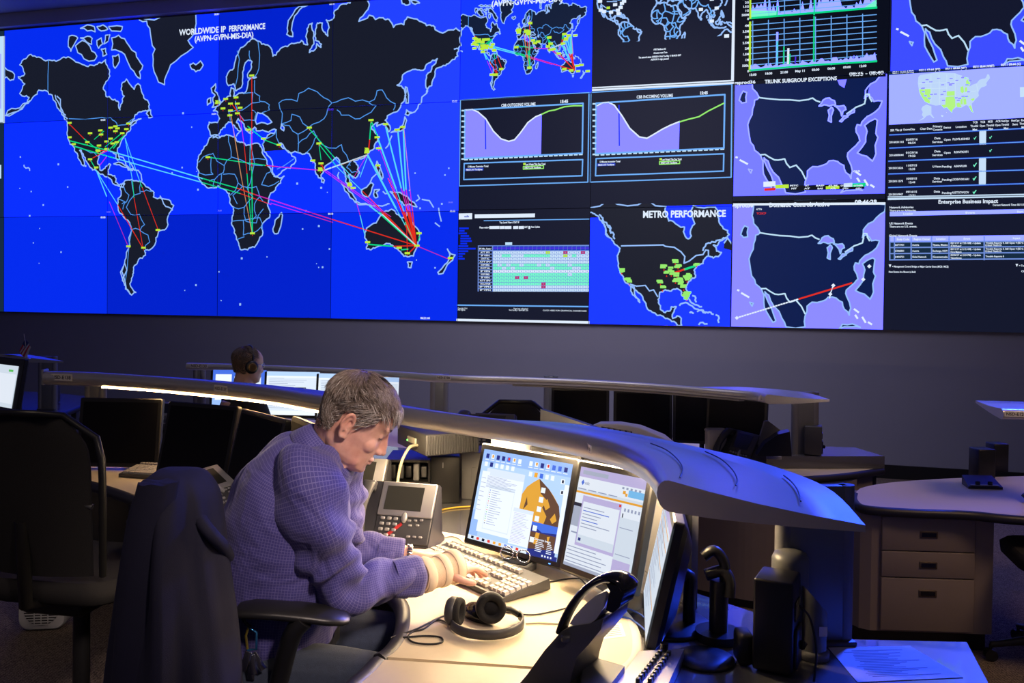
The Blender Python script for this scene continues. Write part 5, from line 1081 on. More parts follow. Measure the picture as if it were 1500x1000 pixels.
# ================================================================== desk phones
def desk_phone(label, loc, rz, screen=True, cat='telephone', lean=52, hand_m='darkgrey', detail=True, body_m='darkgrey', face_m='silver', k=1.0, red=False):
    t = thing('desk_phone', label, cat, loc, rz); t.scale = (k, k, k)
    a = math.radians(lean); Fm = Matrix.Translation((0, 0, .022)) @ Matrix.Rotation(a, 4, 'X')      # x right, y up the face, z out of the face
    L = .20
    prof = [(0, 0), (0, .022), (L*math.cos(a), .022+L*math.sin(a)), (L*math.cos(a)+.02, .022+L*math.sin(a)-.012), (L*math.cos(a)+.03, .03), (.16, .012), (.16, 0)]
    vs = [(x, y, z) for x in (-.13, .13) for y, z in prof]; n = len(prof)
    MB().add(vs, [(i, (i+1) % n, n+(i+1) % n, n+i) for i in range(n)]+[tuple(range(n))[::-1], tuple(range(n, 2*n))]).build('phone_body', M[body_m], t)
    MB().box((.035, L*.71, .006), (.185, .112, .012), bev=.004).build('display_bezel', M[face_m], t, Fm)
    MB().box((.025, L*.72, .0125), (.125, .078, .002)).build('display_glass', mat('lcd_off', (.018, .018, .014), .35), t, Fm)
    if detail:
        MB().box((.035, L*.22, .003), (.185, .085, .006), bev=.003).build('keypad_plate', M['darkgrey'], t, Fm)
        kp = None
        for r_ in range(4):
            for c_ in range(3):
                if kp is None: kp = MB().box((0, 0, 0), (.015, .010, .006), bev=.003).build('phone_key', M['silver'], t); o = kp
                else: o = kp.copy(); COL.objects.link(o); o.parent = t
                o.matrix_local = Fm @ Matrix.Translation((-.035+c_*.022, .078-r_*.018, .008))
        for x, y in ((.055, .075), (.075, .077), (.095, .079), (.06, .06), (.085, .062), (.062, .025), (.082, .025), (.102, .025), (-.02, .093), (.0, .093), (.02, .093), (.04, .093)):
            o = kp.copy(); COL.objects.link(o); o.parent = t; o.matrix_local = Fm @ Matrix.Translation((x, y, .008)) @ Matrix.Diagonal((.8, .7, .8, 1))
        MB().lathe([(0, 0), (.010, 0), (.010, .008), (.006, .011), (0, .011)], (0, 0, 0), 16, Fm @ Matrix.Translation((.037, .083, .004)) @ Matrix.Diagonal((1, 1.7, 1, 1))).build('scroll_key', M['silver'], t)
        if red: MB().box((0, 0, 0), (.055, .010, .001)).build('red_sticker', mat('red_tape', (.55, .03, .03), .6), t, Fm @ Matrix.Translation((.012, .045, .0075)) @ Matrix.Rotation(.75, 4, 'Z'))
    # handset lying in its cradle on the left
    P = [(-.102, .005, .020), (-.104, .03, .034), (-.105, .09, .046), (-.104, .15, .038), (-.102, .185, .022)]
    rings = []
    for i, q in enumerate(spline(P, 4)):
        tt = i/16; w_ = .024+.004*abs(math.cos(tt*PI)); h_ = .012+.008*abs(math.cos(tt*PI))**2
        rings.append([Fm @ Vector((q.x+w_*math.cos(an), q.y, q.z+h_*math.sin(an))) for an in [2*PI*j/12 for j in range(12)]])
    hs_ = MB().loft(rings).build('handset', M[hand_m], t)
    for y in (.012, .178): MB().box((-.102, y, .012), (.046, .034, .024), bev=.006).build('ear_cap', M[hand_m], hs_, Fm)
    return t
desk_phone('grey desk telephone with blank display and red sticker, beside the monitor', on_z(560,806,ZD+.001)+Vector((.02, 0, 0)), math.radians(-14), red=True, lean=58)
desk_phone('grey desk telephone half hidden behind the nearer one by the man’s chin', on_z(500,762,ZD+.001)+Vector((0, .06, 0)), math.radians(-12), lean=58)
desk_phone('grey desk telephone behind the seated man’s back, at the left station', on_z(335,752,ZD+.001), math.radians(70), lean=35)
desk_phone('dark telephone on a shelf behind the first lit monitor', (on_z(704,664,.90)-Vector((0,0,0)))+Vector((0, 0, 0)), math.radians(-10), lean=40, face_m='darkgrey')
desk_phone('grey telephone behind the dark monitors at the left', on_z(226,628,ZW+.001)*1.0, math.radians(-25), lean=52)
desk_phone('dark telephone standing beside the cream box in the second row', on_z(1068,690,ZW+.001), math.radians(-70), lean=60, face_m='darkgrey', k=1.15)
MB().box((0, 0, 0), (.26, .22, .11), bev=.004)
sp = on_z(704, 664, .90)
tag(MB().box((sp.x, sp.y+.08, .838), (.30, .24, .122), bev=.004).build('phone_shelf', M['darkgrey']), 'dark riser under the telephone behind the first monitor', 'riser')

# foreground telephone, handset up, seen from the side
fp = thing('desk_phone', 'large dark telephone in the foreground with its handset arched over a grey cradle', 'telephone', on_z(800, 1012, ZD))
TF = Matrix.Translation(-fp.location); YF = 1.72; DV = Vector((.085, .13, 0)).normalized()
def slabpx(px, Y, d0, d1, bev=0.0):
    pts = [at_y(x, y, Y) for x, y in px]; n = len(pts)
    a = [p+DV*d0 for p in pts]; b_ = [p+DV*d1 for p in pts]; mb = MB()
    mb.add(a+b_, [(i, (i+1) % n, n+(i+1) % n, n+i) for i in range(n)])
    tr = geometry.tessellate_polygon([[Vector((x, y, 0)) for x, y in px]])
    mb.add(a+b_, [tuple(t_) for t_ in tr]+[tuple(n+i for i in t_)[::-1] for t_ in tr]); return mb
def bevmod(o, w_, seg=3):
    b = o.modifiers.new('bevel', 'BEVEL'); b.width = w_; b.segments = seg; b.limit_method = 'ANGLE'; b.angle_limit = .6
    o.data.polygons.foreach_set('use_smooth', [True]*len(o.data.polygons)); return o
bevmod(slabpx([(760,1002),(772,988),(798,952),(822,925),(838,917),(862,914),(884,905),(880,922),(862,944),(845,962),(838,985),(835,1002)], YF, 0, .12).build('phone_body', M['darkgrey'], fp, TF), .006)
bevmod(slabpx([(829,917),(836,905),(852,888),(868,875),(884,868),(888,874),(880,892),(868,910),(856,920),(842,922)], YF-.01, .015, .075).build('cradle', M['silver'], fp, TF), .008)
hp = [(806,935,.012,.013),(812,915,.013,.012),(826,890,.014,.011),(846,867,.015,.011),(866,855,.017,.012),(884,851,.020,.015),(900,856,.024,.018),(908,868,.025,.019)]
rings = []
Pp = [at_y(x, y, YF-.015)+DV*.045 for x, y, _, _ in hp]
for i, (x, y, w_, h_) in enumerate(hp):
    d = (Pp[min(i+1, 7)]-Pp[max(i-1, 0)]).normalized(); s_ = DV; u_ = d.cross(s_).normalized()
    rings.append([Pp[i]+s_*(w_*1.5*math.cos(2*PI*j/14))+u_*(h_*.75*math.sin(2*PI*j/14)) for j in range(14)])
hand = MB().loft(rings).build('handset', M['blackgloss'], fp, TF)
sm = hand.modifiers.new('s', 'SUBSURF'); sm.levels = sm.render_levels = 2
bevmod(slabpx([(884,856),(909,862),(911,872),(904,892),(894,900),(884,896),(887,880),(890,868)], YF-.015, .01, .075).build('earpiece', M['blackgloss'], hand, TF), .006)
MB().box((0, 0, 0), (.020, .012, .014), bev=.004).build('hook_tab', M['darkgrey'], fp, TF @ Matrix.Translation(at_y(829, 935, YF-.01)))
pfoot = [on_z(x, y, ZD+.03) for x, y in ((856,958),(915,975),(893,1004),(850,1010))]
MB().prism([(p.x, p.y) for p in pfoot], ZD+.012, ZD+.03).build('foot', M['darkgrey'], fp, TF)
MB().box((0, 0, 0), (.10, .12, .012)).build('base_plate', M['darkgrey'], fp, TF @ Matrix.Translation(on_z(835, 1000, ZD+.007)))

# ================================================================== keyboards, mouse, headphones
def keyboard(label, loc, rz, individual=True, body='darkgrey', keym='silver'):
    t = thing('keyboard', label, 'keyboard', loc, rz)
    prof = [(0, .004), (0, .016), (.165, .034), (.17, .012), (.17, .004)]; n = 5
    MB().add([(x, y, z) for x in (-.225, .225) for y, z in prof], [(i, (i+1) % n, n+(i+1) % n, n+i) for i in range(n)]+[(4, 3, 2, 1, 0), (5, 6, 7, 8, 9)]).build('keyboard_body', M[body], t)
    for x in (-.2, .2): MB().box((x, .155, .004), (.02, .012, .008)).build('foot', M['black'], t)
    keys = []
    rows = [(.020, [1.5, 1.25, 1.5, 6, 1.5, 1.25, 1.5]), (.040, [2.3]+[1]*10+[2.2]), (.060, [1.8]+[1]*11+[1.7]), (.080, [1.5]+[1]*12), (.100, [1]*13+[1.5])]
    for y, ws in rows:
        x = -.215; tot = sum(ws); k = .285/tot
        for w_ in ws: keys.append((x+w_*k/2, y, w_*k-.003)); x += w_*k
    x = -.215
    for i in range(13): keys.append((-.205+i*.0222+(.004*(i//4)), .138, .0165))
    for c_ in range(3):
        keys.append((.090+c_*.0195, .020, .0165)) ; keys.append((.090+c_*.0195, .08, .0165)); keys.append((.090+c_*.0195, .100, .0165)); keys.append((.090+c_*.0195, .138, .0165))
    keys.append((.1095, .040, .0165))
    for r_ in range(5):
        for c_ in range(4): keys.append((.156+c_*.0188, .020+r_*.02, .016))
    cache = {}; alls = MB()
    for x, y, w_ in keys:
        z = .016+(y/.165)*.018+.0045; Mx = Matrix.Translation((x, y, z)) @ Matrix.Rotation(math.atan2(.018, .165), 4, 'X')
        if not individual: alls.box((0, 0, 0), (w_, .0165, .009), M4=Mx); continue
        kk = round(w_, 4)
        if kk not in cache:
            mb = MB(); a, b_ = w_/2, .0082
            mb.add([(-a, -b_, -.004), (a, -b_, -.004), (a, b_, -.004), (-a, b_, -.004), (-a*.8, -b_*.78, .0045), (a*.8, -b_*.78, .0045), (a*.8, b_*.82, .0045), (-a*.8, b_*.82, .0045)], [(3, 2, 1, 0), (4, 5, 6, 7), (0, 1, 5, 4), (1, 2, 6, 5), (2, 3, 7, 6), (3, 0, 4, 7)])
            cache[kk] = mb.build('key', M[keym], t); o = cache[kk]
        else: o = cache[kk].copy(); COL.objects.link(o); o.parent = t
        o.matrix_local = Mx
    if not individual: alls.build('keys', M[keym], t)['kind'] = 'stuff'
    return t
M['keycap'] = mat('grey_keycap', (.50, .47, .44), .5, noise_s=50, noise_a=.03)
kyaw = math.radians(-50); kx = Vector((math.cos(kyaw), math.sin(kyaw), 0)); kloc = on_z(736, 885, ZD)-kx*.225; kloc.z = ZD
keyboard('grey keyboard under the seated man’s hands on the cream desk', kloc, kyaw, True, 'darkgrey', 'keycap')
p = on_z(245, 702, ZD); keyboard('grey keyboard on the left part of the desk below the dark monitors', (p.x, p.y-.02, ZD), math.radians(-12), False, 'darkgrey', 'keycap')
# mouse
p = on_z(700, 903, ZD); mt = thing('computer_mouse', 'glossy black mouse lying behind the headphones', 'mouse', p, math.radians(-55))
prof_m = [(-.055, .001), (-.05, .014), (-.03, .028), (0, .036), (.03, .031), (.05, .017), (.057, .002)]
rings = []
for x, h_ in prof_m:
    wd = .031*math.sqrt(max(.04, 1-(x/.0585)**2)); rings.append([Vector((x, wd*math.cos(PI*j/10), .001+h_*math.sin(PI*j/10)**.7)) for j in range(11)])
MB().loft(rings).build('mouse_body', M['blackgloss'], mt); MB().box((.025, 0, .034), (.016, .006, .008), bev=.002).build('scroll_wheel', M['grey'], mt)
# headphones
hc = on_z(713, 925, ZD); hd = thing('headphones', 'black headphones lying on the cream desk with the band towards the camera', 'headphones', hc)
HX, HY = .088, .088
arc = [(HX*math.cos(a), HY*math.sin(a)*1.0+.03) for a in [math.radians(d) for d in range(172, 395, 8)]]
rings = [[Vector((x*k, (y-.03)*k+.03, z)) for k, z in ((.97, .004), (1.02, .004), (1.03, .014), (1.02, .026), (.97, .026))] for x, y in arc]
MB().loft(rings).build('headband', M['darkgrey'], hd)
def cup(c, ax, r, name, m='black'):
    ax = Vector(ax).normalized(); q = ax.to_track_quat('Z', 'Y').to_matrix().to_4x4()
    T = Matrix.Translation(c) @ q
    o = MB().lathe([(0, -.016), (r*.8, -.016), (r, -.008), (r, .006), (r*.9, .008), (0, .008)], seg=28, M4=T).build(name, M['darkgrey'], hd)
    MB().lathe([(r*.45, .008), (r*.62, .020), (r*.88, .022), (r*.99, .014), (r*.96, .006)], seg=28, M4=T).build('ear_pad', M['fabric_black'], o)
    MB().lathe([(0, .0085), (r*.5, .009), (r*.5, .004), (0, .004)], seg=20, M4=T).build('driver_cover', M['fabric_black'], o)
cup(Vector((-.082, .035, .036)), (1, -.25, 0), .034, 'ear_cup'); cup(Vector((.008, .045, .042)), (.15, -1, .15), .037, 'ear_cup')
MB().tube([(.078, .062, .018), (.055, .075, .028), (.03, .06, .035)], .008, 8).build('hinge', M['black'], hd)
MB().tube([(-.086, .03, .012), (-.088, .033, .03)], .010, 8).build('hinge', M['black'], hd)
def desk_cable(name, label, px, m, r=.0022, z=ZD, cat='cable', lift=None, n=8):
    pts = [on_z(x, y, z+r+.0006) for x, y in px]
    if lift:
        for i, dz in lift.items(): pts[i] = on_z(px[i][0], px[i][1], z+r+dz)
    return tag(pipe(name, pts, r, m, n=n), label, cat)
desk_cable('headphone_cable', 'black cable looped from the headphones to the left', [(656,912),(640,908),(620,921),(604,925),(598,934),(608,941),(632,943),(648,940),(645,933),(625,931),(605,932),(590,933)], M['cable'])
desk_cable('audio_cable', 'black cable running off the desk edge left of the headphones', [(657,900),(640,906),(610,921),(585,929),(572,934)], M['cable'])
desk_cable('mouse_cable', 'thin black cable running from the mouse to the rear of the desk', [(722,893),(745,897),(780,900),(810,895),(830,890)], M['cable'], .002)
desk_cable('keyboard_cable', 'thin cable curving from the keyboard to the monitors', [(790,855),(810,851),(835,847),(850,848),(858,856)], M['cable'], .0022)
desk_cable('patch_cable', 'pale cable lying under the foreground telephone', [(770,913),(790,912),(810,913),(825,914)], M['cablew'], .002)
desk_cable('power_cable', 'blue cable curling beyond the rounded desk end', [(900,886),(925,893),(945,905),(960,925)], M['cableb'], .0022)
desk_cable('power_cable', 'dark blue cable curling towards the third monitor foot', [(895,903),(920,905),(940,918),(955,936)], M['cableb'], .0022)
desk_cable('white_cable', 'white cable arched behind the telephone', [(640,792),(650,787),(662,785),(672,788),(680,795)], M['white'], .0028)
desk_cable('network_cable', 'yellow cable running behind the first lit monitor', [(640,748),(660,744),(680,742),(700,741)], M['cabley'], .0035, .776)
tag(pipe('network_cable', [at_y(611, 652, 3.20), at_y(600, 655, 3.15), at_y(590, 672, 3.12), at_y(584, 695, 3.1), at_y(581, 725, 3.05)], .006, M['cablew'], n=8), 'pale cable hanging down from the black box behind the man’s face', 'cable')
# small device with eyeglasses on it
p = on_z(757, 837, ZD); dv_ = thing('card_reader', 'small dark grey device under the eyeglasses in front of the monitors', 'device', p, math.radians(-30))
MB().box((0, 0, .018), (.10, .065, .024), bev=.005).build('device_body', M['darkgrey'], dv_); MB().box((0, -.004, .031), (.08, .045, .003), bev=.001).build('device_screen', M['screen_off'], dv_)
MB().box((0, 0, .003), (.07, .045, .006)).build('device_foot', M['black'], dv_)
gz = thing('eyeglasses', 'silver eyeglasses folded on top of the small device', 'eyeglasses', p+Vector((0, 0, .0335)), math.radians(-32))
for sx in (-1, 1):
    MB().tube([(sx*.028+.022*math.cos(a), -.01+.004*math.sin(a), .019+.017*math.sin(a)) for a in [2*PI*k/18 for k in range(18)]], .0022, 6, closed=True).build('lens_rim', M['chrome'], gz)
    MB().tube([(sx*.051, -.01, .024), (sx*.052, .02, .012), (sx*.02, .03, .004), (-sx*.03, .034, .003)], .0016, 6).build('temple', M['chrome'], gz)
MB().tube([(-.007, -.01, .024), (0, -.012, .028), (.007, -.01, .024)], .0014, 6).build('bridge', M['chrome'], gz)
# ================================================================== things behind and around
tw = thing('equipment_tower', 'black upright case below the ribbed box behind the telephones', 'equipment', on_z(649, 737, .776), math.radians(4))
MB().box((0, .09, .092), (.128, .18, .184), bev=.004).build('case', M['black'], tw); MB().box((-.002, -.0015, .15), (.004, .003, .02)).build('badge', M['silver'], tw)
bx = thing('network_box', 'dark ribbed network box with blue lit top under the canopy', 'equipment', at_y(619, 668, 3.16), math.radians(28))
mb = MB().box((.11, .12, .043), (.22, .30, .080), bev=.006)
for k in range(20): mb.box((.0095+k*.0105, -.032, .043), (.004, .006, .068))
mb.build('case', M['darkgrey'], bx)
for k in range(10): pass
MB().box((-.004, .10, .045), (.008, .08, .022), bev=.002).build('socket_plate', M['cream'], bx); MB().box((-.009, .135, .04), (.003, .006, .006)).build('status_light', mat('green_led', (0, 0, 0), em=(.2, 1, .15), es=3), bx)
org = thing('desk_organiser', 'black shelf crowded with small dark gear behind the telephones', 'organiser', on_z(597, 741, .776), 0)
for z in (.0, .085, .17): MB().box((0, .09, z+.006), (.17, .2, .010)).build('shelf', M['black'], org)
MB().box((0, .188, .088), (.17, .006, .175)).build('back_panel', M['black'], org)  # added to hide the blue shine behind the shelves
for x in (-.083, .083): MB().box((x, .09, .088), (.006, .2, .175)).build('side_panel', M['black'], org)
rn = random.Random(9)
for k, (c_, n_) in enumerate((('black', 0), ('darkgrey', 1), ('black', 2), ('grey', 3), ('darkgrey', 4))):
    x = -.06+k*.03; tag(MB().box((0, 0, .032), (.022, .05, .062+rn.uniform(-.02, .008)), bev=.003).build('adapter', M[c_]), 'small dark adapter number %s from the left on the black organiser' % ['one', 'two', 'three', 'four', 'five'][k], 'adapter', 'adapters on the black organiser').location = on_z(597, 741, .776)+Vector((x, .04, .012+.085))
gb = thing('storage_box', 'brown grey upright box behind the left edge of the first lit monitor', 'box', on_z(700, 733, .776), math.radians(-8))
MB().box((0, .09, .095), (.14, .16, .19), bev=.004).build('box_body', M['grey'], gb); MB().box((.01, .008, .08), (.08, .004, .10), bev=.002).build('front_cover', M['grey'], gb)
# black pad clipped behind the monitors
pd = thing('black_case', 'flat black case leaning behind the first lit monitor below the canopy', 'case', at_y(814, 690, 2.84), math.radians(-24))
MB().box((0, 0, 0), (.20, .028, .17), bev=.012).build('case_body', M['black'], pd); MB().box((0, -.015, .065), (.17, .006, .012), bev=.003).build('rim', M['darkgrey'], pd)
# turret keypad by the right-hand deck
kp = thing('call_panel', 'silver call panel with rows of black keys at the bottom of the photo', 'control panel', on_z(955, 985, .79))
TK = Matrix.Translation(-kp.location)
q = [on_z(x, y, .805) for x, y in ((936,953),(1002,950),(975,1010),(897,1010))]; mb = MB(); lo = [Vector((p.x, p.y, .778)) for p in q]
mb.add(lo+q, [(0, 3, 2, 1), (4, 5, 6, 7), (0, 1, 5, 4), (1, 2, 6, 5), (2, 3, 7, 6), (3, 0, 4, 7)]); mb.build('panel_body', M['silver'], kp, TK)
ang = math.atan2((q[0]-q[3]).y, (q[0]-q[3]).x)
for cx0, cx1 in (((968, 951), (932, 1003)), ((981, 952), (950, 1003))):
    for k in range(9):
        t_ = (k+.3)/9; c = on_z(cx0[0]+(cx1[0]-cx0[0])*t_, cx0[1]+6+(cx1[1]-cx0[1]-6)*t_, .806)
        MB().box((0, 0, .005), (.013, .009, .011), bev=.002).build('panel_key', M['black'], kp, TK @ Matrix.Translation(c) @ Matrix.Rotation(ang, 4, 'Z'))
c = on_z(973, 952, .806); MB().cyl(c, c+Vector((0, 0, .016)), .009, 16).build('knob', M['blackgloss'], kp, TK)
# turning plate at the right
c = on_z(1032, 966, .777); dp = thing('turntable', 'flat dark disc lying on the grey deck at the bottom right', 'disc base', c)
MB().lathe([(0, 0), (.066, 0), (.068, .003), (.066, .006), (.02, .008), (0, .008)], seg=40).build('disc', M['black'], dp)
# arms behind the third monitor
ar = thing('arm_stand', 'black jointed monitor arm lit blue behind the third monitor', 'arm stand', on_z(1052, 935, .777)); Y_ = 2.08
TA_ = Matrix.Translation(-ar.location)
f0 = Vector(ar.location); h1 = at_y(1052, 842, f0.y)
MB().tube([f0, f0+Vector((0, 0, .02))], [.055, .055], 20).build('base', M['black'], ar, TA_)
MB().tube([f0+Vector((0, 0, .015)), Vector((f0.x, f0.y, h1.z-.01)), ], .022, 14).build('pillar', M['black'], ar, TA_)
e1 = at_y(1068, 875, f0.y-.02); MB().tube(spline([h1+Vector((-.03, .0, .0)), h1+Vector((.01, 0, .01)), at_y(1068, 850, f0.y-.01), e1], 5), .014, 10).build('upper_arm', M['black'], ar, TA_)
MB().tube(spline([at_y(1030, 815, f0.y), at_y(1046, 806, f0.y), at_y(1060, 822, f0.y), at_y(1062, 850, f0.y)], 5), .013, 10).build('lower_arm', M['black'], ar, TA_)
# loudspeakers
def speaker(label, loc, rz, w_, d_, h_, back=True, m='darkgrey'):
    t = thing('loudspeaker', label, 'speaker', loc, rz)
    MB().box((0, 0, h_/2+.004), (w_, d_, h_-.004), bev=.006).build('cabinet', M[m], t)
    for sx in (-1, 1): MB().box((sx*w_*.3, 0, .002), (w_*.2, d_*.6, .006)).build('rubber_foot', M['black'], t)
    if back:
        MB().box((w_/2+.001, -.005, h_*.68), (.004, d_*.5, h_*.2)).build('socket_plate', M['blackgloss'], t)
        MB().box((w_/2+.003, 0, h_*.28), (.008, d_*.62, h_*.42), bev=.003).build('amplifier_cover', M['black'], t)
        MB().tube([(w_/2+.012, .0, h_*.28), (w_/2+.013, .02, h_*.28), (w_/2+.012, .0, h_*.31)], .008, 8).build('volume_knob', M['blackgloss'], t)
    return t
c = on_z(1146, 990, .777)
speaker('dark loudspeaker in front of the wide canopy post, its back with cable sockets turned right', c+Vector((.0, .045, 0)), math.radians(-28), .085, .10, .205, True, 'black')
pp = c+Vector((.05, -.0, .14)); tag(pipe('speaker_cable', [pp+Vector((-.012, .012, .01)), pp+Vector((.004, -.012, -.01)), pp+Vector((.012, -.03, -.07)), pp+Vector((.008, -.03, -.137))], .0025, M['cable']), 'black cable hanging from the back of the near loudspeaker', 'cable')
c2 = on_z(1094, 978, .777); tag(MB().box((0, 0, .036), (.035, .06, .07), bev=.01).build('adapter', M['black']), 'low black box beside the near loudspeaker', 'adapter').location = c2+Vector((0, .03, .001))
speaker('small dark speaker beside the post at the right end of the second row', on_z(1195, 668, ZW+.076)+Vector((0, .05, 0)), math.radians(-20), .10, .10, .175)
speaker('small grey speaker just behind the post at the right end of the second row', on_z(1186, 662, ZW+.076)+Vector((.02, .22, 0)), math.radians(-20), .09, .08, .20, False, 'post')
speaker('black loudspeaker on the right desk behind the knob panel', on_z(1438, 700, ZW+.001), math.radians(4), .10, .10, .17, False, 'black')
speaker('black speaker at the right edge behind the chair', on_z(1474, 696, ZW+.001)+Vector((0, .1, 0)), math.radians(4), .09, .09, .17, False, 'black')
speaker('dark speaker under the far left canopy', on_z(76, 590, ZW+.001), math.radians(10), .11, .10, .17, False, 'darkgrey')
# rolled tubes beside the post
c = on_z(1200, 972, .777); cy = thing('cable_pillar', 'grey round pillar with a slanted top and white sticker beside the near loudspeaker', 'pillar', c+Vector((0, .035, 0)))
n = 24; r_ = .027; lo = [Vector((r_*math.cos(2*PI*k/n), r_*math.sin(2*PI*k/n), .018)) for k in range(n)]; hi = [Vector((p.x, p.y, .135-p.x*1.1)) for p in lo]
MB().loft([lo, hi]).build('tube', M['post'], cy); MB().lathe([(0, 0), (.034, 0), (.034, .016), (.03, .02), (0, .02)], seg=24).build('foot_ring', M['grey'], cy)
label_plate('sticker', None, (.010, -r_-.0006, .07), (1, 0, 0), (0, 0, 1), .018, .022, cy, M['paper'])
c = on_z(1168, 968, .777); cz = thing('cable_pillar', 'taller grey round pillar with a domed cap behind the near loudspeaker', 'pillar', c+Vector((0, .06, 0)))
MB().lathe([(0, 0), (.042, 0), (.042, .215), (.036, .228), (.02, .234), (0, .235)], seg=28).build('tube', M['post'], cz)
# paper on the blue lit deck
pq = [on_z(x, y, .777) for x, y in ((1213,948),(1333,946),(1411,992),(1256,999))]
pc = sum(pq, Vector())/4; pt = thing('paper_sheet', 'white printed sheet of paper on the blue lit deck at the lower right', 'paper', pc); TP = Matrix.Translation(-pc)
MB().prism([(p.x, p.y) for p in pq], .7766, .7775).build('sheet', M['paper'], pt, TP)
mb = MB(); rn = random.Random(2)
for i in range(17):
    v = .12+i*.047; x0 = .12+rn.uniform(0, .12); x1 = .5+rn.uniform(0, .35)
    f = lambda u_, v_: (pq[0]*(1-u_)+pq[1]*u_)*(1-v_)+(pq[3]*(1-u_)+pq[2]*u_)*v_
    a = [f(x0, v), f(x1, v), f(x1, v+.014), f(x0, v+.014)]; mb.add([Vector((p.x, p.y, .7779)) for p in a], [(0, 1, 2, 3)])
mb.build('printed_lines', M['ink'], pt, TP, fix=False)
pq = [on_z(x, y, ZD+.0006) for x, y in ((877,916),(910,912),(917,932),(884,936))]; pc = sum(pq, Vector())/4
pt = thing('paper_note', 'small printed note on the rounded end of the cream desk', 'paper', pc); TP = Matrix.Translation(-pc)
MB().prism([(p.x, p.y) for p in pq], ZD+.0003, ZD+.001).build('sheet', M['paper'], pt, TP); mb = MB()
for i in range(6):
    v = .15+i*.13; a = [f2 for f2 in ((pq[0]*(1-u_)+pq[1]*u_)*(1-v_)+(pq[3]*(1-u_)+pq[2]*u_)*v_ for u_, v_ in ((.12, v), (.85, v), (.85, v+.05), (.12, v+.05)))]
    mb.add([Vector((p.x, p.y, ZD+.0013)) for p in a], [(0, 1, 2, 3)])
mb.build('printed_lines', M['ink'], pt, TP, fix=False)
# cream box, console and binder in the second row
c = on_z(1048, 680, ZW+.001); cb_ = thing('waste_bin', 'cream upright box with a lid between the dark monitors and a telephone', 'box', c)
MB().loft([[Vector((p[0], p[1], z)) for p in rrect(.12*k, .10*k, .02)] for z, k in ((0, .94), (.20, 1.0))]).build('box_body', M['cream'], cb_)
MB().loft([[Vector((p[0], p[1], z)) for p in rrect(.12*k, .10*k, .02)] for z, k in ((.201, 1.06), (.208, 1.06), (.216, .94))]).build('lid', M['cream'], cb_)
MB().box((.01, -.052, .15), (.014, .003, .005)).build('slot', M['black'], cb_)
bq = [at_y(x, y, 4.72) for x, y in ((1108,668),(1120,650),(1140,636),(1157,632),(1160,668))]
bn = thing('black_binder', 'black binder with a curved edge leaning beside the post in the second row', 'binder', Vector((bq[2].x, 4.72, ZW+.076))); TB_ = Matrix.Translation(-bn.location)
n = len(bq); mb = MB(); a = bq; b_ = [p+Vector((.02, .10, 0)) for p in bq]; mb.add(a+b_, [(i, (i+1) % n, n+(i+1) % n, n+i) for i in range(n)]+[tuple(range(n))[::-1], tuple(range(n, 2*n))]); mb.build('binder_cover', M['black'], bn, TB_)
sq = [at_y(x, y, 4.80) for x, y in ((1105,668),(1113,655),(1124,619),(1129,618),(1150,634),(1157,640),(1157,668))]
wp = thing('paper_folder', 'pale grey folder standing behind the black binder', 'folder', Vector((sq[2].x, 4.80, ZW+.076))); TW_ = Matrix.Translation(-wp.location); n = len(sq)
mb = MB(); a = [p+Vector((0, .05, 0)) for p in sq]; b_ = [p+Vector((.0, .07, 0)) for p in sq]; tr = geometry.tessellate_polygon([[Vector((p.x, p.z, 0)) for p in sq]])
mb.add(a+b_, [(i, (i+1) % n, n+(i+1) % n, n+i) for i in range(n)]+[tuple(t_) for t_ in tr]+[tuple(n+i for i in t_)[::-1] for t_ in tr]); mb.build('folder_sheet', M['grey'], wp, TW_)
kk = thing('call_panel', 'small panel with round black keys in front of the black binder', 'control panel', on_z(1122, 671, ZW+.078), math.radians(-12)); MB().box((0, 0, .010), (.17, .06, .02), bev=.003).build('panel_body', M['silver'], kk)
for k in range(6): MB().cyl((-.07+k*.028, -.005, .02), (-.07+k*.028, -.005, .032), .010, 12).build('panel_key', M['black'], kk)
kk = thing('knob_panel', 'panel with two black knobs on the right desk', 'control panel', on_z(1437, 713, ZW+.001), math.radians(-3)); MB().add([(-.09, -.05, 0), (.09, -.05, 0), (.09, .07, 0), (-.07, .07, 0), (-.09, -.05, .012), (.09, -.05, .012), (.09, .07, .05), (-.07, .07, .05)], [(3, 2, 1, 0), (4, 5, 6, 7), (0, 1, 5, 4), (1, 2, 6, 5), (2, 3, 7, 6), (3, 0, 4, 7)]).build('panel_body', M['deskedge'], kk)
MB().box((0, -.036, .018), (.15, .025, .004), M4=Matrix.Rotation(.0, 4, 'X')).build('silver_strip', M['silver'], kk)
for x in (-.035, .03): MB().cyl((x, -.036, .019), (x, -.036, .036), .012, 14).build('knob', M['blackgloss'], kk)
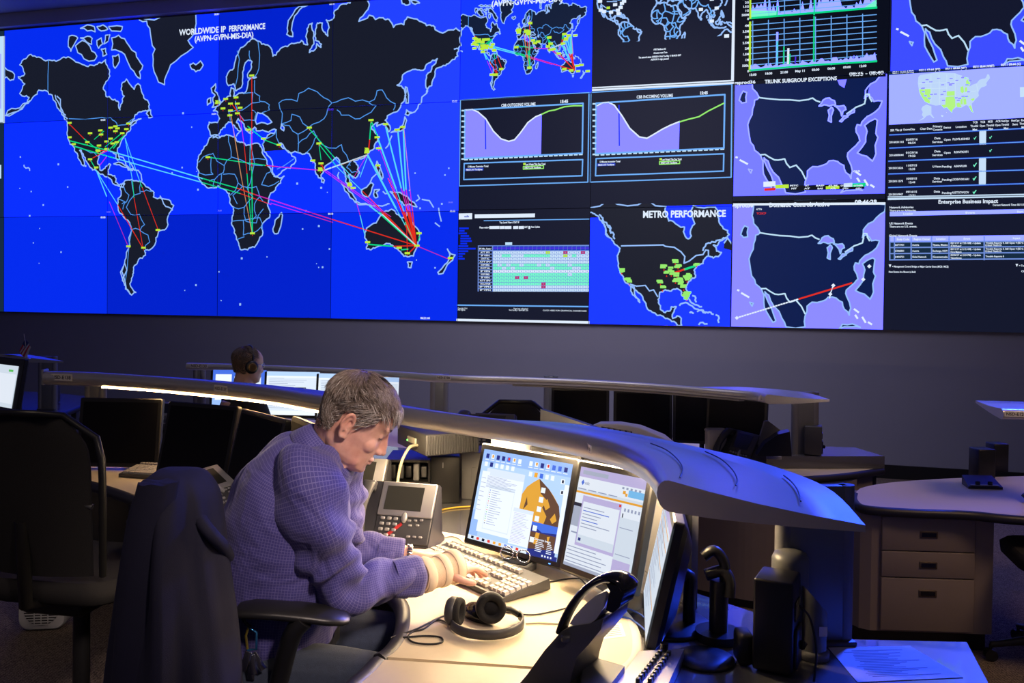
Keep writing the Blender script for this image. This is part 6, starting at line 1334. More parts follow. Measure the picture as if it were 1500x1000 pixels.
# white console behind the canopy
cq = [(863,626),(875,621),(905,621),(935,626),(970,640),(985,652),(985,690),(863,690)]
cn = thing('white_console', 'off-white console with a row of sockets showing above the near canopy', 'console', Vector((at_y(920, 640, 4.3).x, 4.3, ZW+.001))); TN = Matrix.Translation(-cn.location)
sq = [at_y(x, y, 4.3) for x, y in cq]; zlo = ZW+.001
for p in sq[-2:]: p.z = zlo
n = len(sq); mb = MB(); a = sq; b_ = [p+Vector((.03, .10, 0)) for p in sq]; tr = geometry.tessellate_polygon([[Vector((p.x, p.z, 0)) for p in sq]])
mb.add(a+b_, [(i, (i+1) % n, n+(i+1) % n, n+i) for i in range(n)]+[tuple(t_) for t_ in tr]+[tuple(n+i for i in t_)[::-1] for t_ in tr]); bevmod(mb.build('console_body', M['white'], cn, TN), .006)
sk = [at_y(x, y, 4.292) for x, y in ((881,624.5),(926,632),(926,637),(881,629))]; MB().add(sk+[p+Vector((0, .008, 0)) for p in sk], [(0, 1, 2, 3), (7, 6, 5, 4), (0, 4, 5, 1), (1, 5, 6, 2), (2, 6, 7, 3), (3, 7, 4, 0)]).build('socket_strip', M['darkgrey'], cn, TN)
for k in range(5):
    p = at_y(887+k*8.5, 628+k*1.3, 4.288); MB().box(p, (.018, .006, .010), bev=.001).build('socket', M['cream'], cn, TN)
# flag on the far left canopy
fl = thing('small_flag', 'tiny red, white and blue striped flag on a stick on the far left canopy', 'flag', on_z(41, 527, ZB+.027)); fp0 = Vector(fl.location)
MB().cyl((0, 0, 0), (-.03, 0, .19), .0022, 6).build('stick', M['cream'], fl); MB().box((0, 0, .008), (.035, .03, .014), bev=.003).build('clip', M['chrome'], fl)
fr_, fw_, fb_ = mat('flag_red', (.55, .05, .08), .8), mat('flag_white', (.75, .72, .75), .8), mat('flag_blue', (.05, .07, .25), .8)
mb = MB(); U = [(-.028, .178), (-.0, .055)]; N_ = 9
for j in range(N_):
    for i in range(6):
        def P_(u_, v_): x = -.026+.018*u_-.075*u_*(1-u_)*0+(-.055*v_)+.075*u_*.6*v_*0; return (-.026+.055*u_-.045*v_, .012*math.sin(u_*5+v_*2), .150-.055*u_-.085*v_)
        u0, u1, v0, v1 = i/6, (i+1)/6, j/N_, (j+1)/N_
        mb.cur = (2 if (j < 4 and i < 3) else (0 if i % 2 == 0 else 1)) if j < 4 else (0 if i % 2 == 0 else 1)
        mb.add([P_(u0, v0), P_(u1, v0), P_(u1, v1), P_(u0, v1)], [(0, 1, 2, 3)])
mb.build('flag_cloth', [fr_, fw_, fb_], fl, fix=False)
# heater on the floor at the left
ht = thing('fan_heater', 'white fan heater with a round grille on the carpet under the left desk', 'heater', on_z(58, 924, 0.001)+Vector((0, .06, 0)), math.radians(8))
M['heater'] = mat('heater_white', (.42, .42, .42), .5)
MB().loft([[Vector((p[0], y, .13+p[1])) for p in rrect(.205*k, .25*k, .045)] for y, k in ((-.06, .96), (-.052, 1), (.05, 1), (.06, .94))]).build('heater_body', M['heater'], ht)
MB().lathe([(0, 0), (.078, 0), (.078, .003), (0, .003)], seg=32, M4=Matrix.Translation((0, -.0605, .105)) @ Matrix.Rotation(PI/2, 4, 'X')).build('grille_recess', M['black'], ht)
mb = MB()
for k in range(13):
    z = -.072+k*.012; hw = math.sqrt(max(0, .078**2-z*z))
    if hw > .01: mb.box((0, -.065, .105+z), (hw*2, .004, .005))
for x in (-.03, 0, .03): mb.box((x, -.066, .105), (.004, .004, .15))
mb.build('grille', M['heater'], ht)
for x in (-.045, .045): MB().lathe([(0, 0), (.018, 0), (.016, .012), (0, .012)], seg=18, M4=Matrix.Translation((x, -.06, .222)) @ Matrix.Rotation(PI/2, 4, 'X')).build('dial', M['cream'], ht)
MB().tube([(-.03, 0, .25), (-.03, 0, .275), (.03, 0, .275), (.03, 0, .25)], .007, 8).build('handle', M['heater'], ht)
# ================================================================== office chairs
def office_chair(label, loc, rz, top=1.12, seat_z=.50, bw=.50, arms=True, base=True, k=1.0, floor=0.0, arm_z=None):
    """faces +y, the back is at -y"""
    t = thing('office_chair', label, 'chair', loc, rz, None); t.scale = (k, k, k); m = M['fabric_black']
    def back_rings(inset, y0):
        out = []
        n = 9
        for i in range(n):
            u_ = i/(n-1); z = seat_z+.06+(top-seat_z-.06)*u_; w_ = (bw/2-inset)*(0.84+.16*math.sin(u_*PI*.8))*(1 if u_ < .8 else math.sqrt(max(.02, 1-((u_-.8)/.2)**2*.75)))
            y = y0-.03-.06*u_-.03*math.sin(u_*PI); out.append([Vector((w_*s_, y-.045*(s_*s_)*-1*-.0+.05*s_*s_+d_, z)) for s_, d_ in ((-1, 0), (-.6, -.004), (0, -.006), (.6, -.004), (1, 0), (.6, .022), (0, .024), (-.6, .022))])
        return out
    b_ = MB().loft(back_rings(-.004, -.22)).build('backrest', m, t)
    sd = b_.modifiers.new('s', 'SUBSURF'); sd.levels = 1; sd.render_levels = 2
    R_ = back_rings(0, -.22); edge = [r_[0] for r_ in R_]+[r_[2]+Vector((x, .0, .012)) for r_ in R_[-1:] for x in (-.08, 0, .08)]+[r_[4] for r_ in R_[::-1]]
    MB().tube(edge, .012, 8).build('back_rim', M['black'], t)
    pts = [Vector((x*bw*.43, -.262-.02*(1-x*x), seat_z+.30+.05*(1-x*x))) for x in (-1, -.7, -.3, 0, .3, .7, 1)]
    MB().tube(pts, .010, 6).build('lumbar_bar', M['darkgrey'], t)
    MB().loft([[Vector((p[0], p[1], seat_z+z)) for p in rrect(bw*q, .48*q, .10)] for z, q in ((-.05, .86), (-.03, .98), (.015, 1.0), (.035, .92))]).build('seat', m, t)
    MB().box((0, -.02, seat_z-.08), (.22, .26, .06), bev=.01).build('seat_mechanism', M['black'], t)
    MB().tube([(0, -.10, seat_z-.06), (0, -.27, seat_z-.03), (0, -.29, seat_z+.25)], .022, 8).build('back_support', M['black'], t)
    if arms:
        az = arm_z or seat_z+.22
        for s_ in (-1, 1):
            MB().loft([[Vector((s_*(bw/2+.03)+p[0], p[1]-.02, az+z)) for p in rrect(.085*q, .26*q, .035)] for z, q in ((-.012, .9), (0, 1), (.012, .95))]).build('arm_pad', M['black'], t)
            MB().tube([(s_*(bw/2-.06), -.03, seat_z-.07), (s_*(bw/2+.03), -.03, seat_z-.05), (s_*(bw/2+.035), -.03, az-.01)], .018, 8).build('arm_support', M['black'], t)
    if base:
        MB().cyl((0, 0, .10), (0, 0, seat_z-.08), .028, 14).build('gas_column', M['black'], t)
        for j in range(5):
            a = 2*PI*j/5+.35; d = Vector((math.cos(a), math.sin(a), 0))
            lg = MB().tube([d*.02+Vector((0, 0, .12)), d*.16+Vector((0, 0, .11)), d*.31+Vector((0, 0, .075))], [.028, .022, .015], 8).build('base_leg', M['black'], t)
            c = d*.31; s_ = Vector((-d.y, d.x, 0)); mb = MB()
            for o_ in (-.013, .013): mb.cyl(c+s_*(o_-.009)+Vector((0, 0, .028)), c+s_*(o_+.009)+Vector((0, 0, .028)), .028, 14)
            mb.cyl(c+Vector((0, 0, .03)), c+Vector((0, 0, .078)), .008, 8); mb.build('caster', M['black'], lg)
    return t
office_chair('large black mesh chair at the left edge of the photo, nearest the camera there', (-1.52, 3.02, 0), math.radians(-10), top=1.19, seat_z=.60, bw=.54)
office_chair('black chair cut off by the right edge of the photo', (2.62, 4.0, FB_), math.radians(75), top=1.16, seat_z=.52, bw=.48)
office_chair('empty dark chair between the two canopy posts of the second row', (at_y(760, 600, 4.80).x, 4.80, FB_), math.radians(-4), top=1.15, seat_z=.50, bw=.40, arms=False)
# the seated man's chair
mc = thing('office_chair', 'black chair under the man in the purple shirt, its armrest at his elbow', 'chair', (-.60, 2.06, 0), math.radians(-44))
TC = (Matrix.Translation((-.60, 2.06, 0)) @ Matrix.Rotation(math.radians(-44), 4, 'Z')).inverted()
pad = [(350,890,.8),(372,888,1),(410,890,1),(450,894,1),(485,899,.95),(506,903,.7),(513,905,.3)]
rings = []; Yp = 1.90
for x, y, q in pad:
    p = at_y(x, y+3, Yp+(x-350)/160*.05); rings.append([p+Vector((.0, .048*q*math.cos(a), .017*q*math.sin(a))) for a in [2*PI*k/14 for k in range(14)]])
MB().loft(rings).build('arm_pad', M['black'], mc, TC)
MB().tube(spline([at_y(445, 908, Yp), at_y(428, 930, Yp), at_y(412, 985, Yp+.01), at_y(398, 1060, Yp+.02), at_y(420, 1120, Yp+.12)], 5), .022, 10).build('arm_support', M['black'], mc, TC)
fa = [Vector((-.80, 2.38, .82)), Vector((-.60, 2.45, .825)), Vector((-.52, 2.47, .815))]
MB().tube(fa, [.03, .034, .02], 10).build('arm_pad', M['black'], mc, TC)
MB().tube([Vector((-.64, 2.43, .81)), Vector((-.64, 2.40, .60)), Vector((-.62, 2.2, .54))], .02, 8).build('arm_support', M['black'], mc, TC)
MB().loft([[Vector((p[0], p[1], .565+z)) for p in rrect(.50*q, .48*q, .12)] for z, q in ((-.05, .86), (-.03, .98), (.015, 1.0), (.03, .9))]).build('seat', M['fabric_black'], mc)
cbk = []
for i in range(8):
    u_ = i/7; z = .62+.40*u_; w_ = .17*(.9+.1*math.sin(u_*PI))*(1 if u_ < .75 else math.sqrt(max(.05, 1-((u_-.75)/.25)**2*.8)))
    cbk.append([Vector((w_*s_, -.225-.05*u_+.05*s_*s_+d_, z)) for s_, d_ in ((-1, 0), (-.5, -.01), (0, -.015), (.5, -.01), (1, 0), (.5, .02), (0, .022), (-.5, .02))])
MB().loft(cbk).build('backrest', M['fabric_black'], mc)
MB().cyl((0, 0, .10), (0, 0, .53), .028, 14).build('gas_column', M['black'], mc)
for j in range(5):
    a = 2*PI*j/5+.9; d = Vector((math.cos(a), math.sin(a), 0))
    lg = MB().tube([d*.02+Vector((0, 0, .12)), d*.16+Vector((0, 0, .11)), d*.31+Vector((0, 0, .075))], [.028, .022, .015], 8).build('base_leg', M['black'], mc)
    MB().cyl(d*.31+Vector((-d.y, d.x, 0))*-.02+Vector((0, 0, .028)), d*.31+Vector((-d.y, d.x, 0))*.02+Vector((0, 0, .028)), .028, 14).build('caster', M['black'], lg)
# jacket over the chair back
JK = mat('navy_cloth', (.018, .018, .045), .8, noise_s=12, noise_a=.2, bump=.3, bump_s=900)
prof = [(686,240,282,.02),(690,228,296,.05),(700,216,306,.08),(722,205,318,.10),(760,197,325,.115),(820,189,333,.125),(880,181,343,.13),(940,173,350,.135),(1010,164,354,.14),(1090,158,356,.14)]
rings = []; rn = random.Random(6); N_ = 56; YJ = 1.80
prof2 = spline([(a, b, c) for a, b, c, d in prof], 4); dd = spline([(d, 0, 0) for *_, d in prof], 4)
for i, (q, d_) in enumerate(zip(prof2, dd)):
    y, xl, xr = q; c = at_y((xl+xr)/2, y, YJ); hw = (xr-xl)/2*YJ/1250; ring = []; u_ = i/len(prof2)
    for k in range(N_):
        a = 2*PI*k/N_; f = 1+ (0.10*math.sin(a*5+1.5+u_*1.4)+.06*math.sin(a*9+u_*3)+.04*math.sin(a*14-u_*5))*min(1, u_*2.4)
        ring.append(Vector((c.x+hw*math.cos(a)*(1+.3*(f-1)), YJ+d_.x*math.sin(a)*f, c.z+.012*math.sin(a*3+u_*4)*u_)))
    rings.append(ring)
jk = thing('jacket', 'dark navy jacket draped over the back of the man’s chair', 'jacket', Vector((at_y(260, 900, YJ).x, YJ, .30))); TJ = Matrix.Translation(-jk.location)
o = MB().loft(rings).build('jacket_body', JK, jk, TJ)
# collar fold and hanging sleeve
cp = [at_y(x, y, YJ-.02-.05*math.sin(k)) for k, (x, y) in enumerate(((282,742),(296,765),(312,785),(326,800),(334,815)))]
MB().tube(spline(cp, 4), .014, 10).build('collar', JK, jk, TJ)
sl_ = [(232,706,.05),(222,760,.055),(212,840,.06),(203,930,.062),(196,1040,.06)]
rings = []
for x, y, r_ in sl_:
    c = at_y(x, y, YJ-.09); rings.append([c+Vector((r_*.8*math.cos(2*PI*j/18)*(1+.12*math.sin(j*1.7+y*.02)), r_*.6*math.sin(2*PI*j/18), .004*math.sin(j*2.0))) for j in range(18)])
o = MB().loft([[p for p in r_] for r_ in rings]).build('sleeve', JK, jk, TJ)
o.modifiers.new('s', 'SUBSURF').render_levels = 2
# ================================================================== people
SKIN = bpy.data.materials.new('skin'); SKIN.use_nodes = True; nt = SKIN.node_tree; b = nt.nodes['Principled BSDF']
b.inputs['Roughness'].default_value = .42; b.inputs['Subsurface Weight'].default_value = .12; b.inputs['Subsurface Radius'].default_value = (.012, .004, .002); b.inputs['Subsurface Scale'].default_value = 1
tc = nt.nodes.new('ShaderNodeTexCoord'); no = nt.nodes.new('ShaderNodeTexNoise'); no.inputs['Scale'].default_value = 22; no.inputs['Detail'].default_value = 6
rp = nt.nodes.new('ShaderNodeValToRGB'); rp.color_ramp.elements[0].color = (.56, .27, .20, 1); rp.color_ramp.elements[1].color = (.72, .42, .33, 1); rp.color_ramp.elements[0].position = .35; rp.color_ramp.elements[1].position = .65
nt.links.new(tc.outputs['Object'], no.inputs['Vector']); nt.links.new(no.outputs['Fac'], rp.inputs[0]); nt.links.new(rp.outputs[0], b.inputs['Base Color'])
n2 = nt.nodes.new('ShaderNodeTexNoise'); n2.inputs['Scale'].default_value = 500; bp = nt.nodes.new('ShaderNodeBump'); bp.inputs['Strength'].default_value = .15; bp.inputs['Distance'].default_value = .001
nt.links.new(tc.outputs['Object'], n2.inputs['Vector']); nt.links.new(n2.outputs['Fac'], bp.inputs['Height']); nt.links.new(bp.outputs[0], b.inputs['Normal'])

def lerp(a, b, t): return a+(b-a)*t
SK = [(-.118, .062, .010, .026), (-.110, .078, -.005, .040), (-.098, .088, -.030, .051), (-.085, .087, -.048, .058), (-.070, .087, -.062, .062), (-.050, .088, -.072, .064), (-.030, .087, -.082, .068), (-.010, .082, -.089, .070), (.008, .084, -.093, .073), (.022, .090, -.095, .075), (.040, .089, -.096, .076), (.055, .084, -.095, .0755), (.070, .075, -.089, .071), (.085, .060, -.076, .062), (.097, .040, -.056, .047), (.105, .015, -.03, .028)]
def sk_at(z):
    if z <= SK[0][0]: return SK[0][1:]
    for a, b in zip(SK, SK[1:]):
        if z <= b[0]:
            t = (z-a[0])/(b[0]-a[0]); return tuple(lerp(a[i], b[i], t) for i in (1, 2, 3))
    return SK[-1][1:]
def sk_pt(z, a, off=0.0, e=2.25):
    f, bk, w_ = sk_at(z); cx = 0.0 if z > -.06 else .0+(-.06-z)*.6; c, s = math.cos(a), math.sin(a)
    rx = (f-cx) if c > 0 else (cx-bk); k = (abs(c)**e+abs(s)**e)**(-1/e)
    x, y = cx+c*k*rx, s*k*w_
    n = Vector(((x+.004)/.0081, y/.0056, (z-.01)/.0095)).normalized()
    return Vector((x, y, z))+n*off
def blob(mb, c, r, T, seg=10):
    rx, ry, rz_ = r if isinstance(r, tuple) else (r, r, r); rings = []
    for i in range(seg+1):
        th = PI*i/seg; rings.append([T @ Vector((c[0]+rx*math.sin(th)*math.cos(2*PI*j/14), c[1]+ry*math.sin(th)*math.sin(2*PI*j/14), c[2]+rz_*math.cos(th))) for j in range(14)])
    rings[0] = [p+(T.to_3x3() @ Vector((1e-5*math.cos(j), 1e-5*math.sin(j), 0))) for j, p in enumerate(rings[0])]
    mb.loft(rings)
def head_mb(mb, T):
    rings = []
    for z, f, bk, w_ in SK: rings.append([T @ sk_pt(z, 2*PI*k/40) for k in range(40)])
    mb.loft(rings)
    tb = lambda pts, r: mb.tube([T @ Vector(p) for p in spline(pts, 4)], [r[0]+(r[1]-r[0])*i/(len(spline(pts, 4))-1) for i in range(len(spline(pts, 4)))], 10)
    tb([(.078, 0, .022), (.083, 0, .004), (.095, 0, -.020), (.0985, 0, -.032)], (.0065, .0095))
    nr = []
    for z, xt, w_ in ((.016, .086, .007), (.004, .087, .008), (-.008, .093, .010), (-.020, .099, .0125), (-.032, .1075, .014), (-.040, .105, .0145), (-.046, .094, .012)): nr.append([T @ Vector(q) for q in ((.060, -w_*1.5, z), (.082, -w_*1.15, z), ((xt+.082)/2, -w_*.8, z), (xt-.002, -w_*.35, z), (xt, 0, z), (xt-.002, w_*.35, z), ((xt+.082)/2, w_*.8, z), (.082, w_*1.15, z), (.060, w_*1.5, z))])
    mb.loft(nr)          # nose ridge
    blob(mb, (.100, 0, -.036), (.011, .0105, .010), T)
    for s in (-1, 1):
        blob(mb, (.091, s*.0115, -.040), (.011, .0075, .0085), T)                                          # nostril wing
        blob(mb, (.064, s*.030, .0), (.0165, .015, .0135), T)                                              # eyeball under closed lid
        blob(mb, (.074, s*.030, .022), (.012, .021, .0075), T)                                             # brow ridge
        blob(mb, (.058, s*.036, -.032), (.022, .022, .024), T)                                             # cheek
        blob(mb, (.046, s*.040, -.082), (.024, .014, .020), T)                                             # jowl
        # ear
        E_ = T @ Matrix.Translation((-.008, s*.074, -.016)) @ Matrix.Rotation(-s*.35, 4, 'Z') @ Matrix.Rotation(-.15, 4, 'Y')
        rim = [Vector((.013*math.cos(a)*(1.1 if math.sin(a) > 0 else .75)-.004, s*(.006+.004*math.sin(a*1)), .031*math.sin(a))) for a in [2*PI*k/22 for k in range(22)]]
        mb.tube([E_ @ p for p in rim], .0048, 7, closed=True)
        mb.tube([E_ @ Vector((.004*math.cos(a)-.003, s*.007, .018*math.sin(a)+.004)) for a in [PI*.2+PI*1.2*k/8 for k in range(9)]], .0030, 7)
        blob(mb, (0, s*.0005, 0), (.013, .0035, .028), E_); blob(mb, (.004, s*.004, -.026), (.007, .0045, .009), E_)
    blob(mb, (.0865, 0, -.0650), (.0105, .024, .0046), T); blob(mb, (.0850, 0, -.0755), (.0105, .021, .0054), T)   # lips
    blob(mb, (.074, 0, -.060), (.014, .022, .012), T)
    blob(mb, (.076, 0, -.098), (.0155, .020, .0130), T)                                                    # chin
def limb(mb, pts, rs, seg=16, flat=1.0, n=5):
    P = spline(pts, n); R_ = [v.x for v in spline([(r, 0, 0) for r in rs], n)]; mb.tube(P, R_, seg)
def hand_mb(mb, wrist, d, up, side, curl=.5, spread=.12, k=1.0):
    """d points to the fingers, up is the back of the hand, side=+1 thumb to d x up"""
    d = Vector(d).normalized(); up = Vector(up); up = (up-d*up.dot(d)).normalized(); sd = d.cross(up)*side; W_ = Vector(wrist)
    def ring(c, w_, h_): return [c+sd*(w_*math.copysign(abs(math.cos(a))**.8, math.cos(a)))+up*(h_*math.sin(a)) for a in [2*PI*j/16 for j in range(16)]]
    mb.loft([ring(W_-d*.03*k, .026*k, .021*k), ring(W_, .027*k, .020*k), ring(W_+d*.03*k, .036*k, .0175*k), ring(W_+d*.065*k-up*.002, .041*k, .0155*k), ring(W_+d*.092*k-up*.004, .038*k, .011*k)])
    for i, (o, L, r) in enumerate(((.029, .070, .0088), (.010, .080, .0092), (-.010, .074, .0087), (-.029, .058, .0078))):
        a = curl*(.55+.15*i); dirv = d*math.cos(a*.6)-up*math.sin(a*.6)+sd*(spread*(1.5-i)*.5); p = W_+d*.086*k+sd*o*k-up*.002; pts = [p-d*.02*k]; pts.append(p)
        for j, f in enumerate((.45, .30, .25)):
            dirv = (dirv*math.cos(a*.7)-up*math.sin(a*.7)).normalized(); p = p+dirv*L*f*k; pts.append(p)
        mb.tube(spline(pts, 3), [r*k*(1.05-.25*q/12)*(1 if q < 12 else .6) for q in range(13)], 10)
    p = W_+d*.022*k+sd*.028*k-up*.004
    pts = [W_+d*.01*k+sd*.012*k, p, p+(d*.6+sd*.75-up*.25).normalized()*.038*k, p+(d*.6+sd*.75-up*.25).normalized()*.038*k+(d*.9+sd*.35-up*.3).normalized()*.034*k]
    mb.tube(spline(pts, 4), [.013*k, .0135*k, .0135*k, .0125*k, .0118*k, .0112*k, .0108*k, .0105*k, .010*k, .0098*k, .0092*k, .0082*k, .005*k], 10)
def bake(mb, name, m, parent, T, voxel, smooth=2, fac=.5):
    o = mb.build(name, m, None, T); r = o.modifiers.new('r', 'REMESH'); r.mode = 'VOXEL'; r.voxel_size = voxel; r.use_smooth_shade = True
    s = o.modifiers.new('s', 'SMOOTH'); s.iterations = smooth; s.factor = fac
    bpy.context.view_layer.update(); dg = bpy.context.evaluated_depsgraph_get(); me = bpy.data.meshes.new_from_object(o.evaluated_get(dg)); me.name = name
    bpy.data.objects.remove(o); q = link_mesh(name, me, parent); me.polygons.foreach_set('use_smooth', [True]*len(me.polygons)); return q
def hair_mb(T, hairline, count, length, thick, seed, lay=.009, fringe=True, jit=.003):
    """short strands laid over the skull; colours vary by strand (three slots)"""
    rn = random.Random(seed); mb = MB()
    crown = Vector((-.045, .0, .098))
    for _ in range(count):
        a = rn.uniform(-PI, PI); z = rn.uniform(-.095, .105) if rn.random() < .85 else rn.uniform(.075, .105)
        if z < hairline(abs(a)): continue
        p0 = sk_pt(z, a, .001); away = (p0-crown)
        d = Vector((away.x, away.y, 0)); d = d.normalized() if d.length > .004 else Vector((1, .3, 0))
        if z > .05: d = (d*.6+Vector((1.0, -.35, 0))).normalized() if p0.x > -.04 else d
        if z < .052 and abs(a) < 2.2: d = Vector((-.9, 0, -.25))
        L = length*rn.uniform(.7, 1.15)*(1.25 if z > .04 else .75); pts = []; z_, a_ = z, a
        p = p0; nrm = (sk_pt(z, a, .01)-p0).normalized(); tdir = (d-nrm*d.dot(nrm)); tdir = (tdir+Vector((0, 0, -.5 if z < .06 else -.05))); tdir = (tdir-nrm*tdir.dot(nrm)).normalized(); tdir = (tdir+Vector((rn.uniform(-.18, .18), rn.uniform(-.18, .18), rn.uniform(-.18, .18)))).normalized()
        for j in range(5):
            t = j/4; q = p0+tdir*L*t+nrm*(lay*math.sin(min(1, t*1.6)*PI/2)*rn.uniform(.9, 1.1)+.001)
            # follow the curvature of the skull
            c = Vector((-.004, 0, .012)); rr = (p0-c).length+lay*min(1, t*2); v = q-c; q2 = c+v.normalized()*rr; pts.append(q.lerp(q2, .85))
        w_ = thick*rn.uniform(.7, 1.3); mb.cur = (rn.choice((1, 2, 2, 1, 0)) if (p0.x > -.01 and z < .062) else rn.choice((0, 0, 1, 0, 1, 2))) if z < .075 else rn.choice((0, 0, 0, 1)); s_ = tdir.cross(nrm).normalized()
        V = []; 
        for j, q in enumerate(pts): ww = w_*(1-.75*(j/4)**2); V += [T @ (q-s_*ww), T @ (q+s_*ww+nrm*0), T @ (q+nrm*ww*.9)]
        F_ = []
        for j in range(4):
            b0, b1 = j*3, j*3+3
            for k in range(3): F_.append((b0+k, b0+(k+1) % 3, b1+(k+1) % 3, b1+k))
        mb.add(V, F_, True)
    return mb
HAIRM = [mat('hair_dark', (.14, .105, .085), .42, noise_s=60, noise_a=.3), mat('hair_mid', (.26, .21, .18), .42, noise_s=60, noise_a=.3), mat('hair_grey', (.46, .43, .41), .42, noise_s=60, noise_a=.2)]

# ------------------------------------------------------------------ the man in the purple shirt
az = math.radians(4); Fh = Vector((math.cos(az), math.sin(az), 0)); Sd = Vector((Fh.y, -Fh.x, 0))       # Sd = his right, towards the camera
YM = 2.12
man = thing('person', 'man in a purple checked shirt bent over the keyboard, wearing a beige wrist brace', 'person', (-.62, 2.12, 0.0)); TM = Matrix.Translation(-man.location)
hcen = at_y(524, 611, YM); pt_ = math.radians(35); Uh = Vector((0, 0, 1))*math.cos(pt_)+Fh*math.sin(pt_); Xh = Fh*math.cos(pt_)-Vector((0, 0, 1))*math.sin(pt_); Lh = Uh.cross(Xh)
TH = Matrix(((Xh.x, Lh.x, Uh.x, hcen.x), (Xh.y, Lh.y, Uh.y, hcen.y), (Xh.z, Lh.z, Uh.z, hcen.z), (0, 0, 0, 1)))
body = MB(); head_mb(body, TH)
neck_top = TH @ Vector((-.030, 0, -.050)); neck_mid = at_y(487, 648, YM+.01); neck_bot = at_y(460, 690, YM+.01)
limb(body, [TH @ Vector((-.02, 0, -.02)), neck_top, neck_mid, neck_bot], [.050, .052, .057, .070], 20)
limb(body, [TH @ Vector((.03, 0, -.085)), TH @ Vector((.0, 0, -.100)), at_y(500, 683, YM)], [.030, .040, .050], 16)      # throat
sp_ = [(400,935,88,.190),(402,885,84,.195),(410,820,90,.205),(420,765,86,.212),(433,715,74,.205),(448,683,58,.165),(464,664,40,.095)]
def torso(mb, infl, top_extra=None, seg=44, uv=None):
    C = [at_y(x, y, YM+.02) for x, y, _, _ in sp_]; rings = []
    CC = spline(C, 5); HD = [v.x for v in spline([(d*.0017, 0, 0) for _, _, d, _ in sp_], 5)]; HW = [v.x for v in spline([(w_, 0, 0) for *_, w_ in sp_], 5)]
    for i, c in enumerate(CC):
        ax = (CC[min(i+1, len(CC)-1)]-CC[max(i-1, 0)]).normalized(); fw = (Fh-ax*Fh.dot(ax)).normalized(); hd, hw = HD[i]+infl, HW[i]+infl; ring = []
        for k in range(seg):
            a = 2*PI*k/seg; cc, ss = math.cos(a), math.sin(a); q = (abs(cc)**2.4+abs(ss)**2.4)**(-1/2.4)
            wr = 0
            if infl > .004: wr = .0035*math.sin(c.z*62+a*3)*math.exp(-((a-PI)/1.3)**2)+.003*math.sin(a*11+c.z*30)
            ring.append(c+fw*(cc*q*(hd+wr))+Sd*(ss*q*(hw+wr)))
        rings.append(ring)
    return rings, CC
tr_, _ = torso(None, -.010); body.loft(tr_)
# joints
shN = at_y(446, 716, 1.965); elN = at_y(500, 858, 2.03); wrN = at_y(632, 840, 2.19); knN = at_y(690, 814, 2.28)
shF = shN-Sd*.37+Vector((0, 0, .01)); elF = at_y(505, 800, 2.42); wrF = at_y(600, 814, 2.45); knF = at_y(660, 808, 2.45)
limb(body, [shN-Sd*.03, shN.lerp(elN, .5), elN, elN.lerp(wrN, .5), wrN], [.050, .044, .038, .034, .028], 16)
limb(body, [shF+Sd*.03, shF.lerp(elF, .5), elF, elF.lerp(wrF, .5), wrF], [.050, .044, .038, .033, .027], 16)
dN = (at_y(735, 806, 2.35)-wrN).normalized(); dF = (at_y(700, 812, 2.50)-wrF).normalized()
hand_mb(body, wrN+dN*.02, dN, Vector((.1, -.15, 1)), 1, .62, .10, 1.0)
hand_mb(body, wrF+dF*.0, dF, Vector((.1, .1, 1)), -1, .45, .10, 1.0)
hipN = at_y(392, 955, 2.00); hipF = hipN-Sd*.22; knee = lambda h, o: h+Fh*.44+Vector((0, 0, -.02))+Sd*o
kN, kF = knee(hipN, .05), knee(hipF, -.03); kN.z = min(kN.z, .66); kF.z = min(kF.z, .66); hipN.z = min(hipN.z, .68); hipF.z = min(hipF.z, .68)
for h, k_ in ((hipN, kN), (hipF, kF)):
    an = Vector((k_.x-.04, k_.y, .11)); limb(body, [h, h.lerp(k_, .5), k_, k_.lerp(an, .5)+Vector((-.01, 0, 0)), an], [.082, .074, .056, .052, .038], 14)
    limb(body, [an+Vector((-.03, 0, -.055)), an+Vector((.05, .01, -.065)), an+Vector((.16, .03, -.078))], [.036, .034, .024], 12)
bodyo = bake(body, 'body', SKIN, man, TM, .0025, 7, .5)
# face details
fd = MB()
for s in (-1, 1):
    fd.tube([TM @ (TH @ Vector(p)) for p in ((.0725, s*.042, -.0045), (.0795, s*.034, -.0065), (.0800, s*.026, -.0060), (.0735, s*.018, -.0030))], .0011, 6)
fd.build('eyelashes', mat('lash', (.10, .05, .04), .6), man)
mb = MB(); rn = random.Random(3)
for s in (-1, 1):
    for k in range(70):
        u_ = rn.random(); p = Vector((.0875-.016*u_*u_, s*(.014+.034*u_), .0205+.004*math.sin(u_*PI)+rn.uniform(-.0025, .0025))); q = p+Vector((.0015, s*.006, rn.uniform(0, .002)))
        mb.tube([TM @ (TH @ p), TM @ (TH @ q)], [.0006, .0002], 4)
mb.build('eyebrows', HAIRM[1], man)
lp = MB(); lp.tube([TM @ (TH @ Vector((.0925-.30*abs(y), y, -.0702))) for y in (-.020, -.012, -.004, .004, .012, .020)], .0010, 5); lp.build('mouth_line', mat('mouth_dark', (.20, .06, .05), .6), man)
def hl(a):
    d = math.degrees(a)
    if d < 46: return .062
    if d < 60: return .062-(d-46)/14*.032
    if d < 76: return .030-(d-60)/16*.034
    if d < 84: return -.004
    if d < 88: return -.004+(d-84)/4*.022
    if d < 106: return .019
    if d < 116: return .019-(d-106)/10*.06
    return -.041-(d-116)/64*.042
sh = MB(); N_ = 72; zs = [-.092+.0054*i for i in range(37)]
grid = [[sk_pt(z, -PI+2*PI*k/N_, .0045) for k in range(N_+1)] for z in zs]
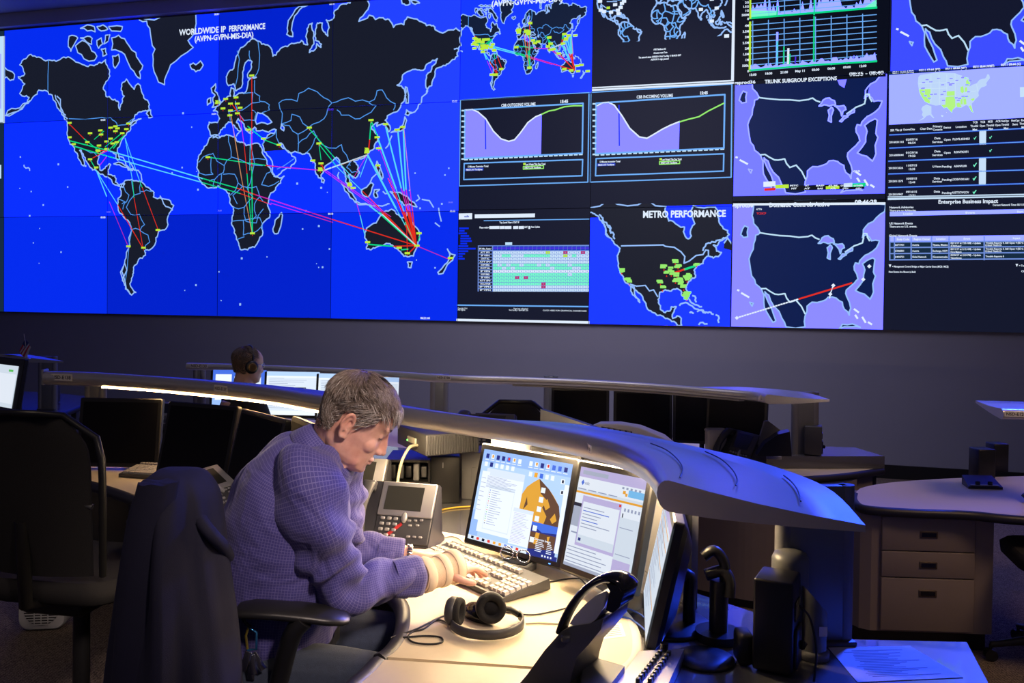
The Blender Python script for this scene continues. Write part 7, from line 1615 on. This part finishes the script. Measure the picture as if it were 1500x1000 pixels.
for i in range(len(zs)-1):
    for k in range(N_):
        a = abs(-PI+2*PI*(k+.5)/N_)
        if (zs[i]+zs[i+1])/2 < hl(a)+.004: continue
        sh.add([TH @ p for p in (grid[i][k], grid[i][k+1], grid[i+1][k+1], grid[i+1][k])], [(0, 1, 2, 3)], True)
hr = hair_mb(TH, hl, 15000, .026, .00075, 12, .007)
rn = random.Random(14)
for k in range(700):            # fringe falling over the brow
    y = rn.uniform(-.050, .052); z = rn.uniform(.062, .078); x = .074-.9*y*y*8*.12; p0 = Vector((x-.004, y, z)); dd_ = Vector((.75, -.2+rn.uniform(-.35, .3), rn.uniform(-.85, -.15))).normalized(); L = rn.uniform(.014, .030)
    pts = [TH @ (p0+dd_*L*t+Vector((0, 0, .006*math.sin(t*PI)-.010*t*t))) for t in (0, .33, .66, 1)]; hr.cur = rn.choice((0, 1, 2, 2)); hr.tube(pts, [.0006, .0006, .0005, .0002], 4)
sh.add([TH @ p for p in grid[-1][:-1]], [tuple(range(N_))]); n0 = len(hr.v); hr.cur = 0; hr.add(sh.v, sh.f, True)
hr.build('hair', HAIRM, man, TM, fix=False)

# shirt cloth with fine pale checks, by cloth coordinates
def check_cloth(name, base, line, base2):
    m = bpy.data.materials.new(name); m.use_nodes = True; nt = m.node_tree; b = nt.nodes['Principled BSDF']; b.inputs['Roughness'].default_value = .75; b.inputs['Sheen Weight'].default_value = .15
    uv = nt.nodes.new('ShaderNodeUVMap'); sx = nt.nodes.new('ShaderNodeSeparateXYZ'); nt.links.new(uv.outputs[0], sx.inputs[0]); L_ = []
    for ax in (0, 1):
        md = nt.nodes.new('ShaderNodeMath'); md.operation = 'FRACT'; ml = nt.nodes.new('ShaderNodeMath'); ml.operation = 'MULTIPLY'; ml.inputs[1].default_value = 1/.0068
        nt.links.new(sx.outputs[ax], ml.inputs[0]); nt.links.new(ml.outputs[0], md.inputs[0]); lt = nt.nodes.new('ShaderNodeMath'); lt.operation = 'LESS_THAN'; lt.inputs[1].default_value = .16; nt.links.new(md.outputs[0], lt.inputs[0]); L_.append(lt)
    mxx = nt.nodes.new('ShaderNodeMath'); mxx.operation = 'ADD'; mxx.use_clamp = True; nt.links.new(L_[0].outputs[0], mxx.inputs[0]); nt.links.new(L_[1].outputs[0], mxx.inputs[1])
    sc_ = nt.nodes.new('ShaderNodeMath'); sc_.operation = 'MULTIPLY'; sc_.inputs[1].default_value = .40; nt.links.new(mxx.outputs[0], sc_.inputs[0])
    mix = nt.nodes.new('ShaderNodeMix'); mix.data_type = 'RGBA'; mix.inputs[6].default_value = (*base, 1); mix.inputs[7].default_value = (*line, 1); nt.links.new(sc_.outputs[0], mix.inputs[0]); nt.links.new(mix.outputs[2], b.inputs['Base Color'])
    tc = nt.nodes.new('ShaderNodeTexCoord'); no = nt.nodes.new('ShaderNodeTexNoise'); no.inputs['Scale'].default_value = 9; no.inputs['Detail'].default_value = 2; no.inputs['Distortion'].default_value = 1.2
    bp = nt.nodes.new('ShaderNodeBump'); bp.inputs['Strength'].default_value = .7; bp.inputs['Distance'].default_value = .02; nt.links.new(tc.outputs['Object'], no.inputs['Vector']); nt.links.new(no.outputs['Fac'], bp.inputs['Height']); nt.links.new(bp.outputs[0], b.inputs['Normal'])
    return m
SHIRT = check_cloth('purple_check_cloth', (.045, .038, .21), (.24, .22, .46), None)
def uv_loft(rings, name, m, parent, T, closed_u=True, cap=False):
    k = len(rings[0]); n = len(rings); vs = [T @ p for r_ in rings for p in r_]; fs, uvs = [], []; V = [0.0]
    for i in range(1, n): V.append(V[-1]+sum((rings[i][j]-rings[i-1][j]).length for j in range(0, k, 4))/len(range(0, k, 4)))
    mid = rings[n//2]; U = [0.0]
    for j in range(k): U.append(U[-1]+(mid[(j+1) % k]-mid[j]).length)
    for i in range(n-1):
        for j in range(k):
            fs.append((i*k+j, i*k+(j+1) % k, (i+1)*k+(j+1) % k, (i+1)*k+j)); uvs.append([(U[j], V[i]), (U[j+1], V[i]), (U[j+1], V[i+1]), (U[j], V[i+1])])
    me = bpy.data.meshes.new(name); me.from_pydata(vs, [], fs); me.materials.append(m); ul = me.uv_layers.new(name='UVMap')
    for p, u_ in zip(me.polygons, uvs):
        p.use_smooth = True
        for li, c in zip(p.loop_indices, u_): ul.data[li].uv = c
    recalc(me); me.update(); return link_mesh(name, me, parent)
tr_, CC = torso(None, .010); sho = uv_loft(tr_, 'shirt', SHIRT, man, TM)
def sleeve(pts, rs, name, fold, cuff=True, seg=30):
    P = spline(pts, 9); R_ = [v.x for v in spline([(r, 0, 0) for r in rs], 9)]; rings = []; prev = None; L = 0
    for i, p in enumerate(P):
        t = (P[min(i+1, len(P)-1)]-P[max(i-1, 0)]).normalized(); nx = t.cross(Vector((0, 1, 0))).normalized() if prev is None else (prev-t*prev.dot(t)).normalized(); prev = nx; ny = t.cross(nx); u_ = i/(len(P)-1); L += (P[i]-P[i-1]).length if i else 0
        bend = math.exp(-((u_-.5)/.13)**2); ring = []
        for j in range(seg):
            a = 2*PI*j/seg; w = fold*(.0045*math.sin(L*95+2.2*math.sin(a*2))*bend+.0028*math.sin(L*60+a*2+1)+.003*math.sin(a*4+L*22)); ring.append(p+(nx*math.cos(a)+ny*math.sin(a))*(R_[i]+w))
        rings.append(ring)
    return uv_loft(rings, name, SHIRT, sho, TM), rings
cuffN = elN.lerp(wrN, .70)
slN, rN = sleeve([shN-Sd*.10+Vector((.0, 0, .02)), shN-Sd*.02+Vector((.0, 0, .005)), shN.lerp(elN, .35)+Sd*.012, shN.lerp(elN, .72), elN+Vector((.012, 0, -.008)), elN.lerp(wrN, .42), cuffN], [.070, .086, .078, .070, .060, .050, .046], 'sleeve', 2.0)
slF, rF = sleeve([shF+Sd*.10+Vector((.0, 0, .02)), shF+Sd*.02, shF.lerp(elF, .35), shF.lerp(elF, .72), elF, elF.lerp(wrF, .45), elF.lerp(wrF, .76)], [.070, .086, .080, .070, .058, .048, .041], 'sleeve', 2.0)
# rolled cuffs
cd = (wrN-elN).normalized()
def cuff(c, d, r0, r1, L, name):
    P = [c+d*(L*t) for t in (-.55, -.3, 0, .3, .5)]; rings = []; nx = d.cross(Vector((0, 1, 0))).normalized(); ny = d.cross(nx)
    for p, r_ in zip(P, (r0*.96, r0, r0*1.02, r1, r1*.97)): rings.append([p+(nx*math.cos(2*PI*j/30)+ny*math.sin(2*PI*j/30))*(r_+.002*math.sin(j*1.3)) for j in range(30)])
    rings.append([p+(nx*math.cos(2*PI*j/30)+ny*math.sin(2*PI*j/30))*(r1*.86) for p in P[-1:] for j in range(30)]); return uv_loft(rings, name, SHIRT, sho, TM)
cuff(cuffN-cd*.006, cd, .049, .053, .075, 'cuff'); cdF = (wrF-elF).normalized(); cuff(elF.lerp(wrF, .70), cdF, .045, .047, .07, 'cuff')
# collar: stand and turned-down flap around the neck
zz = Vector((0, 0, 1)); e1 = Fh*.72-zz*.70; nk = Fh*.70+zz*.72; cc0 = at_y(487, 656, YM+.01); rings = []
for h_, r_ in ((-.050, 1.22), (-.030, 1.10), (-.012, 1.0), (.002, .97), (.010, 1.0), (.004, 1.10), (-.016, 1.22), (-.040, 1.34), (-.048, 1.32), (-.044, 1.26)):
    rings.append([cc0+nk*(h_-.010*max(0, math.cos(2*PI*j/44)))+e1*(.075*r_*math.cos(2*PI*j/44))+Sd*(.069*r_*math.sin(2*PI*j/44)) for j in range(44)])
uv_loft(rings, 'collar', SHIRT, sho, TM)
# trousers
JEAN = mat('dark_denim', (.035, .048, .085), .85, noise_s=90, noise_a=.25, bump=.4, bump_s=700)
tm = MB()
for h, k_ in ((hipN, kN), (hipF, kF)):
    an = Vector((k_.x-.03, k_.y, .16)); limb(tm, [h-Fh*.05, h.lerp(k_, .35), h.lerp(k_, .75), k_+Fh*.01, k_.lerp(an, .4), an], [.098, .090, .074, .068, .066, .060], 18)
limb(tm, [hipN-Fh*.02, (hipN+hipF)/2, hipF-Fh*.02], [.10, .115, .10], 18)
limb(tm, [(hipN+hipF)/2, at_y(398, 915, YM+.02)], [.15, .15], 18)
tr_o = bake(tm, 'trousers', JEAN, man, TM, .007, 2, .5)
bt_ = MB(); rr, _ = torso(None, .014); bt_.loft([r_ for r_ in rr[:3]], cap=False); bt_.build('belt', M['black'], man, TM)
for k_ in (kN, kF):
    an = Vector((k_.x-.04, k_.y, .11)); s_ = MB(); limb(s_, [an+Vector((-.05, -.005, -.065)), an+Vector((.05, .01, -.068)), an+Vector((.19, .035, -.078))], [.046, .044, .032], 14); s_.build('shoe', M['black'], man, TM)
# wrist brace, watch
BR = mat('beige_brace', (.66, .48, .34), .85, noise_s=80, noise_a=.08, bump=.5, bump_s=500)
br = MB(); b0 = wrN-cd*.035; b1 = wrN+dN*.085; limb(br, [b0, wrN, wrN+dN*.045, b1], [.043, .039, .040, .043], 20); bro = br.build('wrist_brace', BR, man, TM)
ST_ = mat('pale_strap', (.74, .60, .44), .8, noise_s=60, noise_a=.06)
for q, r_, w_ in ((wrN-cd*.022, .0455, .026), (wrN+dN*.030, .0430, .022), (wrN+dN*.070, .0455, .024)):
    dd_ = dN if q != b0 else cd; MB().tube([q-dd_*w_/2, q-dd_*w_*.3, q+dd_*w_*.3, q+dd_*w_/2], [r_*.95, r_, r_, r_*.95], 24).build('strap', ST_, bro, TM)
nW = cdF; nx = nW.cross(Vector((0, 1, 0))).normalized(); ny = nW.cross(nx); wc_ = wrF-cdF*.004; wmb = MB()
for j in range(20):
    a = 2*PI*j/20; c = wc_+(nx*math.cos(a)+ny*math.sin(a))*.031; R3 = Matrix((nW, (ny*math.cos(a)-nx*math.sin(a)), (nx*math.cos(a)+ny*math.sin(a)))).transposed().to_4x4()
    wmb.box((0, 0, 0), (.016, .0075, .004), M4=Matrix.Translation(c) @ R3, bev=.001)
wo = wmb.build('wristwatch', M['chrome'], man, TM)
a = -2.2; c = wc_+(nx*math.cos(a)+ny*math.sin(a))*.034; q4 = (nx*math.cos(a)+ny*math.sin(a)).to_track_quat('Z', 'Y').to_matrix().to_4x4()
MB().lathe([(0, -.004), (.017, -.004), (.018, .002), (.015, .005), (0, .005)], seg=20, M4=Matrix.Translation(c) @ q4).build('watch_case', M['chrome'], wo, TM)

# keys on a blue clip at his belt
kr = thing('key_ring', 'blue and yellow snap clip with keys hanging at the man’s hip', 'keys', at_y(368, 918, 1.90)); 
bc, yc = mat('blue_anodised', (.05, .25, .55), .3, metal=.8), mat('yellow_anodised', (.6, .45, .08), .3, metal=.8)
MB().tube([(-.006, 0, 0), (-.012, 0, -.02), (-.008, 0, -.05)], .003, 6).build('clip_half', yc, kr); MB().tube([(-.006, 0, 0), (.012, 0, -.012), (.012, 0, -.05), (-.008, 0, -.052)], .003, 6).build('clip_half', bc, kr)
for j, (x, z, rz_) in enumerate(((-.010, -.075, .3), (.004, -.085, -.2), (.016, -.078, -.6), (.0, -.10, .1))):
    MB().box((0, 0, 0), (.016, .003, .045), bev=.001).build('key', M['chrome'], kr, Matrix.Translation((x, .004*j-.006, z)) @ Matrix.Rotation(rz_, 4, 'Y'))
tag(pipe('clip_cord', [at_y(350, 888, 1.92), at_y(356, 905, 1.90), at_y(362, 914, 1.9), at_y(368, 918, 1.9)], .004, M['black']), 'short dark cord from the armrest to the key clip', 'cord')

# ------------------------------------------------------------------ the man with a headset in the second row
YB = 5.35; m2p = thing('person', 'man in a black top with a headset, seen from behind in the second row', 'person', (at_y(362, 560, YB).x, YB, FB_)); T2_ = Matrix.Translation(-m2p.location)
az2 = math.radians(38); F2h = Vector((math.cos(az2), math.sin(az2), 0)); S2 = Vector((F2h.y, -F2h.x, 0)); U2h = Vector((0, 0, 1)); h2 = at_y(363, 533, YB)
p2 = math.radians(8); U2h = Vector((0, 0, 1))*math.cos(p2)+F2h*math.sin(p2); X2h = F2h*math.cos(p2)-Vector((0, 0, 1))*math.sin(p2); L2h = U2h.cross(X2h)
TH2 = Matrix(((X2h.x, L2h.x, U2h.x, h2.x), (X2h.y, L2h.y, U2h.y, h2.y), (X2h.z, L2h.z, U2h.z, h2.z), (0, 0, 0, 1)))
SKIN2 = mat('skin_far', (.60, .38, .30), .5, noise_s=20, noise_a=.1)
bm2 = MB(); head_mb(bm2, TH2); cN = h2+Vector((-.02, -.02, -.16))
limb(bm2, [h2+Vector((-.01, -.01, -.04)), cN+Vector((0, 0, .05)), cN], [.055, .06, .075], 14)
seat2 = Vector((cN.x-.02, cN.y-.02, .42)); limb(bm2, [cN+Vector((0, 0, -.06)), cN+Vector((0, 0, -.2)), seat2], [.13, .16, .15], 16)
for s in (-1, 1):
    sh_ = cN+S2*s*.17+Vector((0, 0, -.07)); el_ = sh_+S2*s*.06+F2h*.10+Vector((0, 0, -.27)); wr_ = el_+F2h*.25-S2*s*.05+Vector((0, 0, .03))
    limb(bm2, [sh_, el_, wr_], [.055, .045, .03], 12); hand_mb(bm2, wr_, F2h, (0, 0, 1), s, .5)
    hp_ = seat2+S2*s*.10; kn_ = hp_+F2h*.40; limb(bm2, [hp_, kn_, Vector((kn_.x, kn_.y, 0.0))], [.085, .06, .045], 12); limb(bm2, [Vector((kn_.x, kn_.y, -.07)), Vector((kn_.x, kn_.y, -.07))+F2h*.16], [.04, .03], 10)
bake(bm2, 'body', SKIN2, m2p, T2_, .008, 1, .4)
top = MB(); BLK = mat('black_knit', (.010, .010, .013), .85, noise_s=40, noise_a=.2)
def ring2(c, a_, b_): return [c+F2h*(a_*math.cos(2*PI*j/24))+S2*(b_*math.sin(2*PI*j/24)) for j in range(24)]
top.loft([ring2(seat2, .15, .20), ring2(seat2.lerp(cN, .45), .15, .21), ring2(cN+Vector((0, 0, -.17)), .15, .225), ring2(cN+Vector((0, 0, -.09)), .125, .22), ring2(cN+Vector((0, 0, -.03)), .10, .15), ring2(cN+Vector((0, 0, .015)), .08, .085), ring2(cN+Vector((0, 0, .035)), .078, .08)])
for s in (-1, 1):
    sh_ = cN+S2*s*.17+Vector((0, 0, -.085)); el_ = sh_+S2*s*.06+F2h*.10+Vector((0, 0, -.27)); wr_ = el_+F2h*.22-S2*s*.05+Vector((0, 0, .03)); limb(top, [sh_-S2*s*.05, sh_, sh_.lerp(el_, .5), el_, wr_], [.07, .078, .07, .06, .045], 16)
bake(top, 'black_top', BLK, m2p, T2_, .010, 3, .5)
tr2 = MB(); 
for s in (-1, 1): hp_ = seat2+S2*s*.10; kn_ = hp_+F2h*.40; limb(tr2, [hp_-F2h*.05, kn_, Vector((kn_.x, kn_.y, .05))], [.10, .075, .06], 14)
bake(tr2, 'trousers', JEAN, m2p, T2_, .012, 1, .4)
hair_mb(TH2, lambda a: (9 if math.degrees(a) < 75 else (.02 if math.degrees(a) < 110 else -.06)), 7000, .02, .0013, 5, .005).build('hair', [HAIRM[0], HAIRM[0], HAIRM[1]], m2p, T2_, fix=False)
# glasses
g = MB()
for s in (-1, 1):
    g.tube([TH2 @ Vector((.088, s*.032+.019*math.cos(a), .002+.015*math.sin(a))) for a in [2*PI*k/14 for k in range(14)]], .0018, 5, closed=True); g.tube([TH2 @ Vector(p) for p in ((.086, s*.051, .006), (.04, s*.074, .006), (-.01, s*.078, .002))], .0018, 5)
g.build('eyeglasses', M['chrome'], m2p, T2_)
hs2 = thing('headset', 'black over-ear headset worn by the man in the second row', 'headset', h2); T3 = Matrix.Translation(-h2)
MB().tube([T3 @ (TH2 @ Vector((-.005, .088*math.cos(a), .012+.103*math.sin(a)))) for a in [PI*k/16 for k in range(17)]], .007, 8).build('headband', M['black'], hs2)
for s in (-1, 1):
    q4 = Matrix.Translation((-.006, s*.088, -.014)) @ Matrix.Rotation(-s*PI/2, 4, 'X'); o = MB().lathe([(0, -.014), (.036, -.014), (.042, -.004), (.040, .008), (.030, .014), (0, .014)], seg=22, M4=T3 @ TH2 @ q4).build('ear_cup', M['black'], hs2)
    MB().lathe([(.018, .0145), (.026, .0155), (.027, .0145)], seg=22, M4=T3 @ TH2 @ q4).build('metal_ring', mat('brass_ring', (.5, .32, .12), .3, metal=1), o)
